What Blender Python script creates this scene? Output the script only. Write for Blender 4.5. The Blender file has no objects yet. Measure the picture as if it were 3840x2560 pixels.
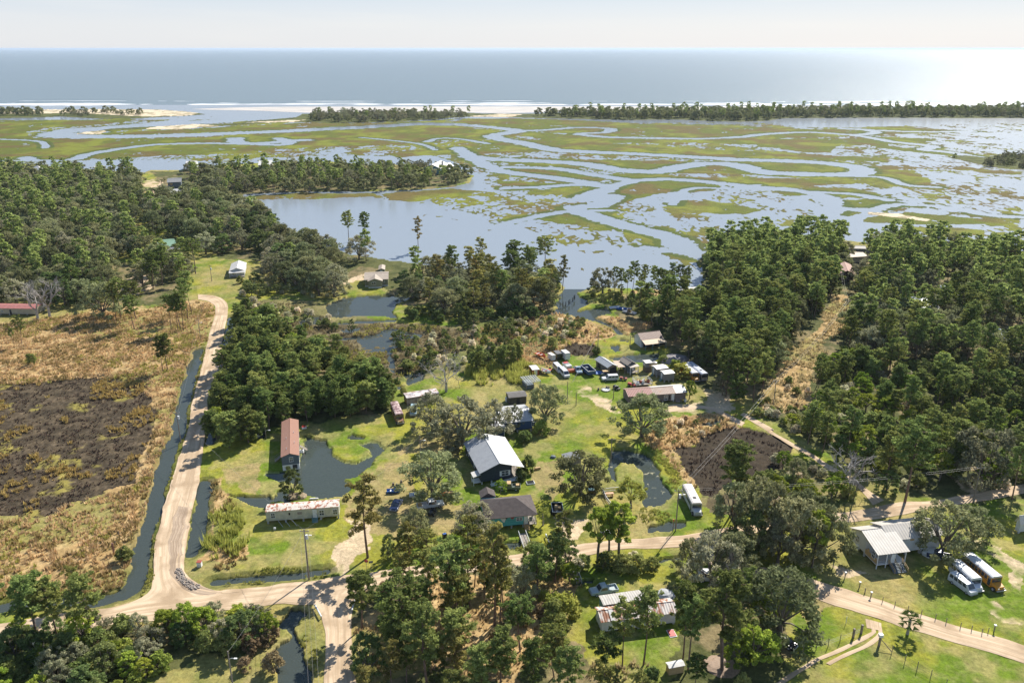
import bpy, bmesh, math, random
import numpy as np
from mathutils import Vector, Matrix
R = math.radians
random.seed(7)
scn = bpy.context.scene
COL = scn.collection
# ---------------------------------------------------------------- camera
FPX, CAMH = 3000.0, 100.0            # focal length in photo pixels (3840 wide), height above the water
PITCH = math.atan(1099.0 / FPX)      # downward tilt that puts the horizon where it is
cam = bpy.data.cameras.new('camera'); camo = bpy.data.objects.new('camera', cam); COL.objects.link(camo)
camo.location = (0, 0, CAMH); camo.rotation_euler = (math.pi / 2 - PITCH, 0, 0)
cam.sensor_width = 36; cam.lens = FPX / 3840 * 36; cam.clip_start = 1; cam.clip_end = 400000
scn.camera = camo
# ---------------------------------------------------------------- light
AZ, EL = R(33), R(40)
sd = Vector((math.sin(AZ) * math.cos(EL), math.cos(AZ) * math.cos(EL), math.sin(EL)))
sl = bpy.data.lights.new('sun', 'SUN'); sl.energy = 5.0; sl.angle = R(0.53); sl.color = (1, .95, .86)
so = bpy.data.objects.new('sun', sl); COL.objects.link(so); so.rotation_euler = sd.to_track_quat('Z', 'Y').to_euler()
W = bpy.data.worlds.new('World'); scn.world = W; W.use_nodes = True
nt = W.node_tree; nt.nodes.clear()
sky = nt.nodes.new('ShaderNodeTexSky'); sky.sky_type = 'NISHITA'; sky.sun_disc = False
sky.sun_elevation = EL; sky.sun_rotation = AZ; sky.altitude = 60; sky.air_density = 1.0; sky.dust_density = 0.7; sky.ozone_density = 1.2
bg = nt.nodes.new('ShaderNodeBackground'); bg.inputs[1].default_value = 0.082
wo = nt.nodes.new('ShaderNodeOutputWorld')
tcw = nt.nodes.new('ShaderNodeTexCoord'); sxw = nt.nodes.new('ShaderNodeSeparateXYZ'); nt.links.new(tcw.outputs['Generated'], sxw.inputs[0])
rw = nt.nodes.new('ShaderNodeValToRGB'); nt.links.new(sxw.outputs[2], rw.inputs[0])        # thin high veil of cloud: pale low down, blue overhead
el = rw.color_ramp.elements; el[0].position = 0; el[0].color = (.80, .82, .86, 1); el[1].position = 1; el[1].color = (.09, .17, .36, 1)
for p_, c_ in ((.025, (.78, .81, .86)), (.06, (.64, .73, .85)), (.2, (.37, .52, .78)), (.5, (.19, .32, .56))):
    e_ = el.new(p_); e_.color = (*c_, 1)
sc_ = nt.nodes.new('ShaderNodeVectorMath'); sc_.operation = 'SCALE'; sc_.inputs[3].default_value = 1 / .082 * .62; nt.links.new(rw.outputs[0], sc_.inputs[0])
mw = nt.nodes.new('ShaderNodeMix'); mw.data_type = 'RGBA'; mw.inputs[0].default_value = .88
mpw = nt.nodes.new('ShaderNodeMapping'); mpw.inputs['Scale'].default_value = (2.2, 2.2, 34); nt.links.new(tcw.outputs['Generated'], mpw.inputs[0])
nw = nt.nodes.new('ShaderNodeTexNoise'); nw.inputs['Scale'].default_value = 2.6; nw.inputs['Detail'].default_value = 6; nt.links.new(mpw.outputs[0], nw.inputs['Vector'])   # faint streaks of cirrus
rn = nt.nodes.new('ShaderNodeMapRange'); rn.inputs[1].default_value = .5; rn.inputs[2].default_value = .75; rn.inputs[3].default_value = 0; rn.inputs[4].default_value = .35; nt.links.new(nw.outputs[0], rn.inputs[0])
cw = nt.nodes.new('ShaderNodeMix'); cw.data_type = 'RGBA'; nt.links.new(rn.outputs[0], cw.inputs[0]); nt.links.new(sc_.outputs[0], cw.inputs[6]); cw.inputs[7].default_value = (.86 * 7.5, .87 * 7.5, .89 * 7.5, 1)
nt.links.new(sky.outputs[0], mw.inputs[6]); nt.links.new(cw.outputs[2], mw.inputs[7])
nt.links.new(mw.outputs[2], bg.inputs[0]); nt.links.new(bg.outputs[0], wo.inputs[0])
vs = scn.view_settings; vs.view_transform = 'Standard'; vs.look = 'None'; vs.exposure = 0.74; vs.gamma = 1
scn.cycles.max_bounces = 5; scn.cycles.transparent_max_bounces = 8; scn.cycles.volume_bounces = 0
scn.cycles.caustics_reflective = False; scn.cycles.caustics_refractive = False
# ---------------------------------------------------------------- where a point of the photograph stands on the ground
SP, CP = math.sin(PITCH), math.cos(PITCH)
DS = 3840 / 2352.0
LAND = 0.55
def G(dx, dy, z=LAND):               # point of the 2352 wide picture -> ground point at height z
    x, v = dx * DS - 1920, dy * DS - 1280
    den = FPX * SP + CP * v; h = CAMH - z
    return Vector((x * h / den, (FPX * CP - SP * v) * h / den, z))
def P(X, Y, Z=0.0):                  # and back
    h = CAMH - Z
    depth = Y * CP + h * SP; up = h * CP - Y * SP
    return (X / depth * FPX + 1920) / DS, (up / depth * FPX + 1280) / DS
X0 = (0, 950, 1900, 2840); Y0 = (300, 900, 1500, 1893)
def q(r, c, *pts):                   # points read off an enlarged crop -> 2352 wide picture
    return [((X0[c] + a / 2.351) / DS, (Y0[r] + b / 2.351) / DS) for a, b in pts]
def gq(r, c, x, y, z=LAND): return G(*q(r, c, (x, y))[0], z)
# ---------------------------------------------------------------- noise for arrays
def _h(ix, iy, s):
    h = (ix.astype(np.int64) * 374761393 + iy.astype(np.int64) * 668265263 + s * 1442695041) & 0xffffffff
    h = ((h ^ (h >> 13)) * 1274126177) & 0xffffffff
    h = (h ^ (h >> 16)) & 0xffffff
    return h / float(0xffffff)
def vn(x, y, s=0):
    ix = np.floor(x); iy = np.floor(y); fx = x - ix; fy = y - iy
    fx = fx * fx * (3 - 2 * fx); fy = fy * fy * (3 - 2 * fy)
    a = _h(ix, iy, s); b = _h(ix + 1, iy, s); c = _h(ix, iy + 1, s); d = _h(ix + 1, iy + 1, s)
    return (a + (b - a) * fx) * (1 - fy) + (c + (d - c) * fx) * fy
def fbm(x, y, sc, oct=4, s=0, g=.5):
    t = 0; a = 1; n = 0
    for i in range(oct):
        t = t + a * vn(x / sc * 2 ** i + 17.3 * i, y / sc * 2 ** i - 9.1 * i, s + i * 7); n += a; a *= g
    return t / n
def inpoly(poly, x, y):
    out = np.zeros(x.shape, bool)
    xs = [p[0] for p in poly]; ys = [p[1] for p in poly]
    m = np.nonzero((x >= min(xs)) & (x <= max(xs)) & (y >= min(ys)) & (y <= max(ys)))
    if not len(m[0]): return out
    px, py = x[m], y[m]; r = np.zeros(px.shape, bool); n = len(poly)
    for i in range(n):
        x1, y1 = poly[i]; x2, y2 = poly[(i + 1) % n]
        if y1 == y2: continue
        c = ((y1 > py) != (y2 > py)) & (px < (x2 - x1) * (py - y1) / (y2 - y1) + x1)
        r ^= c
    out[m] = r
    return out
def dline(pts, X, Y, reach):         # distance in metres to a line of ground points
    d = np.full(X.shape, 1e6)
    for (a, b) in zip(pts[:-1], pts[1:]):
        m = np.nonzero((X > min(a[0], b[0]) - reach) & (X < max(a[0], b[0]) + reach) & (Y > min(a[1], b[1]) - reach) & (Y < max(a[1], b[1]) + reach))
        if not len(m[0]): continue
        vx, vy = b[0] - a[0], b[1] - a[1]; L = vx * vx + vy * vy + 1e-9
        t = np.clip(((X[m] - a[0]) * vx + (Y[m] - a[1]) * vy) / L, 0, 1)
        dd = np.hypot(X[m] - a[0] - t * vx, Y[m] - a[1] - t * vy)
        d[m] = np.minimum(d[m], dd)
    return d
def smooth_line(pts, n=6):           # Catmull-Rom through ground points
    P_ = [Vector(p[:2]) for p in pts]; out = []
    for i in range(len(P_) - 1):
        p0 = P_[max(i - 1, 0)]; p1 = P_[i]; p2 = P_[i + 1]; p3 = P_[min(i + 2, len(P_) - 1)]
        for k in range(n):
            t = k / n
            out.append(.5 * ((2 * p1) + (p2 - p0) * t + (2 * p0 - 5 * p1 + 4 * p2 - p3) * t * t + (3 * p1 - p0 - 3 * p2 + p3) * t ** 3))
    out.append(P_[-1]); return out
# ---------------------------------------------------------------- materials
MATS = {}
def _nt(name):
    m = bpy.data.materials.new(name); m.use_nodes = True; t = m.node_tree
    return m, t, t.nodes['Principled BSDF']
def N(t, typ, **k):
    n = t.nodes.new(typ)
    for a, v in k.items(): setattr(n, a, v)
    return n
def mixc(t, fac, a, b, mode='MIX'):
    n = N(t, 'ShaderNodeMix', data_type='RGBA', blend_type=mode)
    for s, v in ((n.inputs[0], fac), (n.inputs[6], a), (n.inputs[7], b)):
        if isinstance(v, (int, float)): s.default_value = v
        elif isinstance(v, tuple): s.default_value = (*v[:3], 1)
        else: t.links.new(v, s)
    return n.outputs[2]
def ramp(t, src, lo, hi):
    n = N(t, 'ShaderNodeMapRange', clamp=True); t.links.new(src, n.inputs[0]); n.inputs[1].default_value = lo; n.inputs[2].default_value = hi
    return n.outputs[0]
def noise(t, scale, detail=3, vec=None, rough=.55):
    n = N(t, 'ShaderNodeTexNoise'); n.inputs['Scale'].default_value = scale; n.inputs['Detail'].default_value = detail; n.inputs['Roughness'].default_value = rough
    if vec is None:
        tc = N(t, 'ShaderNodeTexCoord'); vec = tc.outputs['Object']
    t.links.new(vec, n.inputs['Vector']); return n.outputs[0]
def pm(name, c, c2=None, sc=2.0, rough=.7, bump=0, metal=0, rust=None, rlo=.55, rhi=.62, ribs=None, rs=1.0, stretch=None, spec=.5):
    """painted / weathered surface: two tones mixed by noise, optional rust and pressed ribs"""
    if name in MATS: return MATS[name]
    m, t, b = _nt(name); tc = N(t, 'ShaderNodeTexCoord'); vec = tc.outputs['Object']
    mp = N(t, 'ShaderNodeMapping'); t.links.new(vec, mp.inputs[0])
    if stretch: mp.inputs['Scale'].default_value = stretch
    c2 = c2 or tuple(v * .75 for v in c)
    n1 = noise(t, sc, 4, mp.outputs[0])
    col = mixc(t, ramp(t, n1, .35, .65), c, c2)
    if ribs:                                                  # (axis, period)
        ax, per = ribs
        sx = N(t, 'ShaderNodeSeparateXYZ'); t.links.new(vec, sx.inputs[0])
        mt = N(t, 'ShaderNodeMath', operation='MULTIPLY'); t.links.new(sx.outputs[ax], mt.inputs[0]); mt.inputs[1].default_value = 2 * math.pi / per
        sn = N(t, 'ShaderNodeMath', operation='SINE'); t.links.new(mt.outputs[0], sn.inputs[0])
        rr = ramp(t, sn.outputs[0], .55, .95)
        col = mixc(t, rr, col, tuple(v * .72 for v in c))
        bp = N(t, 'ShaderNodeBump'); bp.inputs['Strength'].default_value = .6; bp.inputs['Distance'].default_value = .03
        t.links.new(sn.outputs[0], bp.inputs['Height']); t.links.new(bp.outputs[0], b.inputs['Normal'])
    elif bump:
        bp = N(t, 'ShaderNodeBump'); bp.inputs['Strength'].default_value = .7; bp.inputs['Distance'].default_value = bump
        t.links.new(n1, bp.inputs['Height']); t.links.new(bp.outputs[0], b.inputs['Normal'])
    if rust:
        mp2 = N(t, 'ShaderNodeMapping'); t.links.new(vec, mp2.inputs[0]); mp2.inputs['Scale'].default_value = stretch or (1, 1, 1)
        n2 = noise(t, rs, 5, mp2.outputs[0], .65)
        col = mixc(t, ramp(t, n2, rlo, rhi), col, mixc(t, n1, rust, tuple(v * .5 for v in rust)))
    t.links.new(col, b.inputs['Base Color']); b.inputs['Roughness'].default_value = rough; b.inputs['Metallic'].default_value = metal
    b.inputs['Specular IOR Level'].default_value = spec
    MATS[name] = m; return m
def leafmat(name, c, c2, var=.4, trans=.42):
    m, t, b = _nt(name)
    t.nodes.remove(b); out = t.nodes['Material Output']
    oi = N(t, 'ShaderNodeObjectInfo'); n1 = noise(t, .55, 3)
    geo = N(t, 'ShaderNodeNewGeometry')
    f = N(t, 'ShaderNodeMath', operation='ADD'); t.links.new(ramp(t, n1, .35, .65), f.inputs[0]); t.links.new(oi.outputs['Random'], f.inputs[1])
    f2 = N(t, 'ShaderNodeMath', operation='MULTIPLY'); t.links.new(f.outputs[0], f2.inputs[0]); f2.inputs[1].default_value = .5
    col = mixc(t, f2.outputs[0], c, c2)
    hs = N(t, 'ShaderNodeHueSaturation'); t.links.new(col, hs.inputs['Color'])
    mr = N(t, 'ShaderNodeMapRange'); t.links.new(geo.outputs['Random Per Island'], mr.inputs[0]); mr.inputs[3].default_value = 1 - var; mr.inputs[4].default_value = 1 + var
    mo = N(t, 'ShaderNodeMapRange'); t.links.new(oi.outputs['Random'], mo.inputs[0]); mo.inputs[3].default_value = .82; mo.inputs[4].default_value = 1.28
    mm = N(t, 'ShaderNodeMath', operation='MULTIPLY'); t.links.new(mr.outputs[0], mm.inputs[0]); t.links.new(mo.outputs[0], mm.inputs[1]); t.links.new(mm.outputs[0], hs.inputs['Value'])
    r2 = N(t, 'ShaderNodeMath', operation='MULTIPLY'); t.links.new(oi.outputs['Random'], r2.inputs[0]); r2.inputs[1].default_value = 7.31
    r3 = N(t, 'ShaderNodeMath', operation='FRACT'); t.links.new(r2.outputs[0], r3.inputs[0])
    mr2 = N(t, 'ShaderNodeMapRange'); t.links.new(r3.outputs[0], mr2.inputs[0]); mr2.inputs[3].default_value = .465; mr2.inputs[4].default_value = .51
    t.links.new(mr2.outputs[0], hs.inputs['Hue'])
    d = N(t, 'ShaderNodeBsdfDiffuse'); tr = N(t, 'ShaderNodeBsdfTranslucent'); mx = N(t, 'ShaderNodeMixShader'); mx.inputs[0].default_value = trans
    for s in (d, tr): t.links.new(hs.outputs[0], s.inputs[0])
    t.links.new(d.outputs[0], mx.inputs[1]); t.links.new(tr.outputs[0], mx.inputs[2])
    t.links.new(mx.outputs[0], out.inputs[0]); MATS[name] = m; return m
# ---------------------------------------------------------------- mesh helpers
class MB:
    def __init__(s): s.v = []; s.f = []
    def add(s, vs, fs):
        o = len(s.v); s.v += [tuple(v) for v in vs]; s.f += [tuple(i + o for i in f) for f in fs]; return s
    def box(s, x0, x1, y0, y1, z0, z1, M=None):
        vs = [(x0, y0, z0), (x1, y0, z0), (x1, y1, z0), (x0, y1, z0), (x0, y0, z1), (x1, y0, z1), (x1, y1, z1), (x0, y1, z1)]
        if M: vs = [M @ Vector(v) for v in vs]
        return s.add(vs, [(0, 3, 2, 1), (4, 5, 6, 7), (0, 1, 5, 4), (1, 2, 6, 5), (2, 3, 7, 6), (3, 0, 4, 7)])
    def tube(s, pts, rad, n=6, cap=True):
        pts = [Vector(p) for p in pts]; rad = rad if isinstance(rad, (list, tuple)) else [rad] * len(pts); rings = []
        for i, p in enumerate(pts):
            d = (pts[min(i + 1, len(pts) - 1)] - pts[max(i - 1, 0)]).normalized()
            u = d.orthogonal().normalized() if abs(d.z) < .9 else Vector((1, 0, 0)); u = (u - d * u.dot(d)).normalized(); w = d.cross(u)
            rings.append([p + (u * math.cos(2 * math.pi * k / n) + w * math.sin(2 * math.pi * k / n)) * rad[i] for k in range(n)])
        fs = [(i * n + k, i * n + (k + 1) % n, (i + 1) * n + (k + 1) % n, (i + 1) * n + k) for i in range(len(pts) - 1) for k in range(n)]
        if cap: fs += [tuple(range(n - 1, -1, -1)), tuple((len(pts) - 1) * n + k for k in range(n))]
        return s.add([v for r in rings for v in r], fs)
    def prism(s, prof, a, b, axis='y', taper=None):       # profile of (u, z) pairs pushed from a to b
        n = len(prof); mk = (lambda u, z, t: (u, t, z)) if axis == 'y' else (lambda u, z, t: (t, u, z))
        vs = [mk(u, z, a) for u, z in prof] + [mk(u, z, b) for u, z in prof]
        fs = [(k, (k + 1) % n, n + (k + 1) % n, n + k) for k in range(n)] + [tuple(range(n - 1, -1, -1)), tuple(range(n, 2 * n))]
        return s.add(vs, fs)
    def sheet(s, quad, th):                                # thick slab from 4 corner points, thickness down
        a = [Vector(p) for p in quad]; nrm = (a[1] - a[0]).cross(a[3] - a[0]).normalized()
        if nrm.z < 0: nrm = -nrm
        return s.add(a + [p - nrm * th for p in a], [(0, 1, 2, 3), (7, 6, 5, 4), (0, 4, 5, 1), (1, 5, 6, 2), (2, 6, 7, 3), (3, 7, 4, 0)])
    def mesh(s, name, m, smooth=False):
        me = bpy.data.meshes.new(name); me.from_pydata(s.v, [], s.f); me.materials.append(m)
        bm = bmesh.new(); bm.from_mesh(me); bmesh.ops.recalc_face_normals(bm, faces=bm.faces); bm.to_mesh(me); bm.free()
        if smooth: me.polygons.foreach_set('use_smooth', [True] * len(me.polygons))
        return me
    def build(s, name, m, parent=None, bevel=0, smooth=False, label=None):
        o = bpy.data.objects.new(name, s.mesh(name, m, smooth)); COL.objects.link(o)
        if parent is not None: o.parent = parent
        if bevel:
            bv = o.modifiers.new('bevel', 'BEVEL'); bv.width = bevel; bv.segments = 2; bv.limit_method = 'ANGLE'
        if label: o['label'] = label
        return o
def tag(o, label=None, cat=None, group=None, kind=None):
    if label: o['label'] = label
    if cat: o['category'] = cat
    if group: o['group'] = group
    if kind: o['kind'] = kind
    return o
def thing(name, label, cat, loc, rz=0, group=None):
    o = bpy.data.objects.new(name, None); COL.objects.link(o); o.location = loc; o.rotation_euler = (0, 0, rz); o.empty_display_size = .3
    return tag(o, label, cat, group)
def copy_tree(o, parent=None):
    c = o.copy(); COL.objects.link(c)
    if parent is not None: c.parent = parent
    for ch in list(o.children): copy_tree(ch, c)
    return c
def dup(o, loc, rz, label=None, group=None, scale=1):
    c = copy_tree(o); c.location = loc; c.rotation_euler = (0, 0, rz)
    c.scale = (scale,) * 3 if isinstance(scale, (int, float)) else scale
    if label: c['label'] = label
    if group: c['group'] = group
    return c
def npmesh(name, v, faces, m, sides=3):
    me = bpy.data.meshes.new(name); v = np.asarray(v, np.float32); f = np.asarray(faces, np.int32)
    me.vertices.add(len(v)); me.vertices.foreach_set('co', v.ravel())
    me.loops.add(f.size); me.loops.foreach_set('vertex_index', f.ravel())
    me.polygons.add(len(f)); me.polygons.foreach_set('loop_start', np.arange(len(f), dtype=np.int32) * f.shape[1])
    me.polygons.foreach_set('loop_total', np.full(len(f), f.shape[1], np.int32))
    me.update(); me.validate(); me.materials.append(m); return me
# ================================================================ LAND, MARSH, WATER
# outlines are read off the photograph as points on the flat ground and turned into ground positions
mainland = [(-900, 372), (0, 372), (60, 378), (150, 386), (240, 392), (330, 398), (345, 392), (420, 392), (440, 384), (560, 378), (640, 372), (760, 372), (860, 382), (960, 376), (1010, 384), (1050, 392), (1088, 404),
            (1078, 420), (1040, 430), (960, 436), (860, 440), (780, 440), (650, 442), (560, 446), (545, 462), (590, 490), (650, 530), (720, 560), (800, 585), (900, 600), (1000, 612), (1100, 622), (1200, 632), (1262, 642), (1290, 652),
            (1300, 668), (1290, 690), (1276, 716), (1268, 722), (1320, 720), (1350, 700), (1352, 690), (1330, 680), (1325, 668), (1345, 655), (1400, 662), (1470, 664), (1540, 668), (1600, 664), (1618, 640), (1606, 600), (1625, 575),
            (1680, 560), (1760, 552), (1860, 548), (1960, 556), (2030, 566), (2060, 548), (2110, 548), (2160, 560), (2250, 575), (2352, 585), (3200, 600), (3800, 2500), (-1500, 2500)]
bar_left = [(-900, 272), (0, 272), (100, 270), (140, 268), (240, 274), (300, 273), (350, 270), (430, 266), (470, 263), (440, 258), (380, 253), (250, 251), (150, 252), (-900, 254)]
bar_sand2 = [(182, 309), (200, 306), (260, 300), (330, 297), (420, 293), (520, 289), (620, 283), (690, 279), (760, 284), (1000, 275), (1060, 268), (1080, 262), (1020, 258), (900, 258), (800, 262), (700, 266), (690, 276), (560, 283), (440, 288), (330, 292), (250, 297)]
bar_mid = [(560, 281), (700, 281), (900, 280), (1020, 272), (1085, 268), (1180, 270), (1250, 272), (1340, 274), (1440, 276), (1560, 275), (1640, 279), (1700, 280), (1760, 278), (1800, 272), (2000, 271), (2352, 272), (3200, 272), (3200, 253), (2352, 251), (1900, 252), (1700, 254), (1500, 256), (1300, 259), (1230, 262), (1120, 262), (1000, 256), (800, 257), (695, 262), (680, 270)]
islet = [(2180, 362), (2215, 357), (2260, 362), (2300, 356), (2352, 355), (2500, 360), (2500, 392), (2352, 390), (2290, 385), (2240, 376)]
# ---- green marsh and open water inside the marsh
green = [
 [(-900, 279), (0, 276), (140, 276), (250, 275), (315, 273), (300, 279), (220, 286), (160, 292), (105, 292), (70, 302), (66, 312), (90, 318), (180, 320), (300, 318), (420, 316), (560, 316), (700, 317), (720, 324), (640, 332), (560, 345), (470, 352), (350, 354), (230, 358), (120, 364), (60, 372), (0, 374), (-900, 374)],
 [(185, 308), (300, 302), (420, 296), (560, 290), (690, 283), (860, 284), (1000, 276), (1050, 272), (1000, 282), (880, 286), (760, 292), (640, 300), (480, 304), (300, 310), (200, 311)],
 [(300, 330), (420, 320), (560, 308), (760, 298), (930, 290), (1040, 290), (1110, 297), (1160, 306), (1140, 318), (1080, 322), (990, 324), (860, 334), (700, 340), (560, 350), (430, 358), (250, 366), (160, 360)],
 [(880, 352), (1000, 340), (1080, 332), (1160, 322), (1260, 320), (1350, 326), (1450, 332), (1560, 338), (1700, 348), (1560, 352), (1400, 350), (1250, 350), (1120, 352), (1010, 358), (900, 362)],
 [(1060, 272), (1200, 272), (1340, 277), (1480, 284), (1600, 286), (1720, 290), (1840, 296), (1960, 300), (1980, 308), (1900, 314), (1760, 318), (1600, 318), (1440, 314), (1290, 306), (1200, 300), (1110, 288), (1040, 282)],
 [(1180, 300), (1290, 308), (1420, 318), (1560, 322), (1720, 318), (1900, 318), (2000, 318), (2020, 328), (1900, 336), (1750, 334), (1600, 328), (1440, 330), (1300, 326), (1230, 318)],
 [(1140, 322), (1280, 330), (1400, 340), (1540, 344), (1700, 346), (1860, 354), (2040, 364), (2040, 372), (1860, 366), (1640, 360), (1440, 356), (1300, 352), (1180, 338)],
 [(1110, 365), (1200, 362), (1320, 366), (1440, 368), (1600, 370), (1780, 372), (1980, 380), (2050, 386), (2120, 400), (2100, 416), (2000, 412), (1860, 408), (1700, 400), (1560, 398), (1400, 390), (1280, 382), (1160, 376)],
 [(1110, 382), (1230, 386), (1340, 396), (1420, 402), (1400, 412), (1300, 408), (1220, 398), (1120, 392)],
 [(1400, 398), (1500, 402), (1640, 408), (1800, 410), (1980, 414), (1960, 424), (1820, 430), (1640, 424), (1500, 416), (1420, 410)],
 [(1400, 424), (1460, 416), (1560, 418), (1660, 426), (1640, 438), (1520, 440), (1460, 462), (1420, 470), (1395, 462), (1410, 445)],
 [(1530, 478), (1560, 464), (1620, 459), (1680, 468), (1740, 480), (1720, 490), (1620, 492), (1550, 490)],
 [(1210, 440), (1290, 432), (1340, 438), (1350, 446), (1260, 449), (1200, 446)],
 [(1215, 500), (1280, 492), (1350, 494), (1375, 505), (1340, 515), (1260, 510)], [(1345, 520), (1390, 510), (1430, 522), (1380, 532)], [(1265, 480), (1300, 473), (1330, 480), (1300, 488)],
 [(1150, 416), (1240, 420), (1320, 424), (1290, 432), (1200, 428), (1150, 424)],
 [(880, 446), (960, 440), (1050, 434), (1100, 440), (1090, 452), (1010, 456), (940, 462), (880, 458)], [(560, 452), (700, 446), (860, 444), (880, 452), (740, 458), (620, 462)],
 [(1740, 322), (1800, 324), (1900, 326), (1930, 336), (1900, 350), (1840, 350), (1790, 340), (1740, 338)],
 [(1950, 318), (2040, 316), (2120, 318), (2160, 324), (2080, 330), (2000, 332), (1960, 326)], [(2000, 326), (2060, 340), (2160, 350), (2240, 356), (2220, 362), (2120, 352), (2020, 340), (1970, 330)],
 [(1880, 376), (1960, 382), (2060, 396), (2140, 410), (2150, 428), (2080, 430), (2010, 424), (1950, 402), (1900, 388)], [(1990, 404), (2060, 412), (2110, 428), (2060, 430), (2000, 418)],
 [(1740, 392), (1860, 396), (1970, 404), (1960, 416), (1860, 410), (1740, 404)], [(1780, 440), (1860, 430), (1960, 434), (2020, 446), (1980, 455), (1880, 450), (1800, 450)],
 [(1900, 462), (1980, 456), (2060, 462), (2110, 474), (2060, 482), (1960, 478), (1900, 474)], [(2000, 500), (2080, 488), (2180, 496), (2280, 510), (2260, 518), (2160, 516), (2060, 512), (1990, 512)],
 [(1905, 495), (1960, 484), (1990, 490), (1960, 500)], [(2060, 520), (2160, 522), (2270, 530), (2260, 540), (2150, 536), (2070, 528)], [(2210, 500), (2300, 508), (2352, 520), (2280, 520)],
 [(2190, 380), (2280, 392), (2352, 396), (2352, 402), (2260, 398)], [(1820, 300), (1930, 296), (2060, 290), (2200, 300), (2190, 306), (2060, 308), (1930, 312)]]
sparse = [  # shallow water full of thin grass: mean wetness raised
 [(1346, 276), (1764, 282), (1900, 296), (1700, 300), (1400, 288)], [(640, 316), (860, 312), (1030, 306), (1040, 316), (900, 334), (700, 350), (560, 372), (420, 370), (480, 352), (620, 332)],
 [(221, 340), (380, 332), (470, 350), (400, 358), (240, 356)], [(1340, 328), (1600, 326), (1800, 330), (2000, 338), (2160, 350), (2160, 360), (1900, 352), (1600, 342), (1400, 340)],
 [(2000, 446), (2120, 440), (2230, 452), (2260, 470), (2150, 478), (2020, 466)], [(1100, 440), (1400, 450), (1640, 500), (1700, 560), (1560, 640), (1350, 640), (1290, 560), (1180, 520), (1000, 500), (1000, 455)],
 [(1840, 296), (2352, 280), (2352, 420), (2150, 420), (2000, 380), (1900, 340)], [(2100, 410), (2352, 400), (2352, 560), (2100, 540), (2000, 470)], [(1640, 440), (1800, 440), (1900, 500), (1800, 520), (1640, 500)], [(1550, 400), (1760, 405), (1740, 420), (1600, 418)], [(1160, 404), (1300, 408), (1330, 428), (1180, 430)]]
def cr(w, *pts): return (w, [G(x, y, 0) for x, y in pts])
creeks = [
 cr(36, (470, 262), (400, 279), (300, 289), (200, 297), (150, 303), (125, 308), (150, 313), (260, 314), (420, 311), (540, 306), (640, 302), (760, 296), (880, 290), (960, 285), (1040, 286)),
 cr(60, (480, 258), (560, 272), (430, 283), (300, 292), (180, 299)), cr(22, (230, 304), (150, 310)),
 cr(22, (1040, 286), (1110, 291), (1160, 296), (1190, 301), (1165, 306), (1130, 312), (1150, 320), (1200, 329), (1280, 345), (1400, 351), (1560, 359), (1700, 367), (1860, 372), (1960, 383), (1978, 396), (1930, 401), (1800, 399), (1740, 393), (1690, 379), (1620, 376), (1560, 384), (1500, 395), (1420, 390), (1340, 377), (1240, 370), (1130, 366), (1080, 360)),
 cr(15, (1190, 301), (1250, 299), (1330, 293), (1400, 296), (1390, 304), (1330, 308), (1390, 315), (1480, 317), (1600, 319), (1700, 315), (1760, 308), (1860, 304), (1960, 310), (2010, 305), (1990, 298), (1940, 296), (2100, 303), (2230, 302)),
 cr(14, (1960, 310), (2020, 320), (2050, 326), (2140, 336), (2120, 344), (2180, 350), (2260, 364)),
 cr(14, (60, 362), (80, 369), (160, 368), (215, 352), (330, 335), (420, 330), (540, 330), (640, 333), (665, 327), (640, 318)), cr(9, (0, 366), (30, 370), (80, 368)), cr(7, (0, 320), (90, 325), (105, 340)), cr(20, (700, 322), (560, 330), (540, 318)),
 cr(16, (1050, 340), (1090, 365), (1140, 390), (1180, 398), (1280, 410), (1370, 424), (1400, 432), (1345, 455), (1410, 450), (1380, 470), (1320, 478), (1350, 492), (1390, 505), (1440, 520), (1540, 545), (1560, 560), (1590, 580)),
 cr(14, (1165, 384), (1280, 388), (1340, 398), (1420, 410), (1460, 414), (1540, 412), (1640, 420), (1760, 432), (1850, 441), (1900, 455), (1915, 478), (1900, 495)), cr(12, (1400, 430), (1460, 414)),
 cr(10, (1164, 432), (1240, 430), (1330, 424), (1390, 430)), cr(8, (1400, 484), (1300, 486), (1200, 505), (1130, 522)), cr(10, (1850, 441), (1960, 446), (2040, 460)), cr(9, (1900, 478), (2000, 482), (2060, 470), (2160, 475), (2260, 492), (2352, 500)),
 cr(8, (1965, 405), (2030, 408), (2080, 425), (2150, 430)), cr(7, (1480, 570), (1570, 580), (1600, 590)), cr(7, (1740, 425), (1700, 434), (1600, 432), (1560, 445), (1545, 470)), cr(6, (830, 316), (960, 330), (1000, 345)), cr(8, (980, 326), (1010, 318), (1060, 320), (1120, 330))]
sandy_isle = [(1995, 488), (2060, 492), (2135, 505), (2130, 509), (2050, 500), (1995, 493)]
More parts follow.
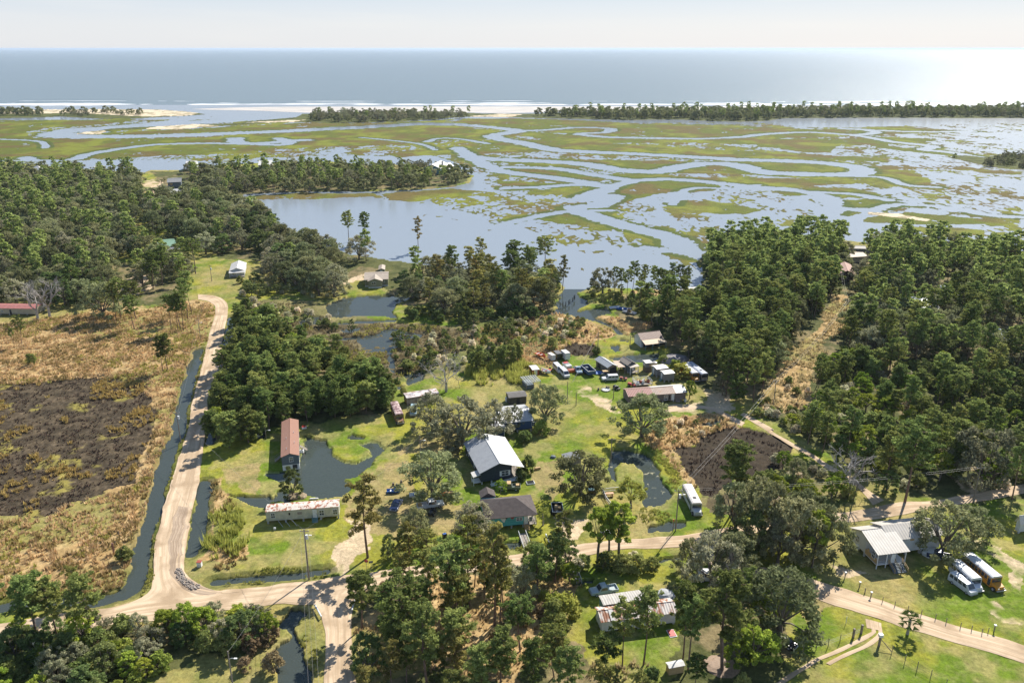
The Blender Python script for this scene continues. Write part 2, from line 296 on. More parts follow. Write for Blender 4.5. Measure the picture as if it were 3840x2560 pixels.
# ---- fresh water near the houses (display picture outlines)
ponds = [
 q(2, 1, (450, 450), (600, 400), (680, 420), (700, 490), (800, 540), (900, 560), (1020, 510), (1010, 450), (940, 400), (1050, 375), (1140, 400), (1150, 440), (1080, 510), (1040, 600), (980, 650), (900, 700), (830, 720), (860, 780), (790, 860), (600, 880), (440, 850), (420, 760), (250, 720), (140, 690), (130, 640), (260, 640), (400, 640), (430, 540)),
 q(2, 1, (150, 880), (240, 810), (340, 830), (420, 860), (300, 905), (160, 900)), q(2, 1, (0, 850), (160, 840), (170, 880), (100, 940), (0, 950)),
 q(2, 1, (480, 330), (560, 350), (640, 360), (640, 440), (520, 460), (440, 420)), q(2, 1, (810, 330), (900, 310), (1010, 330), (1000, 350), (880, 360)),
 q(2, 2, (920, 450), (1040, 450), (1180, 480), (1260, 530), (1340, 620), (1380, 700), (1440, 760), (1475, 830), (1450, 900), (1380, 950), (1300, 940), (1250, 850), (1200, 750), (1180, 650), (1130, 570), (1000, 570), (940, 650), (950, 740), (900, 700), (880, 600), (900, 520)),
 q(2, 2, (1180, 860), (1290, 860), (1330, 960), (1240, 960)), q(2, 2, (1230, 1120), (1400, 1085), (1570, 1080), (1570, 1125), (1400, 1160), (1240, 1165)), q(2, 2, (1720, 200), (1900, 180), (1880, 230), (1730, 240)), q(2, 2, (1970, 1010), (2220, 990), (2200, 1050), (2000, 1070)),
 q(1, 1, (640, 600), (700, 545), (850, 510), (1000, 492), (1260, 492), (1400, 500), (1390, 530), (1270, 560), (1240, 630), (1290, 700), (1150, 672), (1000, 680), (700, 690), (640, 650)),
 q(1, 1, (420, 700), (560, 672), (640, 700), (600, 745), (400, 762)), q(1, 1, (680, 735), (900, 722), (1100, 712), (1280, 700), (1270, 728), (1050, 738), (700, 755)),
 q(1, 1, (900, 880), (1100, 820), (1200, 770), (1380, 812), (1480, 830), (1470, 870), (1340, 880), (1330, 930), (1210, 980), (1000, 995), (940, 930)), q(1, 1, (1185, 980), (1230, 970), (1255, 1080), (1250, 1190), (1195, 1160)), q(1, 1, (650, 870), (900, 850), (1100, 830), (1080, 850), (800, 890)), q(1, 1, (760, 795), (960, 780), (960, 800), (780, 825)),
 q(1, 1, (2190, 870), (2240, 860), (2230, 890)), q(1, 1, (1320, 1200), (1480, 1160), (1500, 1240), (1350, 1290)), q(1, 1, (1230, 1290), (1320, 1300), (1310, 1330), (1240, 1330)),
 q(1, 2, (520, 655), (750, 612), (900, 590), (940, 650), (780, 690), (770, 722), (640, 690)), q(1, 2, (420, 590), (470, 480), (540, 400), (620, 350), (760, 340), (760, 420), (620, 470), (600, 490), (680, 530), (692, 590), (560, 615)),
 q(1, 2, (920, 940), (980, 930), (1010, 970), (960, 990)), q(1, 2, (900, 1040), (1090, 1020), (1330, 1000), (1350, 1040), (1290, 1090), (1100, 1080), (960, 1070)), q(1, 2, (1000, 880), (1080, 885), (1070, 900), (1000, 895)), q(1, 2, (1400, 1030), (1500, 1040), (1500, 1080), (1430, 1080)),
 q(3, 1, (240, 990), (420, 930), (460, 960), (400, 1040), (330, 1080), (380, 1180), (440, 1250), (470, 1400), (470, 1700), (250, 1700), (160, 1450), (240, 1280), (330, 1180), (280, 1100), (160, 1080)),
 q(3, 0, (1770, 1035), (1980, 1000), (2010, 1040), (1900, 1065)), q(3, 0, (200, 1200), (330, 1190), (320, 1300), (240, 1280)), q(3, 2, (1300, 490), (1560, 470), (1580, 500), (1340, 520)), q(3, 2, (560, 690), (780, 670), (770, 700), (600, 720)), q(3, 1, (1930, 700), (2100, 690), (2080, 740), (1950, 740)),
 q(2, 0, (2220, 300), (2351, 270), (2351, 340), (2240, 360)), q(2, 0, (1990, 850), (2351, 850), (2351, 960), (2200, 930)), q(3, 2, (30, 340), (130, 330), (130, 370), (40, 380)), q(3, 1, (2140, 350), (2351, 330), (2351, 365), (2150, 385))]
ditches = [(3.4, [gq(1, 0, *p, 0) for p in ((1745, 980), (1710, 1120), (1660, 1280), (1620, 1450))] + [gq(2, 0, *p, 0) for p in ((1600, 90), (1570, 300), (1500, 450), (1440, 650), (1400, 800), (1370, 950), (1320, 1080), (1275, 1250), (1245, 1400))] + [gq(3, 0, *p, 0) for p in ((1240, 560), (1180, 720), (1100, 790))]),
           (2.6, [gq(3, 0, *p, 0) for p in ((1100, 795), (960, 830), (800, 865), (600, 850), (400, 870), (150, 880), (0, 910), (-300, 960))]),
           (2.6, [gq(1, 0, *p, 0) for p in ((2040, 690), (1985, 1000), (1990, 1130), (1940, 1300), (1930, 1420))] + [gq(2, 0, *p, 0) for p in ((1900, 150), (1850, 380))]),
           (3.2, [gq(2, 0, *p, 0) for p in ((1800, 740), (1790, 900), (1770, 1050), (1740, 1200), (1690, 1350))]),
           (1.8, [gq(3, 0, *p, 0) for p in ((1900, 690), (2000, 680), (2351, 650))] + [gq(3, 1, *p, 0) for p in ((300, 640), (640, 590))]),
           (1.5, [gq(1, 2, *p, 0) for p in ((0, 690), (200, 690), (430, 640), (560, 610))]), (1.5, [gq(1, 2, *p, 0) for p in ((770, 700), (930, 770), (1000, 830))])]
sand_beach = [[(-900, 256), (140, 252), (270, 250), (420, 255), (470, 260), (430, 266), (350, 269), (290, 267), (180, 260), (100, 262), (-900, 266)], [(182, 309), (200, 304), (250, 301), (235, 309)], [(330, 297), (360, 290), (460, 286), (500, 290), (400, 297)], [(560, 283), (700, 276), (690, 281)], [(1080, 268), (1160, 262), (1200, 264), (1180, 270)]]
# ---- ground cover outlines
burned = [q(2, 2, (1500, 440), (1600, 420), (1700, 390), (1800, 290), (1920, 255), (2080, 260), (2200, 300), (2430, 380), (2500, 500), (2460, 620), (2250, 620), (2130, 680), (2000, 780), (1860, 860), (1750, 860), (1690, 750), (1560, 590)),
          q(1, 0, (-900, 1265), (0, 1275), (420, 1265), (500, 1240), (900, 1215), (1240, 1235), (1300, 1290), (1240, 1340), (1380, 1430), (1400, 1540), (1350, 1690), (1300, 1900), (1260, 2050), (1200, 2180), (1000, 2210), (800, 2270), (560, 2330), (480, 2430), (250, 2450), (-900, 2500)),
          q(1, 2, (500, 935), (620, 910), (780, 930), (800, 980), (740, 1020), (600, 1030), (520, 990))]
dry = [q(1, 0, (-900, 850), (300, 700), (700, 640), (1300, 620), (1700, 540), (1880, 560), (1900, 660), (1780, 950), (1700, 1150), (1600, 1500), (1500, 1800), (1380, 2300), (1240, 2900), (1150, 3100), (800, 3160), (-900, 3200)),
       q(1, 2, (0, 700), (450, 640), (700, 720), (960, 800), (960, 850), (800, 900), (700, 930), (200, 960), (-400, 900)), q(1, 2, (760, 690), (900, 680), (1290, 740), (1280, 790), (1050, 840), (930, 760)), q(1, 2, (0, 960), (480, 930), (800, 950), (760, 1010), (300, 1010), (0, 1060)),
       q(1, 3, (680, 500), (780, 500), (820, 650), (800, 800), (600, 900), (520, 1100), (470, 1350), (400, 1500), (0, 1560), (120, 1250), (260, 1000), (520, 800)), q(1, 1, (2070, 1010), (2351, 990), (2700, 1050), (2600, 1100), (2200, 1120)),
       q(2, 2, (1300, 200), (1500, 160), (1900, 120), (2060, 200), (2000, 260), (1800, 280), (1700, 390), (1500, 440), (1560, 590), (1700, 760), (1660, 800), (1540, 700), (1300, 420), (1200, 380)),
       q(2, 0, (1800, 700), (1960, 680), (2000, 850), (1900, 1000), (1850, 1250), (1720, 1400), (2000, 1500), (2200, 1400), (2200, 1300), (1850, 1300), (1820, 1050)), q(3, 1, (1500, 620), (2351, 700), (2351, 1560), (1500, 1500), (1000, 1560), (900, 1100)), q(3, 2, (0, 600), (700, 700), (500, 880), (250, 900), (500, 1300), (0, 1560)),
       q(1, 0, (0, 560), (900, 560), (1300, 600), (0, 800)), q(1, 1, (1900, 250), (2351, 250), (2351, 480), (2200, 440)), q(1, 2, (0, 280), (300, 260), (420, 420), (300, 600), (0, 400)), q(1, 2, (1100, 450), (1800, 450), (1800, 620), (1200, 600))]
scrubland = [[(560, 690), (760, 690), (830, 730), (900, 760), (1290, 722), (1330, 770), (1160, 850), (1060, 860), (900, 880), (700, 790), (600, 760)], q(2, 2, (1720, 860), (2400, 640), (2600, 1000), (1800, 980)), q(2, 3, (0, 560), (280, 480), (900, 860), (760, 960), (0, 980))]
darkmarsh = [[(560, 740), (700, 740), (960, 745), (1100, 760), (1060, 800), (900, 880), (840, 860), (720, 790)], q(2, 2, (1800, 850), (2400, 820), (2700, 900), (2351, 1060), (1800, 1020))]
sand_paths = [q(2, 1, (730, 1320), (800, 1180), (880, 1050), (1000, 1120), (980, 1320), (860, 1480), (760, 1560), (640, 1560), (720, 1440)), q(2, 2, (420, 1100), (480, 1000), (600, 1050), (700, 1100), (640, 1200), (480, 1280)), q(1, 2, (620, 1330), (700, 1290), (760, 1380), (900, 1440), (1000, 1490), (980, 1540), (800, 1480), (660, 1400)),
              q(2, 2, (680, 0), (860, 0), (1000, 90), (960, 110), (760, 60)), q(3, 3, (1880, 330), (2020, 330), (2200, 450), (2351, 560), (2351, 760), (2250, 700), (2180, 560), (2050, 450)), q(3, 3, (1960, 830), (2080, 850), (2351, 1010), (2351, 1090), (2150, 1050), (2020, 930)), q(1, 1, (620, 380), (800, 360), (980, 300), (960, 360), (760, 420), (640, 440)), q(1, 3, (2200, 780), (2400, 760), (2500, 850), (2351, 870), (2250, 830)),
              q(1, 2, (1370, 470), (1700, 500), (1700, 600), (1400, 570)), q(2, 3, (1650, 700), (2351, 720), (2351, 900), (1900, 860)), q(3, 3, (600, 480), (860, 590), (1040, 630), (690, 700)), q(1, 2, (1680, 1320), (1900, 1360), (2050, 1500), (2000, 1540), (1700, 1420)), q(1, 2, (1400, 1480), (1700, 1430), (2050, 1500), (1900, 1540), (1400, 1530)), q(1, 0, (1020, 380), (1300, 300), (1420, 400), (1100, 520), (1000, 520)), q(0, 0, (1270, 900), (1350, 880), (1400, 910), (1300, 1060))]
yard_dry = [q(2, 1, (820, 900), (1200, 560), (1400, 560), (1400, 900), (1750, 900), (1900, 1050), (1750, 1150), (1300, 1250), (1000, 1200), (850, 1100)), q(2, 1, (1700, 250), (1900, 250), (1850, 500), (1300, 480)), q(2, 2, (250, 560), (460, 560), (480, 900), (400, 900), (260, 800)), q(2, 0, (1960, 620), (2351, 600), (2351, 820), (2100, 800)), q(3, 3, (560, 700), (760, 900), (500, 1050), (300, 800))]
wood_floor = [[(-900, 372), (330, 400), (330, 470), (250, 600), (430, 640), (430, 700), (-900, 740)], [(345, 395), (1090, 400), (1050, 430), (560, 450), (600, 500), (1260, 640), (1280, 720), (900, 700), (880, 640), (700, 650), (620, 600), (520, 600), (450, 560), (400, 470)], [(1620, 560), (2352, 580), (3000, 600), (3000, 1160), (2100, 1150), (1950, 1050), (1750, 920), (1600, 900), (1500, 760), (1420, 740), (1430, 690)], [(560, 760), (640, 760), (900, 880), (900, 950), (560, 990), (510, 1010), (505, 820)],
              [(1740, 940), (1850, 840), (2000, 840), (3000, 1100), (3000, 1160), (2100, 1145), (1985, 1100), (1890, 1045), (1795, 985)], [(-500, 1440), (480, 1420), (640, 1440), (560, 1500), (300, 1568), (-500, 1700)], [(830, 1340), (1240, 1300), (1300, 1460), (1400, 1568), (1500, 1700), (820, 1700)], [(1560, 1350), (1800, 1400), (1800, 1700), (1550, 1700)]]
seabed = [(-3000, 240), (5000, 240), (5000, 2600), (-3000, 2600)]

def terrain():
    nx, ny = 1240, 900
    xs = np.linspace(-420, 2352 + 420, nx)                       # mesh density falls with distance
    ys = np.concatenate([np.linspace(1760, 560, 520), np.linspace(558.5, 238.5, ny - 520)])
    DX, DY = np.meshgrid(xs, ys)
    x, v = DX * DS - 1920, DY * DS - 1280; den = FPX * SP + CP * v
    X = x * CAMH / den; Y = (FPX * CP - SP * v) * CAMH / den
    sc = FPX / (Y * CP + CAMH * SP) / DS                         # picture px per metre
    sy = sc * CAMH / np.hypot(Y, CAMH)
    nA = fbm(X, Y, 6, 4, 1) - .5; nB = fbm(X, Y, 6, 4, 5) - .5; nC = fbm(X, Y, 40, 4, 9) - .5; nF = fbm(X, Y, 1.6, 3, 12) - .5
    wx = DX + nA * sc * 3.5; wy = DY + nB * sy * 3.5
    far = np.clip((Y - 260) / 300, 0, 1)
    wxf = DX + (nA * 6 + nC * 20) * sc * far; wyf = DY + (nB * 8 + nC * 16) * sy * far
    land = inpoly(mainland, wx, wy)
    # marsh field: > 0 is grass, < 0 is water
    nM = fbm(X, Y * .8, 30, 5, 21) - .5; nS = fbm(X, Y * .6, 7, 4, 33) - .5; nT = vn(X / 1.7, Y / 3.4, 3) - .5
    f = np.full(X.shape, -.42)
    for p in sparse: f[inpoly(p, wxf, wyf)] = -.10
    g = np.zeros(X.shape, bool)
    for p in green: g |= inpoly(p, wxf, wyf)
    core = inpoly([(700, 275), (1700, 285), (2050, 300), (2080, 350), (2120, 420), (1950, 440), (1650, 420), (1500, 440), (1340, 450), (1150, 440), (1090, 390), (1000, 355), (500, 365), (0, 372), (-400, 372), (-400, 280), (0, 276)], wxf, wyf); f[core] = .06
    f[g] = .50
    f = f + nM * .85 + nS * 1.0 + nT * .55
    bay = inpoly([(540, 455), (700, 450), (1000, 470), (1200, 520), (1330, 580), (1600, 600), (1620, 660), (1300, 670), (700, 600), (540, 480)], DX, DY); f[bay] -= .22
    # pans and drains inside the green
    f[g] = np.maximum(f[g], -.3)
    cdist = np.full(X.shape, 1e6)
    for w, pts in creeks: cdist = np.minimum(cdist, dline(smooth_line(pts, 5), X, Y, 90) - w / 2 * (1 + nA * .9))
    f = np.where((cdist > 0) & (cdist < 9), np.maximum(f, f + .22), f)       # levees carry more grass
    f = np.where(cdist < 0, -1, f)
    shore = inpoly(islet, wx, wy) | inpoly(bar_left, wx, wy) | inpoly(bar_sand2, wx, wy) | inpoly(bar_mid, wx, wy)
    f = np.where(DY < 258, -1, f)
    z = np.where(f > 0, np.clip(f * .5, .03, .16), np.clip(f, -.5, -.06))
    z = np.where(shore, .5 + nC, z)
    z = np.where(land, LAND, z)
    # ---- colours (albedo) ----
    def C(a): return np.array(a, np.float32)
    col = np.zeros(X.shape + (3,), np.float32)
    def mixto(mask, c, a=1.0):
        a = np.clip(mask * a, 0, 1)[..., None]; col[:] = col * (1 - a) + C(c) * a
    n1 = fbm(X, Y, 9, 4, 41); n2 = fbm(X, Y, 2.2, 3, 47); n3 = fbm(X, Y, 26, 3, 53); n4 = fbm(X, Y, .9, 2, 59)
    S = lambda a, lo, hi: np.clip((a - lo) / (hi - lo), 0, 1)
    # marsh
    col[:] = C((.12, .10, .07))                                                  # mud under water
    mixto(f > 0, (.105, .125, .020)); mixto((f > 0) * S(nM, -.02, .12), (.175, .190, .028), .9); mixto((f > 0) * S(n3, .5, .68), (.125, .090, .034), .85)
    mixto((f > 0) * S(nS, .0, .2), (.10, .085, .030), .45); mixto((f > 0) * ((cdist > 0) & (cdist < 5)), (.055, .085, .022), .75); mixto((f > 0) & (f < .07), (.07, .065, .03), .6)
    mixto(shore, (.10, .11, .035)); mixto(shore * S(n1, .5, .6), (.05, .06, .025), .7)
    sb = np.zeros(X.shape, bool)
    for p in sand_beach: sb |= inpoly(p, wxf, wyf)
    sb |= inpoly(sandy_isle, wx, wy); z = np.where(sb & ~land, np.maximum(z, .35), z); mixto(sb, (.60, .50, .36)); mixto(sb * S(n1, .54, .6), (.22, .19, .10), .8)
    # lawn
    mixto(land, (.125, .185, .018)); mixto(land * S(n1, .42, .60), (.265, .255, .036), .95); mixto(land * S(n3, .46, .62), (.33, .25, .11), .6); mixto(land * S(fbm(X, Y, 5, 3, 71), .5, .66), (.34, .27, .12), .6); mixto(land * S(n2, .5, .75), (.10, .135, .025), .5); mixto(land * S(n4, .5, .9), (.25, .25, .09), .45)
    def zone(polys, amp=1.0, soft=None):
        m = np.zeros(X.shape, bool)
        for p in polys: m |= inpoly(p, DX + nA * sc * 5 * amp + nF * sc * 1.6, DY + nB * sy * 5 * amp + nF * sy * 1.6)
        return m & land
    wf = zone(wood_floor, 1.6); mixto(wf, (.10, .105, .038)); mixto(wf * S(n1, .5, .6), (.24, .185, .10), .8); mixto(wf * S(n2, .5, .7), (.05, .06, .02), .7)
    yd = zone(yard_dry, 1.6); mixto(yd, (.34, .25, .125), .75); mixto(yd * S(n2, .48, .66), (.20, .20, .06), .6)
    dr = zone(dry); mixto(dr, (.38, .255, .115)); mixto(dr * S(n1, .60, .70), (.22, .18, .06), .6); mixto(dr * S(n2, .48, .62), (.50, .36, .185), .7); mixto(dr * S(n4, .58, .8), (.13, .095, .045), .7); mixto(dr * S(n3, .60, .66), (.18, .20, .045), .6)
    sl_ = zone(scrubland, 1.5); mixto(sl_, (.15, .14, .055)); mixto(sl_ * S(n2, .45, .6), (.26, .22, .10), .7); mixto(sl_ * S(n1, .5, .62), (.12, .15, .035), .7); mixto(sl_ * S(n4, .6, .8), (.07, .06, .03), .6)
    dm = zone(darkmarsh); mixto(dm, (.10, .08, .045)); mixto(dm * S(n2, .5, .6), (.20, .17, .09), .7)
    bu = zone(burned, 1.5); mixto(bu, (.058, .045, .030)); mixto(bu * S(n2, .5, .68), (.10, .076, .048), .8); mixto(bu * S(n4, .56, .8), (.17, .13, .085), .55); mixto(bu * S(n1, .64, .69) * S(n2, .4, .6) * (X < 0), (.27, .23, .06), .9); mixto(bu * (X > 0), (.035, .027, .02), .6)
    sp = zone(sand_paths, 1.3); mixto(sp * S(n1 + n2 * .4, .48, .66), (.56, .43, .29), .9)
    z = np.where(land, LAND - .035 + .06 * (n2 - .5) * 2, z)
    z = np.where(bu, LAND - .35 + .25 * S(n2, .4, .9), z); z = np.where(dm, LAND - .3 + .3 * n2, z)
    # ponds
    pd = np.zeros(X.shape, bool)
    for p in ponds: pd |= inpoly(p, DX + nA * sc * 3.0 + nF * sc * 1.2, DY + nB * sy * 3.0 + nF * sy * 1.2)
    dd = np.full(X.shape, 1e6)
    for w, pts in ditches: dd = np.minimum(dd, dline(smooth_line(pts, 5), X, Y, 12) - w / 2 * (1 + nA * 1.2 + nF * .5))
    bank = (dd < 1.6) & (dd > 0) & land & (Y < 420); mixto(bank, (.10, .105, .03), .6)
    z = np.where(bank, np.minimum(z, .12 + .27 * dd), z)
    pd |= dd < 0
    marshy = inpoly([(560, 745), (1320, 745), (1420, 760), (1100, 860), (900, 880), (640, 800)], DX, DY)
    lily = inpoly(ponds[5], DX, DY) | inpoly(ponds[6], DX, DY)
    keep = pd & ~(marshy & (n2 > .60)) & ~(lily & (n4 > .70) & (n2 > .45))
    flooded = inpoly(ponds[0], wx, wy)
    z = np.where(keep, -.28 - .2 * n2, z); z = np.where(pd & ~keep, .04, z); mixto(pd & ~keep & marshy, (.12, .095, .045)); mixto(lily & pd & ~keep, (.30, .28, .19)); mixto(keep & ~flooded, (.06, .055, .035), .85)
    z = np.where(keep & flooded, -.06, z); mixto(keep & flooded, (.25, .28, .11), .95); mixto((keep & flooded) * S(n2, .45, .6), (.36, .33, .15), .5)
    z = np.where(DY < 262, np.where(shore, z, -.6), z)
    idx = np.arange(nx * ny).reshape(ny, nx)
    F = np.stack([idx[:-1, :-1], idx[:-1, 1:], idx[1:, 1:], idx[1:, :-1]], -1).reshape(-1, 4)
    V = np.stack([X, Y, z], -1).reshape(-1, 3)
    m, t, b = _nt('ground_cover')
    at = N(t, 'ShaderNodeAttribute', attribute_name='cover'); n = noise(t, 1.3, 6, None, .75); n_ = noise(t, .18, 4)
    c = mixc(t, 1.0, at.outputs['Color'], mixc(t, ramp(t, n, .3, .7), (.62, .62, .62), (1.38, 1.38, 1.38)), 'MULTIPLY')
    c = mixc(t, 1.0, c, mixc(t, ramp(t, n_, .3, .7), (.85, .87, .85), (1.15, 1.12, 1.1)), 'MULTIPLY')
    t.links.new(c, b.inputs['Base Color']); b.inputs['Roughness'].default_value = .95; b.inputs['Specular IOR Level'].default_value = .08
    bp = N(t, 'ShaderNodeBump'); bp.inputs['Strength'].default_value = .8; bp.inputs['Distance'].default_value = .22; t.links.new(n, bp.inputs['Height']); t.links.new(bp.outputs[0], b.inputs['Normal'])
    me = npmesh('ground', V, F, m)
    ca = me.color_attributes.new('cover', 'FLOAT_COLOR', 'POINT')
    rgba = np.ones((nx * ny, 4), np.float32); rgba[:, :3] = col.reshape(-1, 3); ca.data.foreach_set('color', rgba.ravel())
    me.polygons.foreach_set('use_smooth', [True] * len(me.polygons))
    o = bpy.data.objects.new('ground', me); COL.objects.link(o); tag(o, 'flat coastal ground of lawn, dry meadow, burnt marsh and green tidal marsh', 'ground', kind='structure')
terrain()
# ---- water
def water_mat(name, deep, rough, clear, bscale, bdist, bstr, stretch, refl=1.0):
    m, t, b = _nt(name); t.nodes.remove(b); out = t.nodes['Material Output']; tc = N(t, 'ShaderNodeTexCoord')
    mp = N(t, 'ShaderNodeMapping'); mp.inputs['Scale'].default_value = stretch; t.links.new(tc.outputs['Object'], mp.inputs[0])
    n1 = noise(t, bscale, 8, mp.outputs[0], .68); bp = N(t, 'ShaderNodeBump'); bp.inputs['Strength'].default_value = bstr; bp.inputs['Distance'].default_value = bdist
    t.links.new(n1, bp.inputs['Height'])
    mur = N(t, 'ShaderNodeBsdfDiffuse'); mur.inputs[0].default_value = (*deep, 1)
    tr = N(t, 'ShaderNodeBsdfTransparent'); tr.inputs[0].default_value = (.75, .8, .72, 1)
    a = N(t, 'ShaderNodeMixShader'); a.inputs[0].default_value = clear; t.links.new(mur.outputs[0], a.inputs[1]); t.links.new(tr.outputs[0], a.inputs[2])
    gl = N(t, 'ShaderNodeBsdfGlossy'); gl.inputs['Roughness'].default_value = rough; t.links.new(bp.outputs[0], gl.inputs['Normal'])
    fr = N(t, 'ShaderNodeFresnel'); fr.inputs[0].default_value = 1.33; t.links.new(bp.outputs[0], fr.inputs['Normal'])
    mx = N(t, 'ShaderNodeMixShader'); fm_ = N(t, 'ShaderNodeMath', operation='MULTIPLY'); t.links.new(fr.outputs[0], fm_.inputs[0]); fm_.inputs[1].default_value = refl; t.links.new(fm_.outputs[0], mx.inputs[0]); t.links.new(a.outputs[0], mx.inputs[1]); t.links.new(gl.outputs[0], mx.inputs[2])
    t.links.new(mx.outputs[0], out.inputs[0]); return m
SEAY = 1560.0; BAYY = G(1300, 664, 0).y
wm = MB().add([(-2500, 30, 0), (2500, 30, 0), (2500, BAYY, 0), (-2500, BAYY, 0)], [(0, 1, 2, 3)]).build('pond_water', water_mat('pond_water', (.135, .165, .15), .05, .62, .5, .03, .3, (1, 1.6, 1)))
tag(wm, 'still water lying in the ponds, ditches and flooded lawns near the houses', 'water', kind='structure')
wm = MB().add([(-2500, BAYY, 0), (2500, BAYY, 0), (2500, SEAY, 0), (-2500, SEAY, 0)], [(0, 1, 2, 3)]).build('bay_water', water_mat('bay_water', (.28, .32, .36), .16, .10, .4, .06, .45, (1, 1.6, 1)))
tag(wm, 'pale tidal water filling the creeks and the shallow bay', 'water', kind='structure')
sm = MB().add([(-120000, SEAY, 0), (120000, SEAY, 0), (120000, 160000, 0), (-120000, 160000, 0)], [(0, 1, 2, 3)]).build('sea', water_mat('sea_water', (.15, .20, .225), .195, .0, .06, 3.0, 1.0, (.4, 1.3, 1), .62))
tag(sm, 'wide grey blue open ocean reaching the horizon', 'sea', kind='structure')
# ---- breaking waves and wet sand along the beach
def surf():
    v = []; f = []; m = pm('foam', (.85, .86, .86), (.7, .72, .73), .05, .5)
    xs = np.linspace(-1700, 2000, 1500)
    for (yy, amp, w0, s) in ((1572, 10, 34, 1), (1612, 16, 16, 2), (1665, 24, 9, 3)):
        for i in range(len(xs) - 1):
            x = xs[i]; w = w0 * (fbm(np.array([x]), np.array([yy]), 90, 4, s)[0] - (.30 if s == 1 else .5)) * 5
            y = yy + amp * (fbm(np.array([x]), np.array([3.]), 380, 3, s + 5)[0] - .5) * 2
            if w <= .3: continue
            k = len(v); v += [(x, y - w / 2, .12), (xs[i + 1], y - w / 2, .12), (xs[i + 1], y + w / 2, .3), (x, y + w / 2, .3), (x, y + w / 2 + 1, .02), (xs[i + 1], y + w / 2 + 1, .02)]
            f += [(k, k + 1, k + 2, k + 3), (k + 3, k + 2, k + 5, k + 4)]
    o = MB().add(v, f).build('surf', m); tag(o, 'white line of foaming breakers along the beach', 'surf', kind='stuff')
surf()
def sandbar(name, pts, label, c=(.66, .58, .48), z=.05):
    P_ = [G(x, y, 0) for x, y in pts]; b = MB(); n = len(P_)
    P_ = [Vector((p.x, p.y, z)) for p in smooth_line(P_ + [P_[0]], 5)[:-1]]
    b.add(P_, [tuple(range(len(P_)))]); o = b.build(name, pm('wet_sand', c, tuple(k * .8 for k in c), .03, .35)); tag(o, label, 'sandbar', kind='structure')
sandbar('beach', [(440, 251), (560, 247), (700, 245.5), (1000, 245), (1400, 245), (1900, 245), (1900, 250), (1500, 254), (1300, 257), (1150, 260), (1050, 258), (900, 256.5), (780, 258.5), (700, 259), (600, 255), (500, 253)], 'wet tidal sand flat between the surf and the barrier island trees')
# ================================================================ DIRT ROADS (ribbons with wheel tracks)
def road_mat(name, c, c2, tracks):
    m, t, b = _nt(name); uv = N(t, 'ShaderNodeUVMap'); mp = N(t, 'ShaderNodeMapping'); mp.inputs['Scale'].default_value = (tracks, .035, 1); t.links.new(uv.outputs[0], mp.inputs[0])
    n1 = noise(t, 1, 4, mp.outputs[0], .6); n2 = noise(t, .16, 4); n3 = noise(t, 1.4, 5, None, .7)
    col = mixc(t, ramp(t, n1, .42, .62), c, c2); col = mixc(t, ramp(t, n2, .46, .66), col, tuple(v * .9 for v in c2))
    col = mixc(t, 1.0, col, mixc(t, n3, (.9, .9, .9), (1.1, 1.1, 1.1)), 'MULTIPLY')
    t.links.new(col, b.inputs['Base Color']); b.inputs['Roughness'].default_value = .95; b.inputs['Specular IOR Level'].default_value = .1
    bp = N(t, 'ShaderNodeBump'); bp.inputs['Strength'].default_value = .5; bp.inputs['Distance'].default_value = .12; t.links.new(n1, bp.inputs['Height']); t.links.new(bp.outputs[0], b.inputs['Normal'])
    return m
SAND = road_mat('sand_track', (.62, .475, .325), (.42, .305, .195), 7); SAND2 = road_mat('rutted_sand', (.45, .345, .25), (.28, .205, .14), 12)
ROADPOLY = []
def resample(pts, n):
    pts = smooth_line(pts, 8); L = [0]
    for a, b in zip(pts[:-1], pts[1:]): L.append(L[-1] + (b - a).length)
    out = []; k = 0
    for i in range(n):
        s = L[-1] * i / (n - 1)
        while k < len(L) - 2 and L[k + 1] < s: k += 1
        out.append(pts[k].lerp(pts[k + 1], min(1, (s - L[k]) / max(1e-6, L[k + 1] - L[k]))))
    return out, L[-1]
def ribbon(name, left, right, z, m, label, wob=.45, cols=10):
    A = [G(*p) for p in left]; B = [G(*p) for p in right]
    _, la = resample(A, 9); n = max(8, int(la / 1.2)); a, _ = resample(A, n); b, _ = resample(B, n)
    v = []; f = []; uv = []
    for i in range(n):
        w = (b[i] - a[i]); W_ = w.length; d = w / max(W_, .01)
        ja = (fbm(np.array([a[i].x]), np.array([a[i].y]), 4, 3, 3)[0] - .5) * 2 * wob; jb = (fbm(np.array([b[i].x]), np.array([b[i].y]), 4, 3, 4)[0] - .5) * 2 * wob
        pa = a[i] + d * ja; pb = b[i] + d * jb
        for k in range(cols + 1):
            t = k / cols; p = pa.lerp(pb, t); e = min(t, 1 - t)
            v.append((p.x, p.y, z - (.05 if e == 0 else 0) + (.02 * math.sin(t * 17) if e > 0 else 0))); uv.append((t, i * la / n))
    for i in range(n - 1):
        for k in range(cols): j = i * (cols + 1) + k; f.append((j, j + 1, j + cols + 2, j + cols + 1))
    me = npmesh(name, v, f, m); ul = me.uv_layers.new(name='UVMap'); lv = np.zeros(len(me.loops), np.int32); me.loops.foreach_get('vertex_index', lv)
    ul.data.foreach_set('uv', np.array(uv, np.float32)[lv].ravel()); me.flip_normals() if me.polygons[0].normal.z < 0 else None
    o = bpy.data.objects.new(name, me); COL.objects.link(o); tag(o, label, 'road', kind='structure')
    ROADPOLY.append(left + right[::-1]); return o
A_left = [(455, 687), (478, 692), (494, 703), (494, 722)] + q(1, 0, (1880, 700), (1840, 850), (1800, 1020), (1760, 1180), (1710, 1360)) + q(2, 0, (1690, 30), (1660, 250), (1600, 430), (1530, 650), (1470, 850), (1430, 1020), (1380, 1200), (1355, 1400)) + q(3, 0, (1355, 560), (1365, 700), (1300, 830))
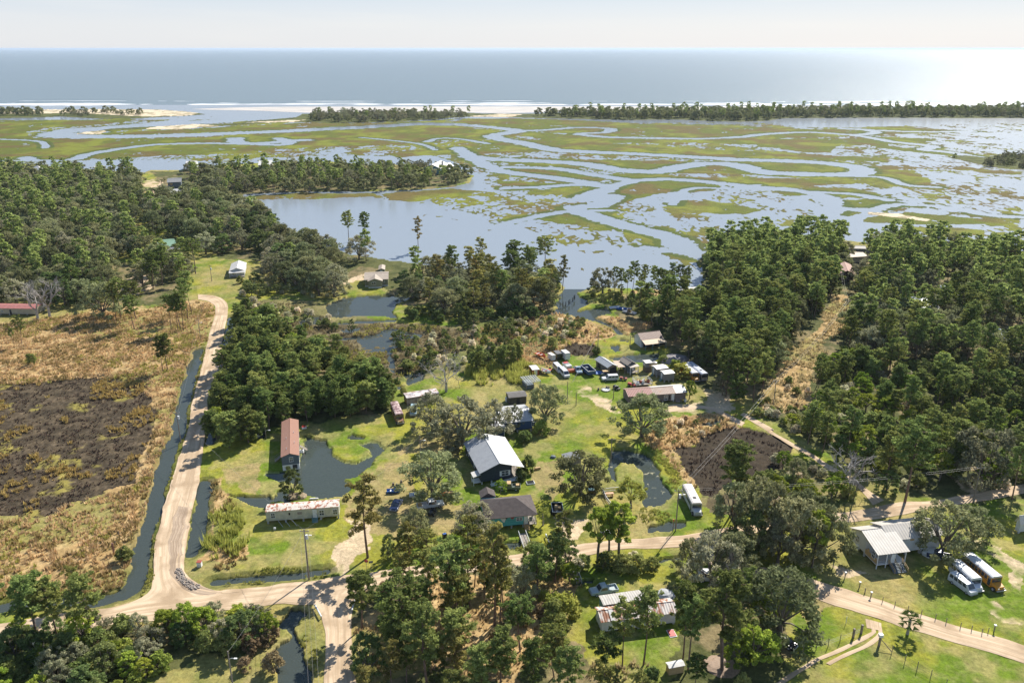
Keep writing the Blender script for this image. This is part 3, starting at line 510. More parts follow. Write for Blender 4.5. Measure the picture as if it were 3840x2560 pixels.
A_right = [(455, 676), (490, 679), (512, 687), (523, 702)] + q(1, 0, (2000, 680), (1970, 850), (1945, 1000), (1920, 1150), (1840, 1350)) + q(2, 0, (1830, 30), (1810, 250), (1795, 430), (1765, 620), (1730, 820), (1700, 950), (1670, 1120), (1630, 1350)) + q(3, 0, (1610, 540), (1680, 650), (1850, 760))
ribbon('dirt_road', A_left, A_right, LAND + .070, SAND, 'sandy lane running away between two ditches on the left')
ribbon('road_junction', q(2, 0, (1360, 1380)) + q(3, 0, (1358, 620), (1335, 740), (1250, 815), (1120, 870)), q(2, 0, (1628, 1370)) + q(3, 0, (1625, 600), (1700, 700), (1850, 752), (2250, 752)), LAND + .082, SAND, 'wide sandy mouth where the lane meets the cross road', cols=14)
ribbon('muddy_rut', q(2, 0, (1560, 930), (1500, 1100), (1480, 1350)) + q(3, 0, (1490, 600), (1570, 710), (1730, 800), (1960, 776)), q(2, 0, (1680, 950), (1650, 1120), (1610, 1350)) + q(3, 0, (1600, 560), (1665, 665), (1810, 742), (1960, 770)), LAND + .092, SAND2, 'darker churned mud on the inside of the lane bend', wob=1.0, cols=6)
B_top = [(-260, 1470), (-120, 1448)] + q(3, 0, (0, 1050), (400, 975), (950, 905), (1300, 830), (1800, 790), (2000, 745), (2351, 720)) + q(3, 1, (250, 695), (500, 670), (800, 620), (1000, 595), (1250, 560), (1500, 530), (1800, 500), (1900, 470), (2351, 430)) + q(3, 2, (240, 400), (470, 370), (620, 345), (1000, 302), (1240, 290), (1640, 255), (2000, 188)) + q(2, 3, (80, 1050), (500, 1010), (780, 985), (1000, 950), (1200, 905), (1500, 890), (1800, 840), (2351, 740))
B_bot = [(-260, 1530), (-120, 1505)] + q(3, 0, (0, 1215), (400, 1140), (1050, 1050), (1400, 1015), (1750, 960), (2000, 925), (2351, 885)) + q(3, 1, (250, 868), (500, 880), (800, 820), (1000, 745), (1250, 670), (1500, 640), (1800, 610), (1900, 590), (2351, 540)) + q(3, 2, (240, 515), (560, 500), (700, 450), (1000, 390), (1340, 385), (1650, 345), (2100, 270)) + q(2, 3, (80, 1150), (500, 1110), (810, 1072), (1000, 1055), (1250, 1010), (1560, 950), (1850, 910), (2351, 820))
ribbon('sand_road', B_top, B_bot, LAND + .075, SAND, 'pale sand road crossing the picture from left to right')
ribbon('side_road', q(3, 1, (480, 800), (560, 930), (600, 1000), (630, 1150), (640, 1350), (630, 1568), (620, 1900)), q(3, 1, (1090, 700), (930, 800), (880, 870), (870, 1000), (868, 1200), (880, 1400), (900, 1568), (910, 1900)), LAND + .080, SAND, 'sand side road leading to the bottom edge')
ribbon('lower_road', q(3, 2, (1750, 250), (1950, 380), (2150, 520)) + q(3, 3, (300, 600), (680, 712), (1000, 810), (1250, 900), (1500, 985), (1800, 1075), (2100, 1155), (2351, 1235), (2800, 1380)), q(3, 2, (1560, 350), (1740, 480), (2000, 640)) + q(3, 3, (200, 720), (590, 855), (850, 940), (1080, 1010), (1400, 1110), (1700, 1195), (2000, 1280), (2351, 1395), (2800, 1560)), LAND + .079, SAND, 'broad sand road sloping down to the lower right corner')
for nm, l, r, lab in (('wheel_rut', (q(2, 2, (2090, 110), (2351, 255)) + q(2, 3, (100, 255), (300, 370), (500, 480), (620, 560), (850, 690), (960, 780), (1120, 880))), (q(2, 2, (2060, 130), (2330, 290)) + q(2, 3, (90, 280), (290, 400), (480, 510), (590, 590), (820, 720), (920, 800), (1020, 925))), 'narrow sandy track beside the burnt marsh patch'),
                      ('wheel_rut', q(1, 2, (1390, 1495), (1550, 1470), (1750, 1460), (1950, 1530), (2100, 1610)), q(1, 2, (1400, 1520), (1560, 1500), (1760, 1490), (1930, 1560), (2070, 1640)), 'track linking the red roofed house to the wood'),
                      ('wheel_rut', q(3, 3, (1000, 1080), (1010, 1110), (900, 1170), (700, 1270), (520, 1345), (380, 1430), (220, 1530), (120, 1620)), q(3, 3, (1040, 1080), (1040, 1125), (920, 1200), (720, 1300), (540, 1375), (400, 1460), (260, 1560), (160, 1650)), 'far wheel rut of the curved grassy drive'),
                      ('wheel_rut', q(3, 3, (1060, 1080), (1060, 1130), (960, 1220), (760, 1310), (600, 1390)), q(3, 3, (1100, 1080), (1090, 1150), (990, 1240), (790, 1330), (640, 1410)), 'near wheel rut of the curved grassy drive'),
                      ('wheel_rut', q(3, 3, (950, 1000), (960, 1080)), q(3, 3, (1100, 1040), (1100, 1110)), 'sandy mouth of the curved drive'),
                      ('wheel_rut', q(0, 0, (1370, 870), (1410, 900), (1330, 990), (1280, 1060)), q(0, 0, (1400, 880), (1440, 910), (1390, 990), (1340, 1060)), 'light lane seen between the far treetops')):
    ribbon(nm, l, r, LAND + .066, SAND, lab, wob=.25, cols=3)
def gravel():
    b = MB(); rnd = random.Random(3); poly = q(3, 0, (1550, 560), (1600, 560), (1640, 640), (1760, 710), (1760, 740), (1690, 750), (1590, 690), (1550, 610))
    for i in range(420):
        x = rnd.uniform(min(p[0] for p in poly), max(p[0] for p in poly)); y = rnd.uniform(min(p[1] for p in poly), max(p[1] for p in poly))
        if not inpoly(poly, np.array([x]), np.array([y]))[0]: continue
        c = G(x, y); r = rnd.uniform(.10, .24); a = rnd.random() * 3
        M = Matrix.Translation((c.x, c.y, LAND + .1)) @ Matrix.Rotation(a, 4, 'Z')
        b.add([M @ Vector(k) for k in ((-r, -r, 0), (r, -r * .8, 0), (r * .9, r, 0), (-r, r * .7, 0), (-r * .5, -r * .5, r), (r * .6, -r * .5, r * .9), (r * .5, r * .5, r), (-r * .5, r * .4, r * 1.1))], [(0, 1, 5, 4), (1, 2, 6, 5), (2, 3, 7, 6), (3, 0, 4, 7), (4, 5, 6, 7)])
    o = b.build('rubble', pm('broken_stone', (.36, .31, .26), (.22, .18, .15), 3)); tag(o, 'heap of broken stone filling the inside of the road bend', 'rubble', kind='stuff')
gravel()
# ================================================================ TREES AND BUSHES
BARK = pm('bark', (.11, .085, .065), (.20, .17, .145), 1.5, .9); BARKG = pm('grey_bark', (.30, .27, .24), (.42, .39, .36), 1.5, .9); BARKP = pm('pine_bark', (.13, .08, .055), (.22, .15, .115), 1.2, .9)
L_PINE = leafmat('pine_needles', (.140, .200, .055), (.300, .350, .110)); L_PINEB = leafmat('browning_needles', (0.196, 0.213, 0.057), (0.345, 0.310, 0.098)); L_BRIGHT = leafmat('bright_leaves', (0.184, 0.287, 0.040), (0.345, 0.414, 0.069))
L_OAK = leafmat('oak_leaves', (.165, .195, .085), (.310, .325, .165)); L_MOSS = leafmat('mossy_leaves', (.235, .250, .140), (.400, .395, .245)); L_DARK = leafmat('dark_leaves', (.105, .160, .055), (.22, .27, .095))
L_BUSH = leafmat('bush_leaves', (.16, .22, .065), (.32, .35, .12)); L_YEL = leafmat('yellow_green_leaves', (.22, .28, .05), (.34, .36, .09)); L_BLOOM = leafmat('seed_heads', (0.402, 0.402, 0.222), (0.926, 0.845, 0.644)); L_RED = leafmat('russet_twigs', (.20, .16, .08), (.32, .26, .14))
def tris(rng, C, s, up=.75, rnd_=.85):
    n = len(C); P0 = C[:, :3]; nr = C[:, 3:6] * .8 + np.array([0, 0, up]) + rng.normal(size=(n, 3)) * rnd_; nr /= np.linalg.norm(nr, axis=1)[:, None]
    a = np.cross(nr, rng.normal(size=(n, 3))); a /= np.linalg.norm(a, axis=1)[:, None]; b = np.cross(nr, a)
    s = (np.asarray(s) * rng.uniform(.6, 1.45, n))[:, None]
    return np.stack([P0 + a * s * .75, P0 - a * s * .42 + b * s * .52, P0 - a * s * .42 - b * s * .52], 1).reshape(-1, 3)
def clump(rng, c, r, n, flat=.7, shell=.5):
    d = rng.normal(size=(n, 3)); d /= np.linalg.norm(d, axis=1)[:, None]; rr = rng.uniform(shell, 1, n) ** .8
    return np.concatenate([np.array(c) + d * rr[:, None] * np.array([r, r, r * flat]), d], 1)
def crown_mesh(name, pts, s, m, rng):
    V = tris(rng, pts, s); return npmesh(name, V, np.arange(len(V)).reshape(-1, 3), m)
def make_pine(seed, H=16., m=L_PINE, dens=1.0, spread=3.4, start=.45, low=False, leaf=.34):
    rng = np.random.default_rng(seed); b = MB(); lean = rng.normal(0, .35, 2)
    ctr = [(lean[0] * math.sin(t * 2.6) + 0, lean[1] * math.sin(t * 3.1), H * t) for t in np.linspace(0, 1, 7)]
    r0 = .012 * H + .05; b.tube([(*c[:2], c[2] if i else -.3) for i, c in enumerate(ctr)], [r0 * (1 - .85 * i / 6) for i in range(7)], 5 if low else 7)
    P_ = []; nb = int((14 if low else 34) * dens)
    for i in range(nb):
        t = start + (1 - start) * ((i + .5) / nb) ** .9; a = i * 2.4 + rng.normal(0, .5)
        prof = max(0, 1 - (((t - start) / (1 - start) - .42) / .66) ** 2) ** .5
        L = spread * max(.25, prof) * rng.uniform(.65, 1.15); k = np.array([np.interp(t, np.linspace(0, 1, 7), [c[j] for c in ctr]) for j in (0, 1)])
        e = np.array([k[0] + math.cos(a) * L, k[1] + math.sin(a) * L, H * t + L * rng.uniform(.02, .35)])
        if not low or i % 3 == 0: b.tube([(k[0], k[1], H * t - .2), tuple((np.array([k[0], k[1], H * t]) * .45 + e * .55) - np.array([0, 0, .1])), tuple(e)], [.07, .05, .015], 3, False)
        for q_ in ((.55, .9, 1.25) if not low else (.95,)):
            c = np.array([k[0], k[1], H * t]) * (1 - q_ * .8) + e * q_ * .8 + rng.normal(0, .25, 3)
            P_.append(clump(rng, c, rng.uniform(.5, .95) * (1.9 if low else 1), int((26 if low else 52)), .5, .2))
    P_.append(clump(rng, (ctr[-1][0], ctr[-1][1], H), 1.1, 40, .8, .2)); P_ = np.concatenate(P_)
    return b, P_, (.95 if low else leaf), m
def make_oak(seed, H=12., Rr=7., m=L_OAK, gap=.15, low=False, leaf=.38, trunk=.16, flat=.55, bark=None, dens=1.0):
    rng = np.random.default_rng(seed); b = MB(); h0 = H * trunk; r0 = .05 * Rr + .08
    b.tube([(0, 0, -.3), (rng.normal(0, .1), rng.normal(0, .1), h0 * .6), (0, 0, h0)], [r0 * 1.2, r0, r0 * .9], 6)
    P_ = []; nb = 7 if low else int(12 * dens ** .5)
    for i in range(nb):
        a = 2 * math.pi * i / nb + rng.normal(0, .3); el = rng.uniform(.25, 1.25); L = Rr * rng.uniform(.7, 1.0) * (math.cos(el) ** 2 + (math.sin(el) * (H - h0) / Rr) ** 2) ** .5
        e = np.array([math.cos(a) * math.cos(el) * Rr * .8, math.sin(a) * math.cos(el) * Rr * .8, h0 + (H - h0) * math.sin(el) * .8])
        mid = e * .5 + np.array([0, 0, h0 * .5]) + rng.normal(0, .3, 3)
        if not low or i % 2 == 0: b.tube([(0, 0, h0 * .9), tuple(mid), tuple(e)], [r0 * .5, r0 * .3, r0 * .1], 4, False)
    nc = 34 if low else int(95 * dens)
    for i in range(nc):
        u = rng.uniform(-.12, 1) ** 1; a = i * 2.39996 + rng.normal(0, .35); rr = math.sqrt(max(0, 1 - u * u)) * rng.uniform(.72, 1.05)
        if rng.random() < gap: continue
        wob = 1 + .18 * math.sin(a * 3 + seed) + .1 * math.sin(a * 5 + 2 * seed)
        c = (math.cos(a) * rr * Rr * .88 * wob, math.sin(a) * rr * Rr * .88 * wob, h0 * 1.3 + (H - h0 * 1.3) * (u * .9 + .05) * rng.uniform(.86, 1.04))
        P_.append(clump(rng, c, Rr * rng.uniform(.13, .22) * (1.45 if low else 1), 26 if low else 74, .62, .3))
    return b, np.concatenate(P_), (Rr * .145 if low else leaf), m
def make_bush(seed, H=3., Rr=2., m=L_BUSH, low=False, leaf=.26):
    rng = np.random.default_rng(seed); b = MB(); P_ = []
    for i in range(5): a = i * 1.3; b.tube([(0, 0, -.1), (math.cos(a) * Rr * .5, math.sin(a) * Rr * .5, H * .6)], [.05, .02], 3, False)
    for i in range(10 if low else 34):
        u = rng.uniform(0, 1); a = i * 2.4 + rng.normal(0, .3); rr = math.sqrt(1 - u * u * .9) * rng.uniform(.5, .95)
        P_.append(clump(rng, (math.cos(a) * rr * Rr * .8, math.sin(a) * rr * Rr * .8, H * (.12 + .75 * u)), Rr * rng.uniform(.2, .34), 22 if low else 40, .7, .2))
    return b, np.concatenate(P_), (.5 if low else leaf), m
def make_dead(seed, H=12., Rr=5., depth=4):
    rng = np.random.default_rng(seed); b = MB()
    def grow(p, d, L, r, k):
        e = p + d * L; mid = p + d * L * .5 + Vector(rng.normal(0, .06 * L, 3)); b.tube([p, mid, e], [r, r * .8, r * .6], 4 if k < 3 else 3, False)
        if k == 0: return
        for i in range(3 if k > 1 else 4):
            nd = (d + Vector(rng.normal(0, .62, 3)) + Vector((0, 0, .08))).normalized(); grow(p + d * L * rng.uniform(.55, 1), nd, L * rng.uniform(.55, .8), r * .55, k - 1)
    b.tube([(0, 0, -.3), (.1, 0, H * .25)], [.035 * H, .026 * H], 6)
    for i in range(4): a = i * 1.6 + rng.normal(0, .3); grow(Vector((0, 0, H * .22)), Vector((math.cos(a) * Rr / H * 2.0, math.sin(a) * Rr / H * 2.0, .8)).normalized(), H * .36, .018 * H, depth)
    return b
def make_palm(H=3.4):
    b = MB(); b.tube([(0, 0, -.2), (.05, 0, H * .5), (0, 0, H)], [.22, .17, .2], 8); l = MB(); rng = np.random.default_rng(5)
    for i in range(30):
        a = i * 2.4; el = rng.uniform(-.5, 1.2); d = Vector((math.cos(a) * math.cos(el), math.sin(a) * math.cos(el), math.sin(el))); s_ = d.cross(Vector((0, 0, 1))).normalized(); o = Vector((0, 0, H)); c = o + d * .9
        for j in range(7):
            k = (j - 3) / 3; tip = c + (d + s_ * k * 1.1).normalized() * .85 + Vector((0, 0, -.15 * abs(k) - .15)); l.add([c, c + s_ * .13 + d * .2, tip, c - s_ * .13 + d * .2], [(0, 1, 2), (0, 2, 3)])
        l.tube([o, c], .025, 3, False)
    return b, l
PROTO = {}
def proto(kind, fn, *a, bark=BARK, **k):
    b, pts, s, m = fn(*a, **k); rng = np.random.default_rng(1); PROTO.setdefault(kind, []).append((b.mesh('trunk', bark), crown_mesh('crown', pts, s, m, rng)))
for i in range(4): proto('pine', make_pine, 10 + i, spread=3.0 + .35 * i, start=.42 + .04 * i, bark=BARKP)
for i in range(3): proto('pineb', make_pine, 20 + i, m=L_PINEB, dens=.62, spread=3.0, start=.35, bark=BARKP)
for i in range(2): proto('pined', make_pine, 26 + i, dens=.8, spread=3.6, start=.55, bark=BARKP)
for i in range(3): proto('young', make_pine, 30 + i, H=9., m=L_PINE, dens=1.0, spread=2.5, start=.14, bark=BARKP)
for i in range(4): proto('oak', make_oak, 40 + i, gap=.24)
for i in range(3): proto('moss', make_oak, 50 + i, m=L_MOSS, gap=.34)
for i in range(3): proto('dark', make_oak, 60 + i, m=L_DARK, Rr=5.5, trunk=.1, gap=.22)
for i in range(2): proto('bright', make_oak, 70 + i, m=L_BRIGHT, Rr=5., H=11., gap=.42, trunk=.3)
for i in range(2): proto('sparse', make_oak, 75 + i, m=L_YEL, Rr=5., H=12., gap=.55, trunk=.3)
for i in range(3): proto('slim', make_oak, 78 + i, m=L_BRIGHT, Rr=3.4, H=13., gap=.38, trunk=.42, dens=.8)
for i in range(3): proto('bush', make_bush, 80 + i)
for i in range(2): proto('bushd', make_bush, 84 + i, m=L_DARK)
for i in range(2): proto('bloom', make_bush, 86 + i, m=L_BLOOM)
for i in range(2): proto('bushy', make_bush, 88 + i, m=L_YEL)
for i in range(2): proto('bushr', make_bush, 90 + i, m=L_RED)
BASEH = dict(pine=16, pineb=16, pined=16, young=9, oak=12, moss=12, dark=12, bright=11, sparse=12, slim=13, bush=3, bushd=3, bloom=3, bushy=3, bushr=3)
NAME = dict(pine='pine_tree', pineb='pine_tree', pined='pine_tree', young='young_pine', oak='oak_tree', moss='mossy_oak', dark='broadleaf_tree', bright='broadleaf_tree', sparse='slender_tree', slim='slender_tree', bush='bush', bushd='bush', bloom='flowering_bush', bushy='bush', bushr='thicket')
CAT = dict(pine='pine tree', pineb='pine tree', pined='pine tree', young='young pine', oak='oak tree', moss='oak tree', dark='tree', bright='tree', sparse='tree', slim='tree', bush='bush', bushd='bush', bloom='bush', bushy='bush', bushr='bush')
TREES = []                                       # (kind, x, y, height, width factor, label, group)
def T(kind, r, c, x, y, h, label, w=1.0, group=None):
    p = gq(r, c, x, y); TREES.append((kind, p.x, p.y, h, w, label, group, True))
EXCL = []                                        # (x, y, radius) kept free
def fill(poly, spacing, mix, label, group, seed, keep=1.0, clear=()):
    """mix: list of (weight, kind, hmin, hmax); trees on a jittered grid inside the outline"""
    rnd = random.Random(seed); W_ = [G(*p) for p in poly]; xs = [p.x for p in W_]; ys = [p.y for p in W_]; pts = []
    y = min(ys)
    while y < max(ys):
        sp = spacing * (1 + max(0, y - 500) / 1500); x = min(xs) + rnd.random() * sp
        while x < max(xs):
            if rnd.random() < keep: pts.append((x + rnd.uniform(-.42, .42) * sp, y + rnd.uniform(-.42, .42) * sp))
            x += sp
        y += sp
    X = np.array([p[0] for p in pts]); Y = np.array([p[1] for p in pts]); dx, dy = P(X, Y, LAND); ok = inpoly(poly, dx, dy)
    for rp in ROADPOLY: ok &= ~inpoly(rp, dx, dy)
    for rp in clear: ok &= ~inpoly(rp, dx, dy)
    ok &= (dx > -170) & (dx < 2352 + 170) & (dy < 1720)
    tot = sum(m[0] for m in mix)
    for i in np.nonzero(ok)[0]:
        x, y = X[i], Y[i]
        if any((x - a) ** 2 + (y - b) ** 2 < r * r for a, b, r in EXCL): continue
        u = rnd.random() * tot; k = 0
        while u > mix[k][0]: u -= mix[k][0]; k += 1
        _, kind, a, b = mix[k]
        TREES.append((kind, x, y, rnd.uniform(a, b), rnd.uniform(.85, 1.15), label[NAME[kind]] if isinstance(label, dict) else CAT[kind] + ' ' + label, CAT[kind] + 's ' + group, False))
def single_out():                                # give the tellable ones of every group their own label
    marks = [(o['label'], o.location) for o in COL.objects if o.parent is None and o.get('category') in ('house', 'bus', 'barn', 'mobile home', 'utility pole', 'shed', 'cabin', 'cafe', 'workshop', 'pickup', 'footbridge', 'trailer', 'van')]
    byg = {}
    for i, t in enumerate(TREES):
        dx, dy = P(t[1], t[2], LAND)
        if not t[7] and 0 < dx < 2352 and dy < 1568: byg.setdefault((t[5], t[6]), []).append((i, dx, dy))
    def relabel(i, l): t = TREES[i]; TREES[i] = t[:5] + (l,) + t[6:]
    for (lab, grp), L in byg.items():
        used = set(); k = lab.split(' ')[0] if lab.split(' ')[0] in ('oak', 'pine', 'young', 'bush', 'tree') else lab.split(' ')[0]
        for word, key in (('frontmost', lambda e: -e[2]), ('leftmost', lambda e: e[1]), ('rightmost', lambda e: -e[1]), ('rearmost', lambda e: e[2]), ('tallest', lambda e: -TREES[e[0]][3]), ('lowest growing', lambda e: TREES[e[0]][3])):
            c = [e for e in L if e[0] not in used]
            if len(c) < 2: break
            e = min(c, key=key); used.add(e[0]); relabel(e[0], word + ' ' + lab)
        byg[(lab, grp)] = [e for e in L if e[0] not in used]
    taken = set()
    for ml, mp in marks:
        if len(ml.split()) > 11: continue
        best = {}
        for (lab, grp), L in byg.items():
            for i, dx, dy in L:
                if i in taken: continue
                d = math.hypot(TREES[i][1] - mp.x, TREES[i][2] - mp.y); k = CAT[TREES[i][0]]
                if d < 28 and d < best.get(k, (99, 0))[0]: best[k] = (d, i)
        for k, (d, i) in best.items(): taken.add(i); relabel(i, k + ' growing nearest the ' + ml)
def plant_all():
    single_out(); fm = {}
    for t in TREES:
        fam = NAME[t[0]]; fm.setdefault(fam, []).append(t)
    lowp = {}
    for k, fn, a, kw in (('pine', make_pine, (110,), {}), ('pineb', make_pine, (120,), dict(m=L_PINEB)), ('young', make_pine, (130,), dict(H=9., spread=2.5, start=.14)), ('oak', make_oak, (140,), {}), ('moss', make_oak, (150,), dict(m=L_MOSS)), ('dark', make_oak, (160,), dict(m=L_DARK, Rr=5.5)),
                         ('bright', make_oak, (170,), dict(m=L_BRIGHT, Rr=5., H=11.)), ('bush', make_bush, (180,), {}), ('bushd', make_bush, (181,), dict(m=L_DARK)), ('bloom', make_bush, (182,), dict(m=L_BLOOM)), ('bushy', make_bush, (183,), dict(m=L_YEL)), ('bushr', make_bush, (184,), dict(m=L_RED))):
        b, pts, s, m = fn(*a, low=True, **kw); lowp[k] = (np.array(b.v), b.f, tris(np.random.default_rng(2), pts, s), m)
    lowp['pined'] = lowp['pine']; lowp['sparse'] = lowp['slim'] = lowp['bright']
    for fam, L in fm.items():
        L.sort(key=lambda t: (not t[7], -(t[3] / math.hypot(t[1], t[2]))))
        rnd = random.Random(5); byg = {}
        for n, (kind, x, y, h, w, lab, grp, _) in enumerate(L[:298]):
            tm, cm = PROTO[kind][rnd.randrange(len(PROTO[kind]))]; s = h / BASEH[kind]
            r = thing(fam, lab, CAT[kind], (x, y, LAND), rnd.random() * 6.28, grp); r.scale = (s * w, s * w, s)
            r.rotation_euler[0] = rnd.gauss(0, .02); r.rotation_euler[1] = rnd.gauss(0, .02)
            for nm, me in (('trunk' if h > 3.4 else 'stem', tm), ('crown' if h > 3.4 else 'foliage', cm)):
                o = bpy.data.objects.new(nm, me); COL.objects.link(o); o.parent = r
        rest = L[298:]
        if not rest: continue
        V = []; nv = 0; mats = []; F3 = []; MI = []
        for kind, x, y, h, w, *_ in rest:
            tv, tf, cv, m = lowp[kind]; s = h / BASEH[kind]; a = rnd.random() * 6.28; M = np.array([[math.cos(a) * s * w, -math.sin(a) * s * w, 0], [math.sin(a) * s * w, math.cos(a) * s * w, 0], [0, 0, s]])
            if m not in mats: mats.append(m)
            if BARK not in mats: mats.append(BARK)
            V.append(cv @ M.T + np.array([x, y, LAND])); F3.append(np.arange(len(cv)).reshape(-1, 3) + nv); MI.append(np.full(len(cv) // 3, mats.index(m))); nv += len(cv)
            tt = np.array([(f[0], f[i], f[i + 1]) for f in tf for i in range(1, len(f) - 1)]); V.append(tv @ M.T + np.array([x, y, LAND])); F3.append(tt + nv); MI.append(np.full(len(tt), mats.index(BARK))); nv += len(tv)
        me = npmesh(fam + '_wood', np.concatenate(V), np.concatenate(F3), mats[0])
        for m in mats[1:]: me.materials.append(m)
        me.polygons.foreach_set('material_index', np.concatenate(MI).astype(np.int32))
        o = bpy.data.objects.new({'pine_tree': 'pine_wood', 'oak_tree': 'oak_wood', 'mossy_oak': 'mossy_oak_wood', 'broadleaf_tree': 'broadleaf_wood', 'young_pine': 'young_pine_wood', 'bush': 'undergrowth', 'flowering_bush': 'flowering_scrub'}.get(fam, 'scrub'), me); COL.objects.link(o)
        tag(o, 'further %s standing too densely in the woods to count' % (fam.replace('_', ' ') + ('es' if fam.endswith('bush') else 's')), 'woodland' if 'bush' not in fam else 'undergrowth', kind='stuff')
    print('TREES', {k: len(v) for k, v in fm.items()})
# ================================================================ BUILDINGS
def s4(x0, y0, x, y): return ((x0 + x / 3.355) / DS, (y0 + y / 3.355) / DS)     # enlarged 400 px crops
def pt(k): return k if len(k) == 2 else (q(k[0], k[1], (k[2], k[3]))[0] if k[0] < 4 else s4(*k))
WHITE = pm('white_paint', (.78, .78, .76), (.66, .66, .63), 1.2, .6); TRIM = pm('pale_trim', (.72, .74, .74), (.62, .64, .64), 2, .6); GLASS = pm('window_glass', (.03, .04, .05), (.06, .07, .085), 1.5, .08, spec=1)
WOOD = pm('grey_timber', (.34, .30, .25), (.24, .21, .175), 2.5, .85); TAN = pm('new_timber', (.52, .36, .17), (.42, .28, .13), 2.5, .8); BLOCK = pm('concrete_block', (.48, .47, .44), (.36, .35, .33), 3, .9); DARKV = pm('dark_void', (.02, .02, .022), (.03, .03, .03), 2, .8)
M_TIN = pm('pressed_tin', (.40, .41, .42), (.33, .34, .355), .8, .45, ribs=(1, .42), rust=(.28, .13, .06), rlo=.66, rhi=.72, rs=.35); M_TINX = pm('ribbed_tin', (.50, .50, .50), (.42, .42, .42), .8, .45, ribs=(0, .45), rust=(.26, .13, .07), rlo=.66, rhi=.74, rs=.3)
M_WHITEMETAL = pm('white_metal_roof', (.52, .48, .42), (.44, .40, .345), .7, .5, ribs=(0, .62), rust=(.35, .2, .12), rlo=.70, rhi=.76, rs=.35); M_PLAINW = pm('white_sheet_roof', (.62, .60, .56), (.50, .47, .43), .8, .5, rust=(.35, .2, .12), rlo=.66, rhi=.73, rs=.6)
M_RUSTY = pm('rusted_tin', (.62, .56, .50), (.50, .44, .38), .8, .6, ribs=(0, .5), rust=(.36, .125, .045), rlo=.46, rhi=.55, rs=.8, stretch=(1.6, .35, 1)); M_RUSTW = pm('rust_spotted_roof', (.66, .60, .52), (.52, .45, .38), .9, .6, rust=(.38, .12, .05), rlo=.50, rhi=.57, rs=1.1, stretch=(1.4, .8, 1))
M_BROWNSH = pm('brown_shingle', (.31, .165, .115), (.27, .14, .10), 3, .9, .02); M_DARKSH = pm('dark_shingle', (.105, .085, .078), (.075, .06, .055), 1.4, .95, .02); M_BROWNMET = pm('brown_metal_roof', (.30, .19, .14), (.22, .13, .095), .8, .6, ribs=(0, .5), rust=(.34, .16, .08), rlo=.58, rhi=.66, rs=.5); M_TANMET = pm('tan_metal_roof', (.40, .33, .26), (.33, .265, .20), .9, .6, ribs=(0, .5))
M_REDMET = pm('dark_red_roof', (.27, .07, .05), (.20, .05, .04), 1.1, .6, ribs=(0, .5)); M_GREENMET = pm('green_metal_roof', (.20, .33, .22), (.16, .27, .18), .8, .5, ribs=(0, .6)); M_BLUEMET = pm('blue_metal_roof', (.50, .60, .72), (.42, .52, .64), .8, .4, ribs=(0, .5)); M_PINKR = pm('faded_red_roof', (.42, .27, .22), (.33, .20, .16), .8, .8)
W_SLATE = pm('slate_blue_siding', (.13, .16, .18), (.11, .14, .16), 1.5, .7, ribs=(2, .2)); W_DARK = pm('black_board_wall', (.022, .030, .042), (.035, .045, .058), 1.5, .7, ribs=(2, .25)); W_NAVY = pm('navy_siding', (.055, .10, .20), (.045, .085, .17), 1.5, .7, ribs=(2, .2)); W_TURQ = pm('turquoise_wall', (.09, .42, .44), (.08, .37, .40), 1.2, .6); W_CREAM = pm('weathered_cream_siding', (.60, .57, .44), (.42, .43, .34), .9, .7, ribs=(0, .3), rust=(.3, .16, .08), rlo=.68, rhi=.75, rs=.7)
W_WHITE = pm('white_siding', (.66, .68, .68), (.56, .58, .58), 1.0, .6, ribs=(2, .22)); W_GREY = pm('grey_siding', (.24, .245, .25), (.20, .205, .21), 1.5, .7, ribs=(2, .2)); W_TANW = pm('tan_siding', (.30, .29, .18), (.26, .25, .155), 1.5, .7, ribs=(2, .2)); W_MAUVE = pm('brown_grey_wall', (.21, .17, .16), (.17, .135, .13), 1.5, .8, ribs=(2, .25)); W_TEAL = pm('blue_green_siding', (.14, .27, .27), (.12, .23, .23), 1.5, .7, ribs=(2, .25)); W_RED = pm('red_board_wall', (.33, .07, .04), (.26, .055, .03), 1.5, .7)
def side_M(side, L, D):
    o, d, n = {'f': ((0, 0), (1, 0), (0, -1)), 'r': ((L, 0), (0, 1), (1, 0)), 'b': ((L, D), (-1, 0), (0, 1)), 'l': ((0, D), (0, -1), (-1, 0))}[side]
    return Matrix(((d[0], n[0], 0, o[0]), (d[1], n[1], 0, o[1]), (0, 0, 1, 0), (0, 0, 0, 1)))          # local: u along the wall, outward, up
def frame_box(b, M, u0, u1, w0, w1, v0, v1): b.box(u0, u1, w0, w1, v0, v1, M)
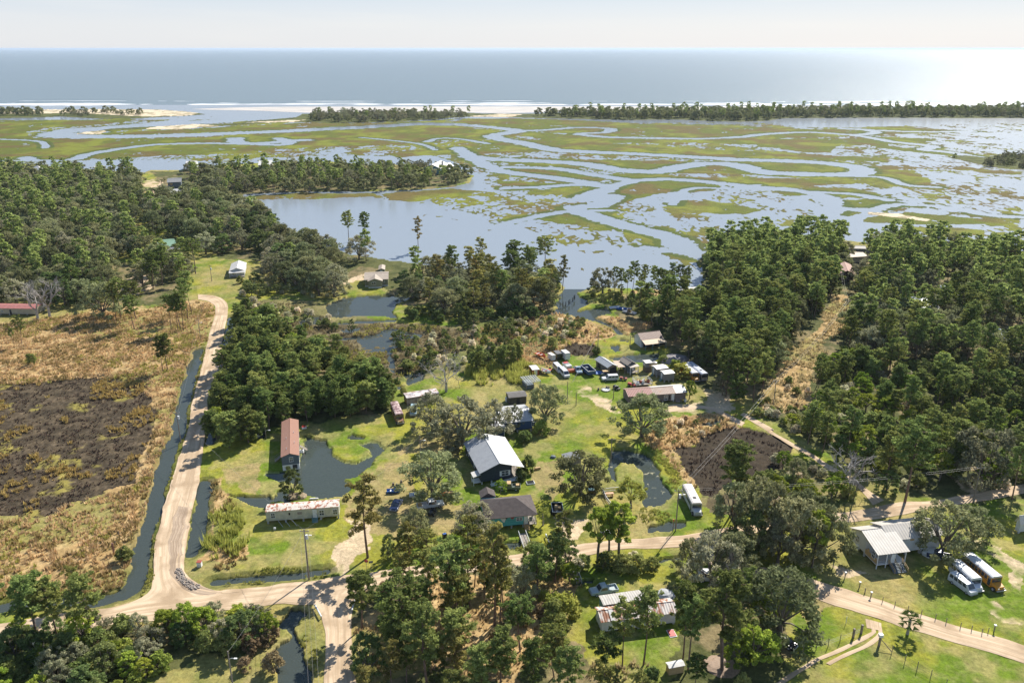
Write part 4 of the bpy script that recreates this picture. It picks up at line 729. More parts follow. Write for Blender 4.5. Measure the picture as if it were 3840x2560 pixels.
def opening(root, side, L, D, u, v, w, h, kind, trim=None):
    M = side_M(side, L, D); t = .09; trim = trim or TRIM
    if kind in ('window', 'shutter_window'):
        b = MB()
        for a in ((u - t, u, v - t, v + h + t), (u + w, u + w + t, v - t, v + h + t), (u, u + w, v - t, v), (u, u + w, v + h, v + h + t), (u, u + w, v + h * .48, v + h * .54), (u + w * .47, u + w * .53, v, v + h * .48), (u + w * .47, u + w * .53, v + h * .54, v + h)): frame_box(b, M, a[0], a[1], .003, .08, a[2], a[3])
        f = b.build('window', trim, root); g = MB(); g.box(u, u + w, .004, .03, v, v + h, M); g.build('pane', GLASS, f)
        if kind == 'shutter_window':
            for a in (u - t - .4, u + w + t):
                sb = MB(); sb.box(a, a + .38, .003, .06, v - .05, v + h + .05, M); sb.build('shutter', WHITE, f)
    elif kind == 'dark_opening': b = MB(); b.box(u, u + w, -.02, .012, v, v + h, M); b.build('opening', DARKV, root)
    elif kind == 'board': b = MB(); b.box(u, u + w, .003, .05, v, v + h, M); b.build('boarded_window', WOOD, root)
    elif kind == 'panel': b = MB(); b.box(u, u + w, .003, .05, v, v + h, M); b.build('panel', TAN, root)
    else:
        b = MB(); b.box(u, u + w, .005, .06, v, v + h, M); d = b.build('door', trim, root); k = MB(); k.box(u + w - .16, u + w - .08, .06, .12, v + h * .45, v + h * .5, M); k.build('handle', DARKV, d)
def steps(root, side, L, D, u, w, top, n=None, mat=None, rail=True, rot=None):
    M = side_M(side, L, D); n = n or max(2, int(top / .2)); b = MB(); mat = mat or WOOD
    for i in range(n): b.box(u, u + w, .05 + i * .28, .05 + (i + 1) * .28 + .02, max(0.01, top - (i + 1) * top / n - .03), top - i * top / n - .02, M)
    s = b.build('steps', mat, root)
    if rail:
        for uu in (u - .05, u + w):
            r = MB(); r.tube([M @ Vector((uu, .1, top + .85)), M @ Vector((uu, n * .28, .9))], .04, 4); r.tube([M @ Vector((uu, .1, 0)), M @ Vector((uu, .1, top + .85))], .04, 4); r.tube([M @ Vector((uu, n * .28, 0)), M @ Vector((uu, n * .28, .9))], .04, 4); r.build('railing', mat, s)
def foot(NL, NR, BL, ze):
    a, b, c = G(*pt(NL), LAND + ze), G(*pt(NR), LAND + ze), G(*pt(BL), LAND + ze)
    x = (b - a); y = (c - a); L, Dd = x.length, y.length
    if L >= Dd: ax = x.normalized(); ay = Vector((-ax.y, ax.x, 0)); D = abs(y.dot(ay)); W_ = L
    else: ay = y.normalized(); ax = Vector((ay.y, -ay.x, 0)); W_ = abs(x.dot(ax)); D = Dd
    return a, ax, ay, W_, D
def house(name, label, cat, NL, NR, BL, wall_h, lift, rise, ridge, wallm, roofm, ops=(), ov=.35, piers=True, hip=False, frac=.5, dims=None, porch_r=0, porch_f=0, th=.09, flat=False, group=None, floor_skirt=None, excl=True, roof2=None):
    ze = wall_h + lift; a, ax, ay, L, D = foot(NL, NR, BL, ze)
    if dims: L = dims[0] or L; D = dims[1] or D
    L -= 2 * ov; D -= 2 * ov; o = a + ax * ov + ay * ov
    root = thing(name, label, cat, (o.x, o.y, LAND), math.atan2(ax.y, ax.x), group)
    if excl: c = o + ax * L / 2 + ay * D / 2; EXCL.append((c.x, c.y, max(L, D) * .5 + 2.2)); 
    WL, W0 = L - porch_r, porch_f                                        # walls stop short where there is a porch
    b = MB(); z0, z1 = lift, ze
    if ridge == 'x':
        ym = D * frac; prof = [(W0, z0), (D, z0), (D, z1), (ym, z1 + rise), (W0, z1 + rise * (W0 / ym if ym else 0))]
        b.prism([(u, z) for u, z in prof], 0, WL, 'x')
    else:
        xm = L * frac; hr = z1 + rise * max(0, (L - WL)) / max(.01, L - xm); prof = [(0, z0), (WL, z0), (WL, hr), (xm, z1 + rise), (0, z1)]
        b.prism(prof, W0, D, 'y')
    if hip:
        b = MB(); b.box(0, WL, W0, D, z0, z1)
    w = b.build('wall', wallm, root)
    k = ov
    g = .06
    if ridge == 'x':
        ym = D * frac; sl = rise / max(.1, ym); sb_ = rise / max(.1, D - ym); zf = z1 - k * sl + g; zb = z1 - k * sb_ + g; zr = z1 + rise + g
        quads = [((-k, -k, zf), (L + k, -k, zf), (L + k, ym, zr), (-k, ym, zr)), ((-k, ym, zr), (L + k, ym, zr), (L + k, D + k, zb), (-k, D + k, zb))]
        if hip:
            hx = min(D * .5, L * .35); quads = None; rf = MB(); V = [(-k, -k, zf), (L + k, -k, zf), (L + k, D + k, zb), (-k, D + k, zb), (hx, ym, zr), (L - hx, ym, zr), (-k, -k, zf - th), (L + k, -k, zf - th), (L + k, D + k, zb - th), (-k, D + k, zb - th)]
            rf.add(V, [(0, 1, 5, 4), (1, 2, 5), (2, 3, 4, 5), (3, 0, 4), (0, 6, 7, 1), (1, 7, 8, 2), (2, 8, 9, 3), (3, 9, 6, 0), (9, 8, 7, 6)]); rf.build('roof', roofm, root)
    else:
        xm = L * frac; sl = rise / max(.1, xm); sr = rise / max(.1, L - xm); zf = z1 - k * sl + g; zb = z1 - k * sr + g; zr = z1 + rise + g
        quads = [((-k, -k, zf), (xm, -k, zr), (xm, D + k, zr), (-k, D + k, zf)), ((xm, -k, zr), (L + k, -k, zb), (L + k, D + k, zb), (xm, D + k, zr))]
    if quads:
        rf = MB(); rf.sheet(quads[0], th)
        if roof2: r0 = rf.build('roof', roofm, root); rf = MB().sheet(quads[1], th); rf.build('roof', roof2, root)
        else: rf.sheet(quads[1], th); r0 = rf.build('roof', roofm, root)
        if rise > .5:
            rc = MB()
            if ridge == 'x': rc.tube([(-k, ym, zr + .02), (L + k, ym, zr + .02)], .07, 5)
            else: rc.tube([(xm, -k, zr + .02), (xm, D + k, zr + .02)], .07, 5)
            rc.build('ridge_cap', roofm, r0)
    if lift > .25 and piers:
        nx_ = max(2, int(L / 3.2)); 
        for i in range(nx_ + 1):
            for yy in (W0 + .15, D - .45) if D > 3 else (W0 + .15,):
                pb = MB(); xx = .1 + (WL - .5) * i / nx_; pb.box(xx, xx + .35, yy, yy + .35, -.15, lift - .002); pb.build('pier', BLOCK, root)
    if floor_skirt: sk = MB(); sk.box(.05, WL - .05, W0 + .05, D - .05, -.1, lift - .003); sk.build('skirting', floor_skirt, root)
    for op in ops: opening(root, op[0], WL, D, *op[1:])
    root['_L'] = L; root['_D'] = D
    return root, L, D, z1
def post_row(root, pts, z, m=WHITE, r=.08):
    for x, y in pts: b = MB(); b.box(x - r, x + r, y - r, y + r, -.1, z); b.build('post', m, root)
def rail_line(root, pts, z, m=WOOD, h=.95):
    b = MB()
    for (a, c) in zip(pts[:-1], pts[1:]):
        A = Vector((*a, z)); Cc = Vector((*c, z)); n = max(1, int((Cc - A).length / 1.2))
        for i in range(n + 1): p = A.lerp(Cc, i / n); b.box(p.x - .045, p.x + .045, p.y - .045, p.y + .045, z - .2, z + h)
        for hh in (h, h * .5): b.tube([A + Vector((0, 0, hh)), Cc + Vector((0, 0, hh))], .04, 4)
    return b.build('railing', m, root)
# --- brown roofed mobile home in the flooded lawn
t, L, D, z = house('mobile_home', 'raised slate blue mobile home with a brown shingle gable roof beside the flooded lawn', 'mobile home', (980, 1560, 243, 519), (980, 1560, 478, 500), (980, 1560, 254, 68), 2.35, 1.45, .75, 'y', W_SLATE, M_BROWNSH, [('f', 1.9, 2.3, .8, 1.15, 'window'), ('r', 3, 2.2, .8, 1, 'window'), ('r', 13, 2.2, .8, 1, 'window'), ('r', 9.3, 1.5, .9, 2, 'door'), ('l', 4, 2.2, .9, 1, 'window'), ('l', 12, 2.2, .9, 1, 'window'), ('l', 14.6, 1.5, .9, 2, 'door')], ov=.15, piers=False, floor_skirt=WHITE)
steps(t, 'r', L, D, 9.2, 1.1, 1.45); steps(t, 'l', L, D, 14.5, 1.1, 1.45)
b = MB(); b.box(.5 + 2, 3.6, -.03, .01, .2, 1.3); b.build('opening', DARKV, t)
for (x, y) in ((1.3, 3), (3.2, 6), (1.2, 9), (3.1, 12)): MB().tube([(x, y, z + .3), (x, y, z + .95)], .07, 6).build('roof_vent', TRIM, t)
ac = thing('air_conditioner', 'white air conditioner on a wooden stand right of the brown roofed mobile home', 'air conditioner', G(*pt((980, 1560, 515, 500)))); b = MB(); b.box(-.5, .5, -.4, .4, 1.1, 1.8); b.build('cabinet', WHITE, ac, .03); b = MB(); b.tube([(0, 0, 1.8), (0, 0, 1.84)], .33, 12); b.build('fan_grille', DARKV, ac)
b = MB(); b.box(-.55, .55, -.45, .45, 1.02, 1.1); [b.box(x - .04, x + .04, y - .04, y + .04, -.3, 1.02) for x in (-.5, .5) for y in (-.4, .4)]; b.build('stand', WOOD, ac)
# --- rusty white trailer
t, L, D, z = house('mobile_home', 'old cream mobile home with a rust stained white roof on the lawn', 'mobile home', (2, 1, 103, 986), (2, 1, 753, 938), (2, 1, 107, 918), 2.4, .75, .22, 'x', W_CREAM, M_RUSTW, [('f', 1.1, 1.5, .8, 1.15, 'window'), ('f', 4.9, 1.9, .35, .6, 'dark_opening'), ('f', 6.8, 1.9, 1.0, .6, 'board'), ('f', 10.1, .8, .95, 2.05, 'door'), ('f', 11.6, 1.3, .95, 1.2, 'window'), ('f', 14.6, 1.3, .85, 1.2, 'window'), ('r', 1.2, 1.5, .9, 1, 'window')], ov=.08)
steps(t, 'f', L, D, 10.0, 1.15, .75, mat=W_TEAL)
for i in range(3): b = MB(); b.tube([(2.4 + i * 1.5, .1, .75), (3.7 + i * 1.5, -1.7, .02)], .035, 4); b.build('strap', TRIM, t)
# --- metal roofed dark house
t, L, D, z = house('wooden_house', 'dark walled house under a big pale grey metal gable roof', 'house', (1700, 1580, 330, 652), (1700, 1580, 905, 588), (1700, 1580, 125, 262), 2.7, .8, 1.9, 'y', W_DARK, M_TIN, [('f', 5.2, 1.7, 1.7, 1.25, 'shutter_window'), ('l', 3, 1.6, .9, 1.2, 'window'), ('l', 9, 1.6, .9, 1.2, 'window')], ov=.45, frac=.44, porch_r=2.6)
post_row(t, [(L - .15, .2), (L - .15, D * .5), (L - .15, D - .2)], z); b = MB(); b.box(L - 2.58, L, .1, D - .1, .68, .8); b.build('porch_floor', WOOD, t); rail_line(t, [(L - .1, .2), (L - .1, D - .2)], .8)
b = MB(); b.sheet([(2.2, -.2, .04), (2.2, -1.4, .04), (L - 1.6, -1.4, .75), (L - 1.6, -.2, .75)], .06); b.build('ramp', TRIM, t)
r = MB(); [r.tube([(x, -1.4, 0), (x, -1.4, .9 + (x - 2.2) * .09)], .04, 4) for x in np.linspace(2.2, L - 1.6, 5)]; r.tube([(2.2, -1.4, .9), (L - 1.6, -1.4, 1.65)], .05, 4); r.build('railing', WHITE, t)
b = MB(); b.sheet([(-2.0, -.2, 2.5), (-.1, -.2, 2.9), (-.1, 2.4, 2.9), (-2.0, 2.4, 2.5)], .08); b.build('side_porch_roof', M_PLAINW, t); b = MB(); b.box(-1.9, -.01, 0, 2.2, .7, .8); [b.box(x - .07, x + .07, y - .07, y + .07, -.1, 2.5) for x, y in ((-1.8, .1), (-1.8, 2.1))]; b.build('side_porch', WHITE, t)
# --- turquoise house
t, L, D, z = house('cafe', 'turquoise walled house with a dark shingle roof and a painted front', 'cafe', (1700, 1780, 400, 556), (1700, 1780, 1068, 490), (1700, 1780, 312, 300), 2.5, .85, 2.0, 'x', W_TURQ, M_DARKSH, [('f', 6.6, 1.95, 1.3, .7, 'window'), ('f', 8.3, .9, .9, 2, 'door'), ('f', 8.45, 1.0, .5, 1.8, 'dark_opening'), ('f', 9.5, 1.5, .6, 1.0, 'window')], ov=.4, hip=True, porch_r=2.6)
post_row(t, [(L - .15, .15), (L - .15, 3)], z); b = MB(); b.box(L - 2.59, L + .1, -.3, D * .7, .73, .85); b.build('porch_floor', WOOD, t); rail_line(t, [(9.4, -.3), (L + .1, -.3), (L + .1, 3)], .85); steps(t, 'f', L - 2.6, D, 8.3, 1.1, .85, mat=TAN)
b = MB(); b.prism([(-.2, z), (3.4, z), (3.4, z + .1), (1.6, z + 1.2), (-.2, z + .1)], D + .42, D + 3.4, 'y'); b.build('rear_gable', M_DARKSH, t); b = MB(); b.box(.1, 3.1, D + .02, D + 3.1, .0, z - .01); b.build('rear_wall', W_TURQ, t)
PINKW = pm('mural_white', (.75, .74, .72)); MB().add([(3.0, -.02, 2.9), (3.7, -.02, 3.2), (4.3, -.02, 2.7), (3.9, -.02, 1.7), (3.4, -.02, 2.2)], [(0, 1, 2, 3, 4)]).build('mural', PINKW, t); MB().add([(3.7, -.03, 3.15), (4.9, -.03, 3.1), (4.4, -.03, 2.6), (4.05, -.03, 1.9), (4.3, -.03, 2.7)], [(0, 1, 2, 3, 4)]).build('mural', DARKV, t, label='black painted shape')
b = MB(); b.tube([(5.7, -.01, 2.85), (5.7, -.04, 2.85)], .42, 12); b.build('mural', pm('mural_red', (.38, .05, .05)), t, label='dark red painted disc')
def scribble(x0, z0, w, h, seed):
    rnd = random.Random(seed); pts = []; n = int(w / .09)
    for i in range(n): pts.append((x0 + i * w / n + .05 * math.sin(i * 1.9), -.035, z0 + h * (.5 + .5 * math.sin(i * 1.55 + rnd.random())) * rnd.uniform(.5, 1)))
    b = MB(); b.tube(pts, .022, 4); return b.build('lettering', pm('lettering_green', (.01, .14, .12)), t)
scribble(4.5, 2.1, 2.3, .38, 1); scribble(5.1, 1.6, 1.5, .32, 2)
# --- blue house
t, L, D, z = house('blue_house', 'navy blue house with a pale metal roof half hidden by mossy trees', 'house', (2, 1, 2190, 205), (2, 2, 228, 158), (2, 1, 2120, 60), 2.6, .8, 1.3, 'x', W_NAVY, M_TINX, [('f', 8.2, 1.6, .9, 1.1, 'window'), ('f', 3, 1.6, .9, 1.1, 'window'), ('r', 3, 1.6, .9, 1.1, 'window')], ov=.35)
b = MB(); b.prism([(-3.4, z - .3), (.4, z - .3), (-1.5, z + .8)], -2.8, 3.0, 'y'); b.build('porch_roof', M_TINX, t); b = MB(); b.box(-3.1, -.02, -2.5, 3, .7, z - .31); b.build('wing_wall', W_NAVY, t); post_row(t, [(-3.1, -2.55), (-.1, -2.55)], z - .32)
# --- small sheds and yard structures
t, L, D, z = house('shed', 'dark weathered shed with a grey roof left of the rounded oak', 'shed', (1, 2, 18, 1392), (1, 2, 182, 1376), (1, 2, 8, 1338), 2.3, .1, .5, 'x', pm('weathered_dark_wall', (.10, .095, .075), (.06, .058, .045), 1.5, .9), pm('grey_felt_roof', (.16, .15, .14), (.12, .11, .10), 1, .9), [('f', 2.3, .2, .9, 1.8, 'dark_opening')], ov=.2)
tk = thing('water_tank', 'small white tank standing at the left corner of the dark weathered shed', 'tank', gq(1, 2, -2, 1420)); MB().tube([(0, 0, 0), (0, 0, 1.2)], .42, 12).build('tank_body', WHITE, tk); MB().tube([(0, 0, 1.2), (0, 0, 1.35)], [.42, .12], 12).build('lid', TRIM, tk)
t, L, D, z = house('shed', 'small red shed with a white roof left of the orange boats', 'shed', (1950, 1280, 155, 362), (1950, 1280, 247, 350), (1950, 1280, 108, 304), 2.0, 0, .15, 'x', W_RED, M_PLAINW, [('f', .6, .1, 1, 1.7, 'door')], ov=.15)
# open frame over a low box
a = foot((1950, 1280, 78, 522), (1950, 1280, 252, 494), (1950, 1280, 10, 450), 2.3); t = thing('pergola', 'wooden frame with bare rafters over a low dark box', 'pergola', (a[0].x, a[0].y, LAND), math.atan2(a[1].y, a[1].x)); L, D = a[3], a[4]
for x, y in ((0, 0), (L, 0), (L, D), (0, D), (L / 2, 0)): MB().box(x - .08, x + .08, y - .08, y + .08, -.1, 2.2).build('post', WOOD, t)
b = MB(); [b.box(-.2, L + .2, y - .05, y + .05, 2.2, 2.36) for y in np.linspace(0, D, 6)]; b.build('beams', TRIM, t); b = MB(); [b.box(x - .04, x + .04, -.2, D + .2, 2.37, 2.5) for x in np.linspace(0, L, 7)]; b.build('rafters', TRIM, t); MB().box(.3, L * .6, .3, D - .3, 0, 1.3).build('crate_box', W_SLATE, t)
# shop and cabin
t, L, D, z = house('workshop', 'open fronted workshop with a long pale metal gable roof', 'workshop', (1950, 1280, 1100, 328), (1950, 1280, 1242, 308), (1950, 1280, 934, 220), 2.6, .1, .7, 'y', pm('workshop_boards', (.26, .20, .14), (.16, .12, .085), 1.5, .8), M_TIN, [('f', .8, .2, 2.6, 2, 'dark_opening'), ('l', 1, .3, 2, 1.6, 'dark_opening')], ov=.45)
t, L, D, z = house('cabin', 'blue grey cabin with a brown gable roof and front porch beside the workshop', 'cabin', (2300, 1220, 180, 498), (2300, 1220, 296, 476), (2300, 1220, 68, 430), 2.4, .7, .9, 'y', W_SLATE, M_TANMET, [('f', 1.6, .8, .9, 2, 'door'), ('l', 2, 1.5, .8, 1, 'window')], ov=.3)
b = MB(); b.sheet([(-.1, -1.7, 2.6), (L + .4, -1.7, 2.6), (L + .4, -.32, 2.95), (-.1, -.32, 2.95)], .08); b.build('awning', M_TANMET, t); post_row(t, [(0, -1.6), (L, -1.6)], 2.5); MB().box(-.2, L + .3, -1.7, -.02, .55, .68).build('porch_floor', WOOD, t); rail_line(t, [(L + .2, -1.7), (L + .2, -.1)], .68)
a = foot((2300, 1220, 60, 525), (2300, 1220, 152, 514), (2300, 1220, -10, 452), 2.5); t = thing('carport', 'low flat tan carport between the workshop and the cabin', 'carport', (a[0].x, a[0].y, LAND), math.atan2(a[1].y, a[1].x)); L, D = a[3], a[4]; MB().sheet([(0, 0, 2.45), (L, 0, 2.45), (L, D, 2.6), (0, D, 2.6)], .1).build('roof', pm('tan_board_roof', (.50, .37, .27), (.42, .31, .22), 2), t); post_row(t, [(.1, .1), (L - .1, .1), (L - .1, D - .1), (.1, D - .1)], 2.4, WOOD)
t, L, D, z = house('booth', 'tall white topped booth standing on a boarded base left of the grey sheds', 'booth', (2300, 1220, 408, 478), (2300, 1220, 494, 467), (2300, 1220, 364, 438), 1.5, 1.8, .12, 'x', W_GREY, M_PLAINW, [('f', 1.2, 2.1, 1, .7, 'panel'), ('l', .6, 1.95, .8, 1.0, 'door')], ov=.2, floor_skirt=pm('lattice_base', (.12, .10, .085), (.08, .07, .06), 4), piers=False)
for lab, a, b_, c in (('rear one of two grey sheds with white roofs and blue steps', (2300, 1220, 548, 556), (2300, 1220, 698, 534), (2300, 1220, 513, 500)), ('front one of two grey sheds with white roofs and blue steps', (2300, 1220, 641, 616), (2300, 1220, 779, 600), (2300, 1220, 601, 565))):
    t, L, D, z = house('storage_shed', lab, 'shed', a, b_, c, 2.3, .6, .25, 'x', W_GREY, M_PLAINW, [('l', .8, .7, .9, 1.9, 'door')], ov=.15, group='grey sheds with white roofs'); steps(t, 'l', L, D, .7, 1.1, .6, mat=W_TEAL)
tk = thing('round_tank', 'tan round tank between the booth and the rear grey shed', 'tank', G(*pt((2300, 1220, 515, 540)))); MB().tube([(0, 0, 0), (0, 0, 2.2)], .8, 14).build('tank_body', pm('tan_tank', (.55, .45, .33)), tk); MB().tube([(0, 0, 2.2), (0, 0, 2.5)], [.85, .2], 14).build('lid', M_PLAINW, tk)
a = foot((2300, 1220, 290, 752), (2300, 1220, 490, 736), (2300, 1220, 254, 690), .9); t = thing('deck', 'raised timber deck with railings heaped with furniture behind the red roofed house', 'deck', (a[0].x, a[0].y, LAND), math.atan2(a[1].y, a[1].x)); L, D = a[3], a[4]; MB().box(0, L, 0, D, .75, .9).build('deck_floor', WOOD, t); rail_line(t, [(0, 0), (0, D), (L, D), (L, 0)], .9, TRIM, 1.1); post_row(t, [(.1, .1), (L - .1, .1), (L - .1, D - .1), (.1, D - .1)], .74, WOOD)
for i in range(7): o = tag(MB().box(-.4, .4, -.3, .3, 0, .5 + .1 * (i % 3)).box(-.4, .4, .2, .3, .5, .9).build('chair', (WHITE, TAN, W_RED, TRIM)[i % 4], None, .04), 'old chair or box heaped on the timber deck', 'chair', 'furniture on the deck'); o.location = a[0] + a[1] * (.8 + i * (L - 1.6) / 6) + a[2] * (.9 + (i * 37 % 10) / 10 * (D - 1.8)); o.location.z = LAND + .9; o.rotation_euler.z = i
# red roofed house, three roof sections
t, L, D, z = house('red_roofed_house', 'long brown walled house with a red, brown and silver roof behind the large oak', 'house', (2300, 1400, 190, 292), (2300, 1400, 934, 236), (2300, 1400, 104, 186), 2.4, .55, .9, 'x', W_MAUVE, M_BROWNMET, [('f', 11.0, .8, 1.0, 1.5, 'window'), ('f', 13.2, .6, .9, 2.1, 'door'), ('f', 12.3, .9, .5, 1.4, 'dark_opening')], ov=.35)
k = .36; g = .11; ym = D / 2; sl = .9 / ym
for x0, x1, m in ((-k, L * .42, M_REDMET), (L * .82, L + k, M_TINX)): MB().sheet([(x0, -k, z - k * sl + g), (x1, -k, z - k * sl + g), (x1, ym, z + .9 + g), (x0, ym, z + .9 + g)], .04).build('roof', m, t, label='differently coloured roof section')
MB().sheet([(L * .44, ym, z + .9 + g), (L + k, ym, z + .9 + g), (L + k, D + k, z - k * sl + g), (L * .44, D + k, z - k * sl + g)], .04).build('roof', M_PLAINW, t, label='whitish rear roof section')
steps(t, 'f', L, D, 14.6, 1.3, .55); rail_line(t, [(14.3, -1.2), (16.0, -1.2)], .4)
tk = thing('barrel', 'white barrel at the right corner of the red roofed house', 'barrel', G(*pt((2300, 1400, 907, 355)))); MB().tube([(0, 0, 0), (0, 0, .5), (0, 0, 1)], [.3, .34, .3], 12).build('barrel_body', WHITE, tk); MB().tube([(0, 0, 1), (0, 0, 1.06)], .28, 12).build('lid', DARKV, tk)
# barn
t, L, D, z = house('barn', 'old barn with brown tin roof, white end wall and tan lean to', 'barn', (2300, 1220, 350, 182), (2300, 1220, 628, 150), (2300, 1220, 246, 112), 3.0, 0, 1.5, 'x', W_WHITE, M_BROWNMET, [('l', 1.0, .1, 2.2, 2.3, 'door'), ('f', .8, .05, 3.5, 2.4, 'dark_opening'), ('f', 5, .05, 4.5, 2.2, 'dark_opening')], ov=.3)
MB().sheet([(-.1, -3.3, 2.15), (L + .3, -3.3, 2.15), (L + .3, -.3, 2.85), (-.1, -.3, 2.85)], .08).build('lean_to_roof', pm('tan_tin', (.55, .40, .24), (.47, .33, .19), 1, .6, ribs=(0, .5)), t); post_row(t, [(x, -3.2) for x in np.linspace(.1, L, 4)], 2.1, W_TEAL)
# house in the pines by the bay
house('flat_roofed_house', 'low house with a flat white roof among the open pines by the bay', 'house', (1, 2, 1492, 478), (1, 2, 1756, 448), (1, 2, 1452, 436), 2.5, .4, .15, 'x', pm('pale_yellow_wall', (.42, .37, .24), (.36, .31, .2), 1), M_PLAINW, [('f', 2, 1.2, 1, 1, 'window'), ('f', 8, 1.2, 1, 1, 'window'), ('l', 1, .6, .9, 1.9, 'dark_opening')], ov=.4)
# white house lower right
t, L, D, z = house('white_house', 'big white house on piers with cream metal roofs and wide front stairs', 'house', (3150, 1930, 480, 503), (3150, 1930, 895, 462), (3150, 1930, 115, 150), 2.7, 1.0, 1.7, 'x', W_WHITE, M_WHITEMETAL, [('l', D * .12 if False else 2.0, 1.9, .9, 1.4, 'window'), ('l', 6.0, 2.1, .6, .7, 'panel'), ('l', 7.6, 1.8, .9, 1.4, 'window'), ('f', 3, 1.05, 1, 2.1, 'door')], ov=.4, frac=.62, porch_f=4.2)
a_ = L
post_row(t, [(.1, .1), (L * .33, .1), (L - .1, .1)], z); MB().box(0, L, 0, 4.18, .85, 1.0).build('porch_floor', WHITE, t); MB().box(0, .05, .2, 4.1, 1.05, 2.2).build('porch_screen', TAN, t); rail_line(t, [(0, .1), (L * .33, .1)], 1.0, WOOD)
b = MB(); [b.box(L * .42, L * .86, -.3 * (i + 1), -.3 * i + .02, max(.02, 1 - .14 * (i + 1) - .05), 1 - .14 * i - .02) for i in range(7)]; st = b.build('steps', W_SLATE, t)
for xx in (L * .41, L * .62, L * .87): r = MB(); r.tube([(xx, .1, 1.95), (xx, -2.3, 1.0)], .06, 4); r.tube([(xx, .1, 1.5), (xx, -2.3, .6)], .06, 4); r.tube([(xx, -2.3, 0), (xx, -2.3, 1.05)], .06, 4); r.tube([(xx, -.1, 1), (xx, -.1, 1.95)], .06, 4); r.build('railing', TAN, st)
a2 = foot((3150, 1930, 632, 328), (3150, 1930, 1330, 258), (3150, 1930, 376, 92), 4.3); w = a2[0] - t.location; w.z = 0; w = Matrix.Rotation(-t.rotation_euler.z, 4, 'Z') @ w; L2, D2 = a2[3], a2[4]; k = .4; x0, y0 = w.x, w.y; ym = y0 + D2 / 2; zr = 4.3 + 1.5
b = MB(); b.prism([(y0 + k, 1.0), (y0 + D2 - k, 1.0), (y0 + D2 - k, 4.2), (ym, zr - .12), (y0 + k, 4.2)], x0 + k, x0 + L2 - k, 'x'); b.build('wing_wall', W_WHITE, t)
b = MB(); b.sheet([(x0, y0, 4.3), (x0 + L2, y0, 4.3), (x0 + L2, ym, zr), (x0, ym, zr)], .1); b.sheet([(x0, ym, zr), (x0 + L2, ym, zr), (x0 + L2, y0 + D2, 4.3), (x0, y0 + D2, 4.3)], .1); b.build('wing_roof', M_WHITEMETAL, t)
for i in range(5): MB().box(x0 + 1 + i * 3.4, x0 + 1.5 + i * 3.4, y0 + k + .1, y0 + k + .6, -.1, .998).build('pier', BLOCK, t)
for i in range(3): MB().box(x0 + 5 + i * 3, x0 + 5.9 + i * 3, y0 + k - .04, y0 + k - .003, 3.5, 3.9).build('vent_panel', TAN, t)
tk = thing('propane_tank', 'white gas tank on the shaded left side of the big white house', 'tank', G(*pt((3150, 1930, 215, 440)))); MB().tube([(0, 0, .1), (0, 0, .25), (0, 0, 1.3), (0, 0, 1.5)], [.25, .45, .45, .2], 12).build('tank_body', WHITE, tk); MB().tube([(0, 0, 1.5), (0, 0, 1.65)], .1, 8).build('valve', TRIM, tk)
# rusty roofed house, bottom
t, L, D, z = house('rusty_roofed_house', 'white walled house with a streaked rusty tin roof at the bottom', 'house', (3, 2, 832, 1032), (3, 2, 1512, 945), (3, 2, 755, 898), 2.4, .45, .75, 'x', W_WHITE, M_RUSTY, [('f', 6, 1.3, 1, 1, 'window'), ('f', 10.5, .6, .9, 2, 'door'), ('l', 1.5, 1.4, .8, 1, 'window')], ov=.3, frac=.5)
MB().sheet([(1.6, -.31, z + .06), (2.3, -.31, z + .06), (2.3, D / 2, z + .87), (1.6, D / 2, z + .87)], .03).build('roof_patch', M_PLAINW, t)
house('extension', 'flat grey ribbed roof extension joined behind the rusty roofed house', 'extension', (3, 2, 852, 884), (3, 2, 1276, 822), (3, 2, 784, 802), 2.9, .3, .12, 'x', W_TEAL, pm('streaked_grey_roof', (.50, .47, .42), (.34, .31, .27), 1.4, .7, ribs=(0, .5), stretch=(2.2, .3, 1)), [], ov=.15, piers=False)
house('low_shed', 'low shed with a white roof half hidden at the bottom edge', 'shed', (3, 2, 1432, 1440), (3, 2, 1576, 1412), (3, 2, 1370, 1390), 1.6, 0, .2, 'x', TAN, M_PLAINW, [], ov=.15)
# houses farther away
t, L, D, z = house('small_white_house', 'little white house with a white gable roof on the lawn beyond the lane bend', 'house', (1, 0, 2018, 275), (1, 0, 2158, 268), (1, 0, 2040, 206), 2.4, .4, 1.3, 'y', W_WHITE, M_PLAINW, [('f', 1, 1.2, .8, 1, 'window'), ('f', 3.6, .5, .9, 1.9, 'door')], ov=.3)
MB().sheet([(-.3, -2.2, 2.3), (L + .3, -2.2, 2.3), (L + .3, -.32, 2.8), (-.3, -.32, 2.8)], .08).build('porch_roof', M_PLAINW, t); post_row(t, [(x, -2.1) for x in (0, L / 2, L)], 2.2); MB().box(0, L, -2.1, -.02, .25, .4).build('porch_floor', WOOD, t)
t, L, D, z = house('tan_house', 'olive tan house with a light metal roof on the far side of the pond', 'house', (1, 1, 975, 352), (1, 1, 1192, 348), (1, 1, 985, 284), 2.7, .5, 1.2, 'x', W_TANW, M_TANMET, [('f', 7.8, 1.6, .8, 1, 'window')], ov=.3, floor_skirt=WHITE)
x0 = 1.6; MB().prism([(x0, .5), (x0 + 6.0, .5), (x0 + 6.0, 3.2), (x0 + 3.0, 4.3), (x0, 3.2)], -2.6, -.01, 'y').build('front_wing', W_TANW, t); MB().box(x0 + .05, x0 + 5.95, -2.55, -.02, -.1, .497).build('skirting', WHITE, t)
